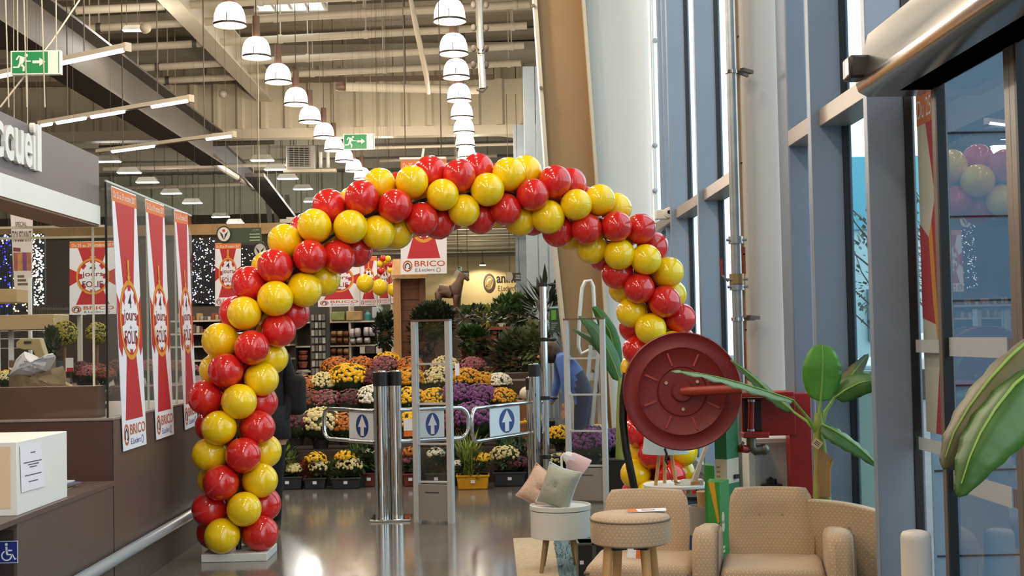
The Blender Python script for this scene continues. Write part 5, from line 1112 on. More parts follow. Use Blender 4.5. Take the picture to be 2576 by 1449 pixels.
# flower tables behind the glass
xs = (-5.4, -2.6)
t = thing('flower_table', 'high table full of small flowers behind the desk', 'table', (-4, 12.6, 0)); MB().box((-6.2, 11.6, 1.08), (-2.7, 15.2, 1.14)).build('top', M_brown2, t)
for x in (-6.1, -2.8):
    for y in (11.7, 15.1): MB().box((x-.03, y-.03, 0), (x+.03, y+.03, 1.08)).build('leg', M_brown2, t)
k = 0
LB = ('behind the glass, beside the wrapped bouquet', 'behind the glass, right of the bouquet', 'behind the glass, near the corner post', 'behind the nearest banner', 'behind the glass at far left', 'behind the glass under the topiary', 'between the nearest and middle banner', 'between the middle and farthest banner', 'behind the farthest banner', 'at far left on the table', 'left of the price card', 'right of the price card', 'at the glass corner, lower', 'at the glass corner, upper')
for k, (col_, px, py, r, d) in enumerate((('burgundy', 205, 930, 34, 12.2), ('rust', 240, 925, 30, 12.6), ('pink', 225, 955, 30, 11.9), ('burgundy', 300, 940, 36, 12.2), ('yellow', 14, 945, 26, 11.9), ('rust', 150, 915, 26, 13.2), ('pink', 380, 935, 34, 12.4), ('rust', 440, 930, 30, 12.8), ('pink', 480, 900, 22, 13.6), ('cream', 10, 975, 24, 11.8), ('pink', 190, 900, 24, 13.4), ('burgundy', 262, 960, 28, 12.0), ('rust', 265, 985, 26, 11.8), ('burgundy', 255, 900, 24, 13.4))):
    o = mum(col_, px, py, r, d, LB[k]); o.location.z = 1.141+.02*o.scale.x; o['group'] = 'flowers behind the desk glass'
p = at(250, 985, 9.2); t = thing('grass_plant', 'striped grass plant at the glass corner', 'plant', (p.x, 9.2, .99)); m = MB()
for i in range(46):
    a_ = random.uniform(0, 6.28); l = random.uniform(.12, .24); o_ = Vector((math.cos(a_), math.sin(a_), 0)); b0_ = p.copy(); b0_.z = 1.075; q1 = b0_+o_*l*.45+Vector((0, 0, l*.6)); q2 = b0_+o_*l+Vector((0, 0, l*.7)); w_ = Vector((-o_.y, o_.x, 0))*.005; m.add([b0_-w_, b0_+w_, q1+w_, q1-w_, q2], [(0, 1, 2, 3), (3, 2, 4)])
o = m.build('grass_blades', mat('sage_grass', '7c8468', .6), t); o['kind'] = 'stuff'; MB().lathe([(.04, 1.062), (.06, 1.10)], (p.x, 9.2, 0), 10).build('pot', M_pot, t)
# ================================================================ hose reel and wall services
rc = at(1716, 984, 7.1); RR = .315; D = 7.1
t = thing('hose_reel', 'large round red fire hose reel with black hose', 'hose reel', (rc.x, rc.y, rc.z-RR))
ax = Vector((-.10, -1, .0)).normalized()                        # disc axis towards the camera
M_rr = mat('reel_red', '781614', .5, var=.05, vs=3)
dprof = [(0, .012), (.055, .012), (.06, .004), (.125, .004), (.13, .010), (.135, .004), (.225, .004), (.232, .012), (.24, .004), (.295, .0), (.31, .012), (RR, .006), (RR, -.02), (.29, -.03), (0, -.03)]
dk = MB().lathe(dprof, rc, 64, axis=ax).build('front_disc', M_rr, t, sh=50)
x_, y_, d_ = frame(ax)
for k in range(8):
    a = k*PI/4+.35; u = x_*math.cos(a)+y_*math.sin(a); MB().bar(rc+u*.145+ax*.008, rc+u*.215+ax*.008, .006, .010).build('rib', mat('reel_red_edge', 'a83830', .35), dk)
for k in range(3):
    a = k*2*PI/3+.55; u = x_*math.cos(a)+y_*math.sin(a); MB().cyl(rc+u*.095+ax*.004, rc+u*.095+ax*.016, .009, n=10).build('bolt', mat('bolt_tan', 'c8a888', .4, metal=.5), dk)
MB().lathe([(RR, 0), (RR, .012), (.28, .012), (.28, 0), (RR, 0)], rc-ax*.17, 64, axis=ax, cap=False).build('back_disc', M_rr, t)
for k in range(4): MB().lathe([(.285+.018*math.cos(q*PI/4), .018*math.sin(q*PI/4)) for q in range(9)], rc-ax*(.055+k*.03), 48, axis=ax, cap=False).build('hose_coil', mat('black_hose', '15110f', .4), t)
MB().cyl(rc-ax*.16, rc-ax*.03, .27, n=40).build('drum', mat('drum_dark', '3c0f0d', .5), t)
hp = [rc+Vector((-.285, .08, .1)), at(1568, 1000, 7.18), at(1567, 1060, 7.2), at(1575, 1130, 7.2), at(1590, 1200, 7.22), at(1602, 1260, 7.24), at(1612, 1330, 7.26), Vector((at(1620, 1400, 7.3).x, 7.3, .06))]
MB().tube(hp, .021, 10).build('hanging_hose', MATS['black_hose'], t)
tail = at(1672, 1128, 7.05); MB().tube([tail, tail+Vector((.01, 0, -.03)), tail+Vector((.004, 0, -.06)), tail+Vector((.015, 0, -.085))], .007, 6).build('tie_strap', M_black, t)
MB().tube([rc+ax*.01, rc+ax*.05+Vector((.06, 0, 0)), at(1868, 978, 6.95)], .026, 12).build('swing_arm', mat('arm_red', '9a3020', .4), t)
# bracket: red arm plates and post at the wall
M_rb = mat('bracket_red', '9c1e16', .4, var=.05, vs=4)
MB().cyl(rc+ax*.012, rc+ax*.028, .05, n=20).build('hub', M_rr, dk)
br = thing('reel_bracket', 'red steel bracket and post carrying the hose reel', 'bracket', (at(2014, 1250, 7.5).x, 7.5, 0))
def S(x0, y0, x1, y1, d, th, nm, mt, par, bv=.004): a, b = at(x0, y1, d), at(x1, y0, d); return MB().box((a.x, d, a.z), (b.x, d+th, b.z)).build(nm, mt, par, bevel=bv)
a, b = at(1992, 1300, 7.5), at(2040, 988, 7.5); MB().box((a.x, 7.5, 0), (b.x, 7.6, b.z)).build('post', M_rb, br, bevel=.006)
S(1868, 998, 2000, 1098, 7.48, .02, 'plate', M_rb, br); S(1866, 985, 1998, 1000, 7.3, .2, 'top_flange', M_rb, br); S(1872, 1088, 1935, 1103, 7.36, .12, 'lower_flange', M_rb, br)
S(1872, 1006, 1916, 1086, 7.46, .015, 'dark_recess', mat('recess_dark', '2c100e', .6), br)
c0, c1 = at(1889, 1082, 7.42), at(1890, 1008, 7.42); MB().cyl(c0, c1, .018, n=14).build('pivot', M_rb, br)
for c in (c0, c1): MB().cyl(c-Vector((0, 0, .006)), c+Vector((0, 0, .006)), .021, n=14).build('pivot_collar', M_steel, br)
vv = thing('reel_valve', 'grey brass valve elbow with red handle below the bracket', 'valve', at(1890, 1130, 7.38))
MB().tube([at(1890, 1098, 7.4), at(1890, 1125, 7.4), at(1900, 1133, 7.4), at(1922, 1130, 7.4)], .028, 12).build('elbow', mat('dull_brass', '7a7468', .4, metal=.7), vv)
MB().sph(at(1922, 1130, 7.4), .032, 12, 8).build('elbow_end', MATS['dull_brass'], vv)
MB().cyl(at(1880, 1130, 7.4), at(1862, 1128, 7.36), .022, n=12).build('handle', M_rb, vv); MB().tube([at(1862, 1124, 7.37), at(1870, 1112, 7.36)], .010, 8).build('lever', M_steel, vv)
# riser pipes
x1 = at(1851, 600, 7.85)
rp = thing('riser_pipe', 'galvanised vertical riser pipe with couplings in front of the white column', 'pipe', (x1.x, 7.85, 0))
MB().cyl((x1.x, 7.85, .35), (x1.x, 7.85, 4.2), .031, n=18).build('tube', M_steel, rp)
for py, h_ in ((604, 9), (703, 14), (722, 8)):
    c = at(1851, py, 7.85); MB().lathe([(.033, -h_/F*7.85), (.044, -h_/F*7.85), (.044, h_/F*7.85), (.033, h_/F*7.85)], (x1.x, 7.85, c.z), 16, cap=False).build('coupling', M_steel if py != 703 else mat('brass_coupling', 'a08860', .4, metal=.7), rp)
    MB().cyl((x1.x-.06, 7.83, c.z), (x1.x+.06, 7.83, c.z), .008, n=8).build('coupling_bolt', M_steel, rp)
for py in (181, 803):
    c = at(1851, py, 7.85); g_ = MB().lathe([(.032, -.01), (.038, -.01), (.038, .01), (.032, .01)], (x1.x, 7.85, c.z), 16, cap=False).build('pipe_clip', M_chrome, rp)
    MB().bar((x1.x+.03, 7.84, c.z), (x1.x+.12, 7.97, c.z), .012, .02).build('clip_arm', M_dkbeam, g_); MB().bar((x1.x+.06, 7.84, c.z+.012), (x1.x+.13, 7.9, c.z+.006), .03, .02).build('clip_nut', M_dkbeam, g_)
c = at(1812, 660, 7.82); MB().bar(at(1814, 652, 7.83), at(1817, 692, 7.83), .012, .008).build('red_lever', M_rb, rp); MB().tube([at(1817, 692, 7.83), at(1832, 708, 7.84)], .006, 6).build('lever_arm', M_steel, rp)
x2 = at(1868, 600, 7.9); tp = thing('cable_conduit', 'thin tan conduit beside the riser pipe', 'conduit', (x2.x, 7.9, 0)); MB().cyl((x2.x, 7.9, 0), (x2.x, 7.9, 4.2), .014, n=10).build('tube', mat('tan_conduit', 'c8a078', .5), tp)
for py in (92, 410, 640, 830): c = at(1868, py, 7.88); MB().cyl((x2.x, 7.885, c.z), (x2.x, 7.87, c.z), .006, n=8).build('clip', M_dkbeam, tp)
for y0, y1 in ((622, 690), (860, 1000)): (a, b) = at(1862, y1, 7.88), at(1874, y0, 7.88); MB().box((a.x, 7.87, a.z), (b.x, 7.885, b.z)).build('orange_sleeve', mat('orange_sleeve', 'b8603c', .6), tp)
# thin pipes and small camera at the farther column edge
t = thing('riser_pipe', 'pair of thin white pipes with clips at the far column edge', 'pipe', (at(1648, 700, 14.9).x, 14.9, 0))
for px in (1647, 1656): x = at(px, 700, 14.9).x; MB().cyl((x, 14.9, 0), (x, 14.9, 5.6), .014, n=8).build('tube', M_white, t)
for py in (102, 366, 480, 600): c = at(1648, py, 14.88); MB().sph(c, .03, 8, 6).build('clip', M_alu, t)
t = thing('security_camera', 'small white camera on a bracket at the window frame', 'camera', at(1674, 535, 12.4)); c = at(1674, 535, 12.4)
MB().box((c.x-.09, 12.4, c.z-.06), (c.x+.04, 12.5, c.z+.03)).build('base', M_white, t, bevel=.01); MB().lathe([(.05, 0), (.05, .07), (.03, .08), (0, .08)], c+Vector((.03, .03, 0)), 14, axis=(0, -1, 0)).build('lens_ring', M_white, t); MB().cyl(c+Vector((.03, -.055, 0)), c+Vector((.03, -.04, 0)), .02, n=10).build('lens', M_black, t)
# white service cabinet below the bracket
t = thing('service_cabinet', 'white service cabinet with dark knob below the hose bracket', 'cabinet', (at(1940, 1250, 7.62).x, 7.62, 0)); a, b = at(1887, 1300, 7.62), at(1992, 1102, 7.62)
MB().box((a.x, 7.62, 0), (b.x, 7.95, b.z)).build('body', M_white, t, bevel=.004); MB().box((a.x+.03, 7.612, .1), (b.x-.01, 7.62, b.z-.02)).build('door', M_white2, t, bevel=.003)
c = at(1941, 1214, 7.58); k = MB().lathe([(.06, -.015), (.062, .0), (.03, .005), (.03, .03), (0, .03)], c-Vector((0, 0, .01)), 18).build('knob', M_black, t); MB().lathe([(.045, -.04), (.05, -.03), (.02, -.02)], c, 16).build('knob_base', M_black, k); MB().cyl(c+Vector((0, .0, .02)), c+Vector((0, .06, .02)), .01, n=8).build('spindle', M_black, k)

# ================================================================ furniture
def dotted(name, col, dot, pitch=.021):
    m = bpy.data.materials.new(name); m.use_nodes = True; nt = m.node_tree; p = nt.nodes['Principled BSDF']; p.inputs['Roughness'].default_value = .85; L = nt.links.new
    p.inputs['Sheen Weight'].default_value = .2
    tc = nt.nodes.new('ShaderNodeTexCoord'); sx = nt.nodes.new('ShaderNodeSeparateXYZ'); L(tc.outputs['Object'], sx.inputs[0])
    sn = nt.nodes.new('ShaderNodeSeparateXYZ'); L(tc.outputs['Normal'], sn.inputs[0])
    def M(op, a, b=None):
        n = nt.nodes.new('ShaderNodeMath'); n.operation = op
        for i, v in enumerate((a, b)):
            if v is None: continue
            if isinstance(v, (int, float)): n.inputs[i].default_value = v
            else: L(v, n.inputs[i])
        return n.outputs[0]
    top = M('GREATER_THAN', M('ABSOLUTE', sn.outputs[2]), .7)
    side = M('GREATER_THAN', M('ABSOLUTE', sn.outputs[0]), .75); fl_ = M('SUBTRACT', 1, side)
    u = M('ADD', M('MULTIPLY', sx.outputs[1], side), M('MULTIPLY', sx.outputs[0], fl_))
    v = M('ADD', M('MULTIPLY', sx.outputs[1], top), M('MULTIPLY', sx.outputs[2], M('SUBTRACT', 1, top)))
    row = M('FLOOR', M('DIVIDE', v, pitch*.75)); sh_ = M('MULTIPLY', M('MODULO', row, 2), .5)
    fu = M('SUBTRACT', M('FRACT', M('ADD', M('DIVIDE', u, pitch), sh_)), .5); fv = M('SUBTRACT', M('FRACT', M('DIVIDE', v, pitch*.75)), .5)
    d = M('SQRT', M('ADD', M('MULTIPLY', fu, fu), M('MULTIPLY', M('MULTIPLY', fv, fv), .6))); k = M('LESS_THAN', d, .15)
    mx = nt.nodes.new('ShaderNodeMix'); mx.data_type = 'RGBA'; L(k, mx.inputs[0]); mx.inputs[6].default_value = (*lin(col), 1); mx.inputs[7].default_value = (*lin(dot), 1); L(mx.outputs[2], p.inputs['Base Color'])
    n2 = nt.nodes.new('ShaderNodeTexNoise'); n2.inputs['Scale'].default_value = 300; b = nt.nodes.new('ShaderNodeBump'); b.inputs['Strength'].default_value = .15; b.inputs['Distance'].default_value = .005; L(n2.outputs[0], b.inputs['Height']); L(b.outputs[0], p.inputs['Normal'])
    return m
M_fab = dotted('beige_dotted_fabric', 'b69a7a', 'd0bea2', .018)
M_pipe = mat('fabric_piping', '7a6450', .8)
def cushion(mb, W, Dp, H, c, r=.04, n=6, rz=0, lean=0):            # soft rounded block centred at c, base at c.z
    rows = []; c = Vector(c); R = Matrix.Rotation(rz, 3, 'Z'); prof = []
    for k in range(n+1): q = PI/2*k/n; prof.append((r-r*math.sin(q), r-r*math.cos(q)))
    prof2 = [(0 if i else 0, 0) for i in ()]
    def ring(ins, z):
        pts = []; w, d = W/2-ins, Dp/2-ins; rr = max(.004, r-ins)
        for cx, cy, a0 in ((w-rr, d-rr, 0), (-(w-rr), d-rr, PI/2), (-(w-rr), -(d-rr), PI), (w-rr, -(d-rr), 1.5*PI)):
            for k in range(4): a = a0+PI/2*k/3; pts.append(Vector((cx+rr*math.cos(a), cy+rr*math.sin(a), 0)))
        return [c+R@(p+Vector((0, lean*z, z))) for p in pts]
    rows = [ring(i_, z) for i_, z in prof]+[ring(i_, H-z) for i_, z in reversed(prof)]
    mb.grid(rows, True); L = len(rows[0]); mb.add(rows[0], [tuple(range(L-1, -1, -1))]); mb.add(rows[-1], [tuple(range(L))]); return mb
def armchair(label, base, rz, arms=(1,), wing=False, group='beige dotted armchairs', sw=.50, bw=.40, h=.78, seat=.43):
    t = thing('armchair', label, 'armchair', base, group); bz = Vector(base); R = Matrix.Rotation(rz, 3, 'Z'); W_ = lambda x, y, z: bz+R@Vector((x, y, 0))+Vector((0, 0, z))
    s = MB(); cushion(s, sw, .50, .13, W_(0, -.06, seat-.13), .045, rz=rz); so = s.build('seat', M_fab, t, sh=50)
    f = MB(); pts = []
    for k in range(17): a = 2*PI*k/16
    edge = [W_(x, y, seat-.045) for x, y in ((-sw/2+.0, -.30), (sw/2, -.30), (sw/2, .18), (-sw/2, .18), (-sw/2, -.30))]
    f.tube(edge, .006, 6); f.build('piping', M_pipe, so)
    # backrest: curved slab leaning back
    rows_f, rows_b = [], []
    nz, nx = 10, 12
    for j in range(nz+1):
        v = j/nz; z = seat-.10+(h-seat+.10)*v; hw = bw/2*(1+.06*math.sin(v*PI))*(1 if v < .85 else math.sqrt(max(.02, 1-((v-.85)/.15)**2*.22)))
        rf_, rb_ = [], []
        for i in range(nx+1):
            u = -1+2*i/nx; y = .16+.07*v-.05*u*u; th = .045*math.sqrt(max(.05, 1-abs(u)**6))*math.sqrt(max(.12, 1-max(0, v-.8)**2*22))
            tuft = 0
            for bu in (-.28, .28): tuft += .018*math.exp(-(((u-bu)/.12)**2+((v-.68)/.07)**2))
            rf_.append(W_(u*hw, y-th+tuft, z-.012*u*u*(v > .95))); rb_.append(W_(u*hw, y+th, z))
        rows_f.append(rf_); rows_b.append(rb_)
    m = MB(); rows = [rf_+rb_[::-1] for rf_, rb_ in zip(rows_f, rows_b)]; m.grid(rows, True); n = len(rows[0]); m.add(rows[-1], [tuple(range(n))]); m.add(rows[0], [tuple(range(n-1, -1, -1))])
    bo = m.build('backrest', M_fab, t, sh=60)
    for bu in (-.28, .28): c = W_(bu*bw/2, .16+.07*.68-.032, seat-.1+(h-seat+.1)*.68); MB().sph(c, .009, 8, 6).build('button', mat('fabric_button', '9a7c5c', .8), bo)
    for s_ in arms:
        m = MB(); P_ = []
        prof = [(-.34, .06), (-.36, .30), (-.345, .50), (-.30, .585), (-.20, .60), (.0, .575), (.18, .56), (.18, .06)]
        x0, x1 = s_*(sw/2+.005), s_*(sw/2+.125)
        m.prism([W_(x0, y, z) for y, z in prof], R@Vector((x1-x0, 0, 0))); ao = m.build('armrest', M_fab, t, bevel=.035)
        MB().tube([W_(x1, y, z) for y, z in prof[:6]], .005, 6).build('piping', M_pipe, ao)
    if wing:
        a, b = W_(bw/2-.02, .14, 0), W_(bw/2+.30, -.02, 0); tk = R@Vector((.03, .06, 0))
        m = MB(); cols = []
        for i in range(7):
            f_ = i/6; p = a.lerp(b, f_)+R@Vector((0, .03*math.sin(f_*PI), 0)); hz_ = h-.055-.035*f_*f_; cols.append([p+Vector((0, 0, z)) for z in (.1, .3, hz_-.02, hz_)]+[p+tk+Vector((0, 0, z)) for z in (hz_, hz_-.02, .3, .1)])
        m.grid(cols, True); m.add(cols[0], [tuple(range(8))]); m.add(cols[-1], [tuple(range(7, -1, -1))]); wo = m.build('side_panel', M_fab, t, sh=50, bevel=.008)
        MB().tube([b+Vector((0, 0, z)) for z in (.1, .3, h-.1)], .006, 6).build('piping', M_pipe, wo)
    for x, y in ((-sw/2+.05, -.26), (sw/2-.05, -.26), (-sw/2+.05, .16), (sw/2-.05, .16)): MB().cyl(W_(x, y, 0), W_(x, y, seat-.12), .014, .02, 10).build('leg', M_wood, t)
    return t
cL = at(1622, 1300, 6.75); armchair('beige dotted armchair behind the round footstool', (cL.x-.03, 6.55, 0), -.22, arms=(1,), h=at(1622, 1228, 6.8).z)
cM = at(1930, 1300, 6.55); armchair('beige dotted armchair with side panel in front of the glazing', (cM.x-.02, 6.36, 0), -.20, arms=(1,), wing=True, h=at(1930, 1226, 6.55).z, sw=.47, bw=.385)
# round footstool
sc_ = at(1585, 1300, 5.75); zs = at(1585, 1297, 5.75).z; D = 5.75; RS = 100*D/F
t = thing('footstool', 'round beige dotted footstool with wooden legs and a price tag', 'stool', (sc_.x, D, 0))
zb1 = at(1585, 1366, D).z
sp_ = [(0, zb1), (RS*.9, zb1), (RS*.985, zb1+.008), (RS, zb1+.03), (RS, zs-.02), (RS*.985, zs-.004), (RS*.93, zs+.006), (RS*.6, zs+.012), (0, zs+.014)]
cu = MB().lathe(sp_, (sc_.x, D, 0), 48).build('seat', M_fab, t, sh=50)
MB().tube([(sc_.x+RS*1.0*math.cos(2*PI*k/40), D+RS*1.0*math.sin(2*PI*k/40), zs-.012) for k in range(41)], .004, 6).build('piping', M_pipe, cu)
for sx, sy in ((-.62, -.35), (-.3, .35), (.32, -.35), (.58, .3)):
    MB().cyl((sc_.x+sx*RS*1.5, D+sy*RS*2.0, 0), (sc_.x+sx*RS*.95, D+sy*RS*1.1, zb1-.005), .014, .021, 12).build('leg', M_wood, t)
MB().cbox((sc_.x-.09, D, zb1-.008), .06, .2, .016, .4).build('leg_plate', M_black, t); MB().cbox((sc_.x+.07, D, zb1-.008), .06, .2, .016, -.4).build('leg_plate', M_black, t)
tg_ = thing('price_tag', 'white and orange price tag lying on the footstool', 'price tag', (sc_.x, D, zs)); a = Vector((sc_.x-.012, D-.02, zs+.016)); P = Plane(a, Vector((1, .12, 0)).normalized(), Vector((-.12, 1, 0)).normalized())
P.poly(MB(), [(0, 0), (.17, 0), (.19, .09), (.02, .09)], 0, .002).build('card', M_whitep, tg_); P.poly(MB(), [(0, 0), (.045, 0), (.055, .09), (.02, .09)], .002, .003).build('orange_end', M_orange, tg_); P.ring(MB(), .1, .045, .03, .02, .004, .004, .002, .003, 16).build('oval_mark', M_inko, tg_)
tg2 = thing('price_tag', 'white and orange price tag hanging inside the left armchair', 'price tag', at(1590, 1385, 6.45)); P = Plane(at(1577, 1402, 6.42), (1, 0, -.12), (.1, 0, 1)); P.poly(MB(), [(0, 0), (.065, 0), (.065, .06), (0, .06)], -.002, 0).build('card', M_whitep, tg2); P.poly(MB(), [(.042, 0), (.065, 0), (.065, .05), (.042, .05)], 0, .001).build('orange_end', M_orange, tg2)
# white drum side table
D = 8.6; c = at(1410, 1300, D); RT = 75*D/F; z1, z0 = at(1410, 1268, D).z, at(1410, 1349, D).z
t = thing('drum_table', 'white round drum side table with wooden legs', 'side table', (c.x, D, 0))
MB().lathe([(0, z0), (RT, z0), (RT, z1-.035), (0, z1-.035)], (c.x, D, 0), 48).build('drum', M_white, t, bevel=.003)
MB().lathe([(0, z1-.03), (RT+.004, z1-.03), (RT+.004, z1-.002), (RT, z1), (RT-.006, z1), (RT-.008, z1-.012), (0, z1-.012)], (c.x, D, 0), 48).build('tray_lid', M_white, t)
for a_ in (3.9, 5.3, 1.0, 2.2): MB().cyl((c.x+math.cos(a_)*RT*.98, D+math.sin(a_)*RT*.98, 0), (c.x+math.cos(a_)*RT*.72, D+math.sin(a_)*RT*.72, z0), .012, .018, 12).build('leg', mat('grey_oak', '9a7c56', .5, var=.15, vs=6), t)
# pillows on the table
def pillow(label, px, py, w_, h_, d, ry, mt, rz=0, th=.09):
    c = at(px, py, d); t = thing('pillow', label, 'pillow', c, 'pillows on the drum table'); W, H = w_*d/F/2, h_*d/F/2; f_, b_ = [], []; R = Matrix.Rotation(rz, 3, 'Z') @ Matrix.Rotation(ry, 3, 'Y') @ Matrix.Rotation(-.25, 3, 'X')
    n = 12
    for j in range(n+1):
        v = -1+2*j/n; rf_, rb_ = [], []
        for i in range(n+1):
            u = -1+2*i/n; e = (1-u**4)*(1-v**4); pin = 1-.10*(1-abs(u)**2)*abs(v)**3-.0; pin2 = 1-.10*(1-abs(v)**2)*abs(u)**3
            k = th*math.sqrt(max(0, e))*(.62+.38*(1-u*u)*(1-v*v)) - .035*math.exp(-(u*u+v*v)/.02)
            rf_.append(c+R@Vector((u*W*pin2, -k, v*H*pin))); rb_.append(c+R@Vector((u*W*pin2, k, v*H*pin)))
        f_.append(rf_); b_.append(rb_)
    fo = MB().grid(f_).build('front_cover', mt[0], t, sh=80); MB().grid(b_).build('back_cover', mt[1], t, sh=80)
    ed = f_[0]+[r[-1] for r in f_[1:]]+f_[-1][::-1][1:]+[r[0] for r in f_[::-1][1:]]
    MB().tube(ed, .005, 6).build('seam_piping', mt[1], t); MB().sph(c+R@Vector((0, -.06, 0)), .008, 8, 6).build('tuft_button', mt[0], fo)
    return t
Mp1 = mat('sage_cotton', 'a8aa98', .85, bump=.3, bs=40); Mp2 = mat('pale_blue_cotton', 'd0d8e0', .85); Mp3 = mat('blush_cotton', 'd8b8a4', .85, bump=.3, bs=40)
pillow('sage grey tufted pillow leaning on the drum table', 1406, 1226, 92, 106, 8.55, .28, (Mp1, Mp2), -.5)
pillow('blush pink pillow slumped behind the sage pillow', 1362, 1230, 92, 96, 8.75, .55, (Mp3, Mp3), -.3, .07)
# pink lamp
D = 8.72; t = thing('desk_lamp', 'small pink lamp with tilted conical shade on a white arm', 'lamp', (at(1416, 1250, D).x, D, z1-.012)); a = at(1415, 1150, D)
s0, s1 = at(1432, 1152, D), at(1466, 1178, D); dx = (s1-s0).normalized()
MB().lathe([(.0, -.005), (.045, 0), (.052, .02), (.078, .125), (.076, .125), (.05, .02)], s0, 24, axis=dx).build('shade', mat('pink_shade', 'd8b4b4', .5), t)
MB().lathe([(.02, -.04), (.035, -.02), (.04, 0)], s0, 16, axis=dx).build('shade_neck', M_white, t)
MB().tube([s0-dx*.03, at(1420, 1140, D), at(1412, 1150, D), at(1414, 1185, D), at(1416, 1240, D), Vector((at(1416, 1240, D).x, D, z1))], .008, 8).build('arm', M_white, t)
MB().lathe([(.05, 0), (.05, .01), (.01, .016)], (at(1416, 1240, D).x, D, z1-.012), 24).build('base', M_white, t)
MB().bar(at(1418, 1146, D-.09), at(1448, 1156, D-.1), .004, .02).build('tag', M_whitep, t)
# rugs
def rug(name, label, pts, mt, z, cat='rug', tuft=None):
    P_ = [onZ(x, y, z) for x, y in pts]; t = thing(name, label, cat, (P_[0].x, P_[0].y, 0)); MB().prism([Vector((p.x, p.y, .001)) for p in P_], (0, 0, z-.001)).build('mat', mt, t)
    if tuft: tuft(P_, t, z)
    return t
rug('rug', 'cream flat woven rug under the drum table', [(1306, 1500), (1291, 1354), (1394, 1350), (1430, 1500)], mat('cream_weave', 'c8b494', .9, var=.12, vs=25, bump=.8, bs=70), .012)
def tufts(P_, t, z):
    m = MB(); a, b, c, d = P_
    for i in range(2600):
        u, v = random.random(), random.random(); p = a.lerp(b, u).lerp(d.lerp(c, u), v); q = Vector((random.uniform(-.02, .02), random.uniform(-.02, .02), random.uniform(.012, .03))); s = Vector((random.uniform(-.007, .007), .006, 0)); p.z = z
        m.add([p-s, p+s, p+q], [(0, 1, 2)])
    o = m.build('pile', mat('blue_grey_pile', '7a9498', .9, var=.35, vs=20), t, sh=0); o['kind'] = 'stuff'
rug('rug', 'blue grey shaggy rug under the chairs', [(1420, 1540), (1392, 1352), (1830, 1340), (1880, 1500)], mat('blue_grey_base', '5c7478', .95, var=.3, vs=20), .014, tuft=tufts)
# black box
D = 7.35; p = at(1487, 1420, D); t = thing('black_case', 'black gift case with grey ribbon strap behind the footstool', 'case', (p.x, D, 0)); zz = at(1487, 1366, D).z
MB().box((at(1455, 1400, D).x, D, .02), (at(1522, 1400, D).x, D+.16, zz)).build('case', mat('case_black', '17130f', .4), t, bevel=.006); MB().box((at(1490, 1400, D).x, D-.004, .02), (at(1500, 1400, D).x, D, zz)).build('strap', mat('strap_grey', '4a5450', .5), t); MB().box((at(1458, 1400, D).x, D-.003, zz-.115), (at(1468, 1400, D).x, D, zz-.095)).build('label', M_whitep, t); MB().box((at(1455, 1400, D).x-.004, D-.004, zz-.012), (at(1522, 1400, D).x+.004, D+.164, zz)).build('lid_edge', mat('strap_grey', '4a5450', .5), t)
# white table with tripod lamp and odds
D = 8.9; t = thing('round_table', 'white round table behind the left armchair', 'table', (at(1700, 1230, D).x, D, 0)); zt_ = at(1700, 1216, D).z; c = Vector((at(1700, 1216, D).x, D, 0)); RT = 82*D/F
MB().lathe([(0, zt_-.022), (RT, zt_-.022), (RT, zt_), (0, zt_)], c, 40).build('top', M_white, t, bevel=.004)
for a_ in (.6, 2.5, 3.9, 5.5): MB().cyl(c+Vector((math.cos(a_)*RT*.7, math.sin(a_)*RT*.7, 0)), c+Vector((math.cos(a_)*RT*.5, math.sin(a_)*RT*.5, zt_-.022)), .012, .016, 10).build('leg', M_wood, t)
t = thing('tripod_lamp', 'wooden tripod table lamp with pale blue shade under the reel', 'lamp', (at(1672, 1216, 8.85).x, 8.85, zt_)); c = Vector((at(1676, 1216, 8.85).x, 8.85, zt_)); zs_ = at(1672, 1140, 8.85).z; zs2 = at(1672, 1075, 8.85).z
MB().lathe([(58*8.85/F, zs_), (50*8.85/F, zs2), (49*8.85/F, zs2), (57*8.85/F, zs_)], (c.x, c.y, 0), 32, cap=False).build('shade', mat('pale_blue_shade', 'b4c8cc', .7), t)
for dx, dy in ((-.075, -.04), (.06, -.05), (.0, .08)): MB().cyl(c+Vector((dx, dy, 0)), Vector((c.x+dx*.45, c.y+dy*.3, zs_+.06)), .012, .012, 10).build('leg', M_wood, t)
MB().tube([c+Vector((.0, -.03, .12)), c+Vector((.03, -.06, .03)), c+Vector((.12, -.08, .004)), c+Vector((.2, 0, .004))], .003, 5).build('cord', M_wire, t)
for k, (px, py, w_, h_, cl, lb, nm) in enumerate(((1722, 1210, 24, 10, 'dcdad4', 'white coiled cable bundle on the round table', 'cable_bundle'), (1756, 1216, 18, 14, 'c8b4b4', 'pink small box on the round table edge', 'small_box'))):
    p = at(px, py+4, 8.8); p.z = zt_; t = thing(nm, lb, 'cable' if k == 0 else 'box', p)
    if k == 0:
        for j in range(4): MB().tube([p+Vector((.05*math.cos(q*.5)+.01*j, .05*math.sin(q*.5), .006+.008*j)) for q in range(14)], .004, 6).build('loop', M_white, t)
    else: MB().box(p+Vector((-.03, -.05, 0)), p+Vector((.03, .05, .035))).build('body', mat('small_pink', cl, .6), t, bevel=.003)
t = thing('easel_frame', 'pale tilted picture easel right of the tripod lamp', 'easel', at(1755, 1220, 8.6)); MB().bar(at(1742, 1215, 8.62), at(1778, 1120, 8.62), .05, .02).build('panel', mat('pale_easel', 'c8c0b4', .6), t); MB().bar(at(1752, 1210, 8.7), at(1770, 1140, 8.74), .012).build('stay', M_wood, t); MB().bar(at(1738, 1216, 8.6), at(1760, 1214, 8.6), .02).build('ledge', M_wood, t)
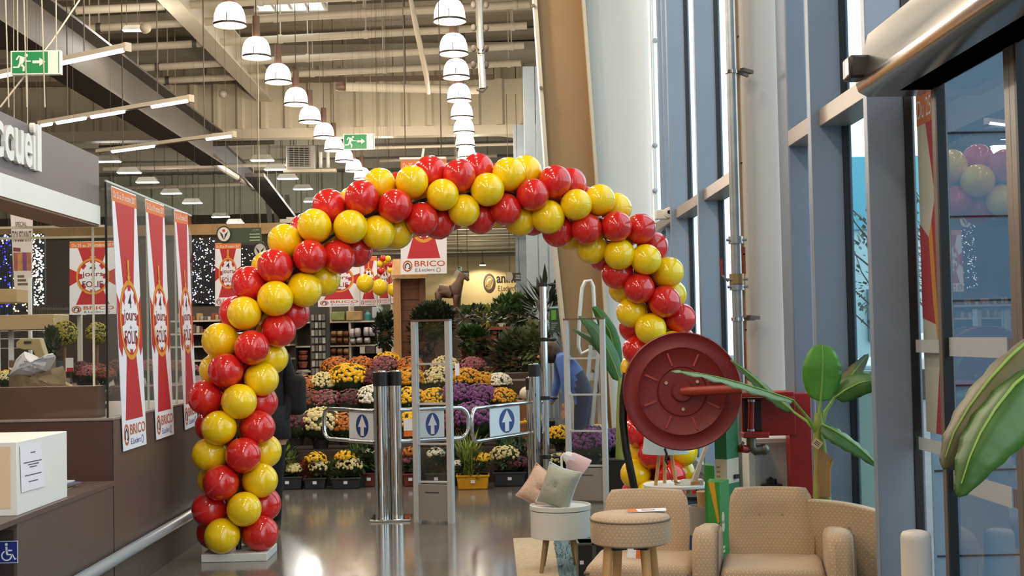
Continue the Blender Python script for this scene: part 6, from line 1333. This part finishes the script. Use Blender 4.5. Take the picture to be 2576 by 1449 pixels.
# round pouf bins
D = 8.1; c = at(1770, 1290, D); t = thing('felt_bin', 'grey round bin on tapered legs beside the green cartons', 'bin', (c.x, D, 0)); zb2, zt2_ = at(1770, 1345, D).z, at(1770, 1272, D).z
MB().lathe([(0, zb2), (.085, zb2), (.092, zt2_), (.086, zt2_), (.08, zt2_-.02), (0, zt2_-.02)], (c.x, D, 0), 28).build('drum', mat('grey_drum', 'a49a8e', .6), t)
for a_ in (.5, 2.6, 4.7): MB().cyl((c.x+math.cos(a_)*.09, D+math.sin(a_)*.09, 0), (c.x+math.cos(a_)*.06, D+math.sin(a_)*.06, zb2), .009, .014, 8).build('leg', mat('dark_wood_leg', '5a3a24', .5), t)
D = 8.45; c = at(1742, 1290, D); t = thing('blue_bin', 'dark blue round bin with black rim behind the left armchair', 'bin', (c.x, D, 0)); zt2_ = at(1742, 1246, D).z; MB().lathe([(0, 0), (.07, 0), (.085, zt2_-.02), (0, zt2_-.02)], (c.x, D, 0), 28).build('drum', mat('slate_blue', '3c5478', .6), t); MB().lathe([(.085, zt2_-.02), (.09, zt2_-.02), (.09, zt2_), (.06, zt2_)], (c.x, D, 0), 28).build('rim', M_black, t)
c = at(1772, 1262, 8.2); t = thing('cork_pot', 'tan cork pot on the grey bin', 'pot', (c.x, 8.1, zt2_)); MB().lathe([(.04, at(1770, 1274, 8.1).z), (.048, at(1770, 1236, 8.1).z), (.042, at(1770, 1236, 8.1).z)], (at(1772, 1262, 8.1).x, 8.1, 0), 20).build('pot', mat('cork', 'b8905c', .7, var=.15, vs=30), t)
# green cartons
M_gr = mat('green_carton', '36903a', .5, var=.06, vs=4); M_gr2 = mat('dark_green_carton', '237040', .5, var=.06, vs=4); M_kr = mat('cream_carton', 'd8c8ac', .55)
def carton(label, x0, x1, xs, yt, d, bands, extra=None):          # front from x0 to x1, side to xs
    a = at(x0, 1300, d); b = at(x1, 1300, d); c = at(xs, 1300, d); z = at(x0, yt, d).z; t = thing('tall_carton', label, 'carton', (a.x, d, 0), 'green tall cartons')
    U = Vector((b.x-a.x, -.0, 0)); zz = z; lo = 0
    rz_ = .5; X0, X1, X2 = a.x, b.x, c.x; dy = .12
    for (f0, f1, m1) in bands:
        MB().hexa([Vector((x, y, f*z)) for f in (f0, f1) for x, y in ((X0, d+dy*.4), (X1, d), (X2, d+dy), (X1-.02, d+dy*1.6))]).build('band', m1, t)
    return t, X0, X1, X2, z
t, X0, X1, X2, z = carton('tall green and cream carton with hand hole behind the armchairs', 1806, 1832, 1872, 1040, 7.25, ((0, .64, M_gr2), (.64, .765, M_kr), (.765, 1, M_gr2)))
MB().cbox((at(1868, 1202, 7.2).x-.01, 7.325, at(1860, 1202, 7.25).z), .035, .02, .022, .6).build('hand_hole', M_inkb, t)
P = Plane((X0, 7.25+.046, 0), Vector((X1-X0, -.048, 0)).normalized(), (0, 0, 1)); m = MB()
for k in range(4): P.poly(m, [(.008, z*.65+k*.025), (.03, z*.65+k*.025), (.03, z*.65+k*.025+.008), (.008, z*.65+k*.025+.008)], .001, .002)
m.build('printed_lines', mat('tan_ink', 'a8845c', .6), t)
t, X0, X1, X2, z = carton('green carton with yellow print in front of the tall carton', 1785, 1812, 1846, 1214, 6.98, ((0, 1, M_gr),))
P = Plane((X0, 6.98+.048, 0), Vector((X1-X0, -.048, 0)).normalized(), (0, 0, 1)); Wc = (Vector((X1-X0, -.048, 0))).length
P.poly(MB(), [(Wc*.1, z), (Wc*.6, z), (Wc*.95, z*.72), (Wc*.8, z*.70)], .001, .002).build('yellow_print', mat('yellow_print', 'd8a020', .5), t)
m = MB()
for k, (u0, u1, v) in enumerate(((.1, .7, .66), (.1, .6, .60), (.2, .8, .3), (.2, .7, .22))): P.poly(m, [(Wc*u0, z*v), (Wc*u1, z*(v-.02)), (Wc*u1, z*(v+.01)), (Wc*u0, z*(v+.03))], .001, .002)
m.build('printed_lines', mat('pale_green_ink', 'c8d8a0', .5), t)
P = Plane((X1, 6.98, 0), Vector((X2-X1, .12, 0)).normalized(), (0, 0, 1)); m = MB(); P.ell(m, .035, z*.74, .02, .032, .001, .002, 16); P.ell(m, .035, z*.68, .022, .03, .001, .002, 16); m.build('white_emblem', mat('cream_print', 'e8dcb0', .5), t)
m = MB()
for v in (.52, .49, .4, .36): P.poly(m, [(.015, z*v), (.055, z*v), (.055, z*(v+.018)), (.015, z*(v+.018))], .001, .002)
m.build('printed_lines', MATS['cream_print'], t)
t, X0, X1, X2, z = carton('small green carton behind the yellow printed carton', 1778, 1800, 1806, 1172, 7.7, ((0, 1, M_gr),))
# bollard
D = 5.3; c = at(2305, 1400, D); zt_ = at(2305, 1334, D).z; t = thing('bollard', 'white round bollard guarding the sliding door', 'bollard', (c.x, D, 0)); r = 37.5*D/F
MB().lathe([(r, .01), (r, zt_-.035), (r*.97, zt_-.018), (r*.85, zt_-.006), (r*.5, zt_), (0, zt_)], (c.x, D, 0), 36).build('post', mat('bollard_white', 'e2d8cc', .45), t, sh=60); MB().lathe([(r+.03, 0), (r+.03, .01), (r, .012)], (c.x, D, 0), 36).build('foot_ring', M_alu, t)
# ================================================================ banana plants
M_ban = mat('banana_leaf', '35621a', .42, var=.2, vs=8); M_band = mat('banana_leaf_dark', '35602a', .42, var=.2, vs=8); M_banb = mat('banana_leaf_olive', '5c5a34', .5, var=.2, vs=8); M_rib = mat('banana_rib', '7fa03a', .5)
def leaf(t, pts, wmax, mt, fold=.35, droop=0.0, nrm=(0, -1, 0), blunt=False):
    P_ = [Vector(p) for p in pts]; fine = []
    for i in range(len(P_)-1):                                   # catmull-rom
        p0, p1, p2, p3 = P_[max(i-1, 0)], P_[i], P_[i+1], P_[min(i+2, len(P_)-1)]
        for k in range(5): f = k/5; fine.append(.5*((2*p1)+(p2-p0)*f+(2*p0-5*p1+4*p2-p3)*f*f+(3*p1-p0-3*p2+p3)*f**3))
    fine.append(P_[-1]); n = len(fine); rows = []; N = Vector(nrm).normalized()
    for i, p in enumerate(fine):
        f = i/(n-1); d = (fine[min(i+1, n-1)]-fine[max(i-1, 0)]).normalized(); s = d.cross(N).normalized(); up = s.cross(d)
        w_ = wmax*((math.sin(PI*f**.95)**.5 if blunt else math.sin(PI*f**.62)**.75) if 0 < f < 1 else .02); rows.append([p+s*w_*u+up*(w_*fold*(abs(u)**1.3))*-1+up*.006*math.sin(f*40+u*3)*abs(u)+Vector((0, 0, -droop*abs(u)*w_)) for u in (-1, -.7, -.35, 0, .35, .7, 1)])
    o = MB().grid(rows).build('leaf', mt, t, sh=80, solid=.002)
    MB().tube([p+N*.002 for p in fine[::3]], [.006*(1-.8*i/len(fine[::3])) for i in range(len(fine[::3]))], 6).build('midrib', M_rib, o); return o
D = 6.6; b0_ = at(2068, 1255, D)
bp = thing('banana_plant', 'green banana plant with broad leaves beside the red post', 'plant', (at(2072, 1250, D).x, D, 0))
q = lambda x, y, dd=0: at(x, y, D+dd)
MB().lathe([(.07, 0), (.085, .24), (.09, .24), (.09, .26)], (q(2070, 1250).x, D, 0), 20).build('pot', mat('wicker_pot', '6a5038', .8, var=.2, vs=30), bp)
MB().tube([Vector((q(2070, 1250).x, D, .2)), q(2068, 1250), q(2066, 1170), q(2060, 1100), q(2058, 1040)], [.05, .045, .036, .030, .02], 12).build('trunk', mat('banana_trunk', '8a9444', .6, var=.3, vs=14, stretch=(1, 1, .2)), bp)
for k in range(7): MB().tube([q(2058+k*6, 1120+k*6, -.045), q(2056+k*5, 1180, -.055), q(2062+k*4, 1250, -.05)], .008, 5).build('fibre', mat('banana_fibre', 'a07c4c', .8), bp)
leaf(bp, [q(2064, 1010), q(2068, 960, .0), q(2070, 910), q(2068, 866, .03)], .098, mat('banana_leaf_lit', '4e8a1e', .42, var=.2, vs=8), .1, nrm=(0, -1, .1), blunt=True)  # upright leaf: window light shining through is put into its lighter green
leaf(bp, [q(1996, 1008, -.1), q(1920, 982, -.2), q(1840, 958, -.3), q(1760, 940, -.42), q(1690, 933, -.5)], .038, mat('banana_leaf_pale', '7f9a6a', .45, var=.15, vs=8), .5, nrm=(0, -.6, 1))
leaf(bp, [q(1995, 1035, .1), q(1940, 990, .15), q(1890, 945, .2), q(1838, 906, .25)], .036, M_band, .4, nrm=(.3, -.8, .6))
leaf(bp, [q(2100, 1000, .02), q(2150, 968, 0), q(2210, 955, -.05), q(2266, 962, -.1)], .062, M_ban, .35, nrm=(0, -.9, .45))
leaf(bp, [q(2110, 985, .1), q(2145, 940, .15), q(2185, 890, .2)], .045, M_banb, .3, nrm=(-.3, -.9, .2))
leaf(bp, [q(2068, 1068, -.1), q(2110, 1090, -.14), q(2165, 1130, -.18), q(2214, 1178, -.2)], .055, M_band, .5, nrm=(.2, -.7, .7))
for pts in ([q(2060, 1100), q(2035, 1055, -.03), q(1996, 1008, -.1)], [q(2058, 1090), q(2030, 1060, .05), q(1995, 1035, .1)], [q(2062, 1085), q(2075, 1035), q(2100, 1000, .02)], [q(2062, 1090), q(2080, 1030, .05), q(2110, 985, .1)], [q(2060, 1060), q(2062, 1030), q(2064, 1010)], [q(2064, 1120), q(2062, 1080, -.06), q(2068, 1068, -.1)]):
    MB().tube(pts, [.012, .008, .006], 8).build('stalk', M_rib, bp)
t = thing('price_tag', 'small cream tag tied to the banana trunk', 'price tag', q(2055, 1115, -.06)); P = Plane(q(2040, 1118, -.06), Vector((.8, 0, -.6)), Vector((.6, 0, .8))); P.poly(MB(), [(0, 0), (.045, 0), (.045, .042), (0, .042)], 0, .002).build('card', mat('cream_card', 'd8c49c', .6), t)
m = MB()
for v in (.012, .02, .028): P.poly(m, [(.008, v), (.036, v), (.036, v+.003), (.008, v+.003)], .002, .0025)
m.build('printed_lines', M_inkb, t)
# foreground banana plant reaching in from the right
D = 3.9; q = lambda x, y, dd=0: at(x, y, D+dd)
bp2 = thing('banana_plant', 'nearer banana plant with drooping leaves entering at the right edge', 'plant', (q(2700, 1250).x, D, 0)); X_ = q(2700, 1250).x
MB().lathe([(.11, 0), (.15, .28), (.16, .28), (.16, .31)], (X_, D, 0), 20).build('pot', MATS['wicker_pot'], bp2)
MB().tube([(X_, D, .25), (X_, D, .7), q(2690, 900), q(2680, 820)], [.05, .045, .03, .02], 12).build('trunk', MATS['banana_trunk'], bp2)
leaf(bp2, [q(2640, 820), q(2560, 880, -.04), q(2470, 980, -.08), q(2400, 1090, -.1), q(2372, 1180, -.1)], .085, M_banb, .55, nrm=(-.5, -.6, .6), droop=.3)
leaf(bp2, [q(2650, 900, -.1), q(2570, 950, -.16), q(2490, 1050, -.2), q(2440, 1150, -.22), q(2410, 1250, -.22)], .092, M_ban, .6, nrm=(-.45, -.7, .55), droop=.3)
for pts in ([q(2690, 900), q(2660, 840), q(2640, 820)], [q(2690, 950), q(2668, 900, -.06), q(2650, 900, -.1)]): MB().tube(pts, [.014, .01, .008], 8).build('stalk', M_rib, bp2)
# potted plant leaves behind the right pedestal, and aluminium ladder
D = 13.0; t = thing('banana_plant', 'dark broad leafed plant behind the right pedestal', 'plant', (at(1560, 1150, D).x, D, 0)); q = lambda x, y, dd=0: at(x, y, D+dd)
leaf(t, [q(1560, 960), q(1530, 880), q(1490, 820), q(1455, 795)], .09, M_band, .3, nrm=(.1, -.8, .5)); leaf(t, [q(1556, 940, .1), q(1540, 850, .1), q(1508, 790, .1), q(1490, 772, .1)], .07, M_ban, .3); leaf(t, [q(1555, 930, .1), q(1500, 860, .1), q(1438, 826, .1)], .06, M_band, .4, nrm=(0, -.6, .8))
MB().tube([(q(1560, 1150).x, D, .2), q(1560, 1050), q(1560, 950)], [.05, .04, .02], 10).build('trunk', MATS['banana_trunk'], t); MB().lathe([(.12, 0), (.16, .3), (.17, .3)], (q(1560, 1150).x, D, 0), 18).build('pot', M_pot, t)
D = 13.9; q = lambda x, y, dd=0: at(x, y, D+dd)
lad = thing('step_ladder', 'white aluminium step ladder with rounded handrail behind the right pedestal', 'ladder', (q(1470, 1200).x, D, 0)); M_lad = mat('ladder_alu', 'd8d4cc', .4, metal=.3)
f = lambda p, z: Vector((p.x, p.y, z))
for px in (1462, 1482): MB().bar(f(q(px-6, 1100), 0), q(px+24, 868), .035, .07).build('front_rail', M_lad, lad)
for k in range(6):
    f_ = (k+.6)/6; a, b = f(q(1456, 1100), 0).lerp(q(1486, 868), f_), f(q(1476, 1100), 0).lerp(q(1506, 868), f_); MB().bar(a, b, .03, .08).build('tread', M_lad, lad)
MB().tube([q(1486, 880), q(1462, 890), q(1455, 870), q(1458, 790), q(1464, 725), q(1472, 708), q(1486, 706), q(1492, 720), q(1496, 800), q(1504, 868)], .02, 8).build('handrail', M_lad, lad)
for dx in (0, .1): MB().bar(f(q(1510, 1100, .6), 0)+Vector((dx, 0, 0)), q(1502, 875, .1)+Vector((dx*.3, 0, 0)), .03, .05).build('rear_leg', M_lad, lad)
MB().tube([q(1490, 930), q(1502, 950), q(1506, 985), q(1494, 1000)], .01, 6).build('strap', M_black, lad)
for k, (px, py, c_) in enumerate(((1330, 990, 'd8ccb8'), (1502, 1085, 'c89858'))):
    c = at(px, py, 14.2); o = MB().sph(c, .1, 16, 10, (1, 1, .8)).build('white_pumpkin', mat('pumpkin_%d' % k, c_, .6), None, loc=c)
    tag(o, ('pale round pumpkin beside the right gate post', 'tan pumpkin behind the right pedestal')[k], 'pumpkin'); o2 = MB().box((c.x-.12, 14.1, 0), (c.x+.12, 14.35, c.z-.075)).build('pumpkin_crate', M_hut, None, loc=(c.x, 14.2, 0)); tag(o2, 'wooden crate under the %s pumpkin' % ('pale', 'tan')[k], 'crate')
# ================================================================ people
D = 13.45; q = lambda x, y, dd=0: at(x, y, D+dd)
ps = thing('person', 'person in blue jacket and dark jeans bending over the flowers', 'person', (q(1465, 1215).x, D, 0))
gx = lambda x, dd: Vector((q(x, 1215).x, D+dd, .045))
hip, ch, nk, hd = q(1462, 962), q(1415, 905), q(1396, 893), q(1380, 890)
nodes = [(hip, (.15, .13)), (q(1438, 928), (.145, .12)), (ch, (.155, .125)), (q(1402, 896), (.085, .08)), (q(1393, 893), .05), (hd, .085), (q(1372, 897), .06),
         (q(1412, 905, -.17), .07), (q(1420, 950, -.2), .05), (q(1424, 990, -.2), .042), (q(1420, 1020, -.2), .026), (q(1418, 1032, -.2), .024),
         (q(1408, 905, .17), .07), (q(1405, 950, .2), .05), (q(1395, 990, .2), .042), (q(1385, 1018, .2), .026),
         (q(1466, 990, -.09), .095), (q(1458, 1090, -.1), .062), (q(1464, 1185, -.1), .042), (gx(1464, -.1), .04), (gx(1446, -.12), .032),
         (q(1470, 990, .09), .095), (q(1466, 1090, .1), .062), (q(1474, 1185, .1), .042), (gx(1474, .1), .04), (gx(1456, .1), .032)]
edges = [(0, 1), (1, 2), (2, 3), (3, 4), (4, 5), (5, 6), (2, 7), (7, 8), (8, 9), (9, 10), (10, 11), (2, 12), (12, 13), (13, 14), (14, 15), (0, 16), (16, 17), (17, 18), (18, 19), (19, 20), (0, 21), (21, 22), (22, 23), (23, 24), (24, 25)]
M_skin = mat('skin', 'c08a6c', .6); M_jk = mat('blue_jacket', '5474b4', .8, var=.15, vs=8, bump=.3, bs=20); M_jean = mat('dark_jeans', '232b40', .8, var=.2, vs=10); M_shoe = mat('dark_shoe', '1a1816', .5)
hz_ = hip.z
def cls(c):
    if c.z < .09: return 3
    if (c-hd).length < .13 and c.x < q(1392, 890).x: return 0
    if c.z < q(1420, 1012).z and c.x < q(1435, 1000).x and c.z > .5: return 0
    if c.x > q(1446, 950).x and c.z < q(1450, 930).z: return 2
    if c.z < .82 and c.x > q(1438, 1000).x: return 2
    return 1
skin_mesh('body', nodes, edges, [M_skin, M_jk, M_jean, M_shoe], ps, cls)
m = MB(); m.sph(hd+Vector((.02, 0, .015)), .112, 14, 10, (1.05, .95, 1)); 
ho = m.build('hair', mat('brown_hair', '4a3424', .8, var=.3, vs=30), ps)
m = MB()
for k in range(60):
    a_ = random.uniform(-1.6, 1.6); p = hd+Vector((.02-.06*math.cos(a_)*random.uniform(.3, 1), .1*math.sin(a_), .02)); m.tube([p+Vector((0, 0, .06)), p+Vector((-.03, random.uniform(-.01, .01), -.03)), p+Vector((-.045, random.uniform(-.02, .02), -random.uniform(.08, .16)))], [.008, .007, .002], 4)
o = m.build('hair_strands', MATS['brown_hair'], ps); o['kind'] = 'stuff'
MB().sph(hd+Vector((-.098, -.0, -.03)), .016, 8, 6, (1.3, .8, 1)).build('nose', M_skin, ps)
for s in (-1, 1): MB().sph(hd+Vector((-.088, s*.032, -.002)), .010, 8, 6).build('eye', M_inkb, ps)
MB().sph(hd+Vector((-.085, 0, -.062)), .018, 8, 6, (.5, 1.2, .35)).build('mouth', mat('lips', '9a5a50', .6), ps)
hpt = q(1419, 1030, -.2)
for k, (dx, dy, l) in enumerate(((-.022, 0, .055), (-.012, -.012, .075), (0, -.016, .082), (.012, -.012, .074), (.02, -.002, .058))):
    a = hpt+Vector((dx*.6, dy, -.01)); MB().tube([a, a+Vector((dx*.3, dy*.3, -l*.5)), a+Vector((dx*.2-.012, 0, -l))], [.010, .009, .006], 6).build('finger', M_skin, ps)
MB().tube([q(1404, 893, -.13), q(1420, 896, -.15), q(1432, 908, -.14)], .012, 6).build('bag_strap', M_inkb, ps)
# person in black standing behind the left leg of the arch
D = 10.6; q = lambda x, y, dd=0: at(x, y, D+dd); X0 = q(668, 1300).x
p2 = thing('person', 'person in long black coat standing mostly hidden behind the left arch leg', 'person', (X0, D, 0))
V = lambda x, y, z: Vector((X0+x, D+y, z))
nodes = [(V(0, 0, .95), (.17, .13)), (V(.0, 0, 1.15), (.165, .12)), (V(.0, .0, 1.33), (.175, .115)), (V(-.01, 0, 1.44), (.07, .07)), (V(-.015, -.01, 1.50), .05), (V(-.02, -.02, 1.60), .085), (V(-.02, -.02, 1.70), .07),
         (V(.17, 0, 1.36), .065), (V(.215, .02, 1.10), .06), (V(.165, -.06, .90), .042), (V(.13, -.1, .86), .03), (V(-.19, 0, 1.36), .065), (V(-.23, .02, 1.10), .055), (V(-.22, -.06, .88), .042), (V(-.21, -.08, .82), .03),
         (V(.09, 0, .82), .10), (V(.085, 0, .48), .07), (V(.08, .02, .12), .045), (V(.08, .02, .045), .04), (V(.085, -.12, .04), .034), (V(-.09, 0, .82), .10), (V(-.085, 0, .48), .07), (V(-.08, .02, .12), .045), (V(-.08, .02, .045), .04), (V(-.085, -.12, .04), .034)]
edges = [(0, 1), (1, 2), (2, 3), (3, 4), (4, 5), (5, 6), (2, 7), (7, 8), (8, 9), (9, 10), (2, 11), (11, 12), (12, 13), (13, 14), (0, 15), (15, 16), (16, 17), (17, 18), (18, 19), (0, 20), (20, 21), (21, 22), (22, 23), (23, 24)]
M_coat = mat('black_coat', '141216', .85, bump=.2, bs=20)
skin_mesh('body', nodes, edges, [M_skin, M_coat, M_inkb], p2, lambda c: 0 if c.z > 1.46 or (c.z < .88 and abs(c.x-X0) > .11 and c.z > .7) else (1 if c.z > .1 else 2))
MB().lathe([(.205, .74), (.20, .86), (.195, 1.0)], (X0, D, 0), 20, cap=False).build('coat_skirt', M_coat, p2, solid=.012)
MB().sph(V(-.02, .0, 1.66), .115, 14, 10, (1, 1, 1.05)).build('hair', MATS['brown_hair'], p2)
bg_ = MB(); cushion(bg_, .17, .14, .32, V(.245, .02, .92), .06); o = bg_.build('shoulder_bag', M_coat, None, loc=V(.245, .02, .92), sh=50); tag(o, 'black shoulder bag carried by the person in black', 'bag')

# ================================================================ outside and vestibule
o = MB().box((XR+.1, -30, -.25), (70, 90, -.02)).build('ground_outside', mat('asphalt', '6c7276', .8, var=.12, vs=2)); struct(o, 'grey asphalt forecourt outside the glazing')
bl = thing('retail_building', 'pale blue clad retail building across the car park', 'building', (22, 60, 0)); 
M_cl = mat('cyan_cladding', '5aa8bc', .6, var=.05, vs=.5); M_cl2 = mat('pale_cladding', 'a9c4c8', .6)
MB().box((12, 62, 0), (60, 64, 6.2)).build('lower_wall', M_cl2, bl); MB().box((12, 61.8, 6.2), (60, 64, 9.6)).build('upper_wall', M_cl, bl)
for k in range(16): MB().box((13+k*2.9, 61.7, 0), (13.25+k*2.9, 62, 9.4)).build('pilaster', M_cl2, bl)
for k in range(12): MB().box((14+k*3.6, 61.75, 1), (16.4+k*3.6, 61.99, 3.4)).build('window', mat('far_window', '3c5c6c', .2), bl)
for k, (x, y, h_) in enumerate(((9.2, 27, 4.2), (11.5, 33, 4.6), (7.0, 24, 3.6), (14, 42, 5))):
    t = thing('bare_tree', 'slim young tree outside the glazing, %s' % ('nearest to the column', 'second along the car park', 'close to the windows', 'farthest')[k], 'tree', (x, y, 0), 'young trees in the car park')
    MB().tube([(x, y, 0), (x+.05, y, h_*.5), (x, y, h_)], [.07, .05, .02], 8).build('trunk', mat('bark', '4a4238', .8), t)
    for j in range(16):
        a_ = j*2.4; z = h_*(.35+.04*j); MB().tube([(x, y, z), (x+math.cos(a_)*.5, y+math.sin(a_)*.5, z+.45), (x+math.cos(a_)*.75, y+math.sin(a_)*.75, z+.9)], [.02, .012, .005], 5).build('branch', MATS['bark'], t)
    o = leaf_cloud((x, y, h_*.72), (.9, .9, h_*.3), 320, .12, .04).build('leaves', mat('grey_olive_leaf', '5c6656', .7), t); o['kind'] = 'stuff'
def car(label, x, y, rz, col_):
    t = thing('parked_car', label, 'car', (x, y, 0), 'cars in the car park'); R = Matrix.Rotation(rz, 3, 'Z'); W_ = lambda u, v, z: Vector((x, y, 0))+R@Vector((u, v, 0))+Vector((0, 0, z))
    pr = [(-2.1, .3), (-2.15, .7), (-1.9, .85), (-1.2, .92), (-.7, 1.4), (.9, 1.45), (1.6, .98), (2.05, .9), (2.1, .3)]
    MB().prism([W_(u, -.85, z) for u, z in pr], R@Vector((0, 1.7, 0))).build('bodywork', mat('car_'+col_, col_, .25, metal=.3, coat=.5), t, bevel=.06)
    gl = [(-1.05, .95), (-.65, 1.34), (.82, 1.38), (1.35, .98)]; MB().prism([W_(u, -.87, z) for u, z in gl], R@Vector((0, 1.74, 0))).build('side_glass', mat('car_glass', '283840', .1), t)
    for u in (-1.3, 1.35):
        for v in (-.88, .7): MB().cyl(W_(u, v, .32), W_(u, v+.18, .32), .32, n=18).build('wheel', M_black, t)
car('silver car parked outside beyond the glazing', 10.2, 30, .4, 'b8c0c8'); car('dark blue car parked farther out', 14.5, 40, .3, '2c3c50'); car('white car parked behind the silver car', 12.5, 35.5, .35, 'd8dce0')
# vestibule: outer wall, side wall and a large event poster inside it
vs_ = thing('wall_vestibule', 'grey vestibule wall beyond the sliding door', None, (3.6, 6.4, 0)); vs_['kind'] = 'structure'
M_vw = mat('translucent_wall', 'a4b0ba', .6)  # translucency added so sky light brightens the view through the door
nt = M_vw.node_tree; tl = nt.nodes.new('ShaderNodeBsdfTranslucent'); tl.inputs[0].default_value = (.20, .27, .33, 1); df_ = nt.nodes.new('ShaderNodeBsdfDiffuse'); df_.inputs[0].default_value = (.25, .3, .34, 1); ad = nt.nodes.new('ShaderNodeAddShader')
nt.links.new(tl.outputs[0], ad.inputs[0]); nt.links.new(df_.outputs[0], ad.inputs[1]); nt.links.new(ad.outputs[0], nt.nodes['Material Output'].inputs[0])
MB().box((XR+.2, 8.2, 0), (2.45, 8.3, 1.25)).build('low_panel', mat('sage_panel', 'a8b8a8', .6), vs_)
MB().box((3.7, 3.0, 0), (3.72, 5.98, 4.2)).build('outer_wall', M_vw, vs_)
MB().box((XR+.12, 5.98, 0), (3.72, 5.99, 4.2)).build('end_wall', M_vw, vs_)
for k in range(8): MB().box((XR+.13, 5.972, .1+k*.38), (3.7, 5.98, .108+k*.38)).build('wall_joint', M_inkb, vs_)
# event poster on the fixed side pane, cut by the sliding leaf
P = Plane((XR+.03, dF-.04, 0), (0, -1, 0), (0, 0, 1)); W = dF-.04-d_leaf0-.0
zz = lambda y: onX(2330, y, XR+.03).z
t = thing('pane_poster', 'red and white event poster on the fixed pane beside the sliding door', 'poster', (XR+.03, dF, zz(1085)))
P.poly(MB(), [(0, zz(1085)), (W, zz(1085)), (W, zz(222)), (0, zz(222))], -.003, 0).build('sheet', mat('poster_white', 'd8d0c4', .6), t)
P.poly(MB(), [(0, zz(308)), (W, zz(308)), (W, zz(222)), (0, zz(222))], 0, .001).build('date_band', M_orange, t)
Wf, W = W, W*.56
P.poly(MB(), [(W*.55, zz(308)), (W, zz(308)), (W, zz(500))], 0, .001).build('red_ray', M_redp, t)
P.poly(MB(), [(0, zz(560)), (W*.55, zz(600)), (W, zz(500)), (W, zz(820)), (0, zz(800))], 0, .001).build('red_ray', M_redp, t)
P.poly(MB(), [(W*.55, zz(600)), (W*.75, zz(560)), (W, zz(830)), (W, zz(900)), (W*.7, zz(760))], .001, .002).build('gold_ring', MATS['gold_print'], t)
P.poly(MB(), [(W*.62, zz(1085)), (W, zz(1085)), (W, zz(900))], 0, .001).build('red_ray', M_redp, t)
m = MB(); P.text(m, 'Du 25', W*.08, zz(292), W*.86, zz(243)-zz(292), .002); m.build('lettering', M_whitep, t)
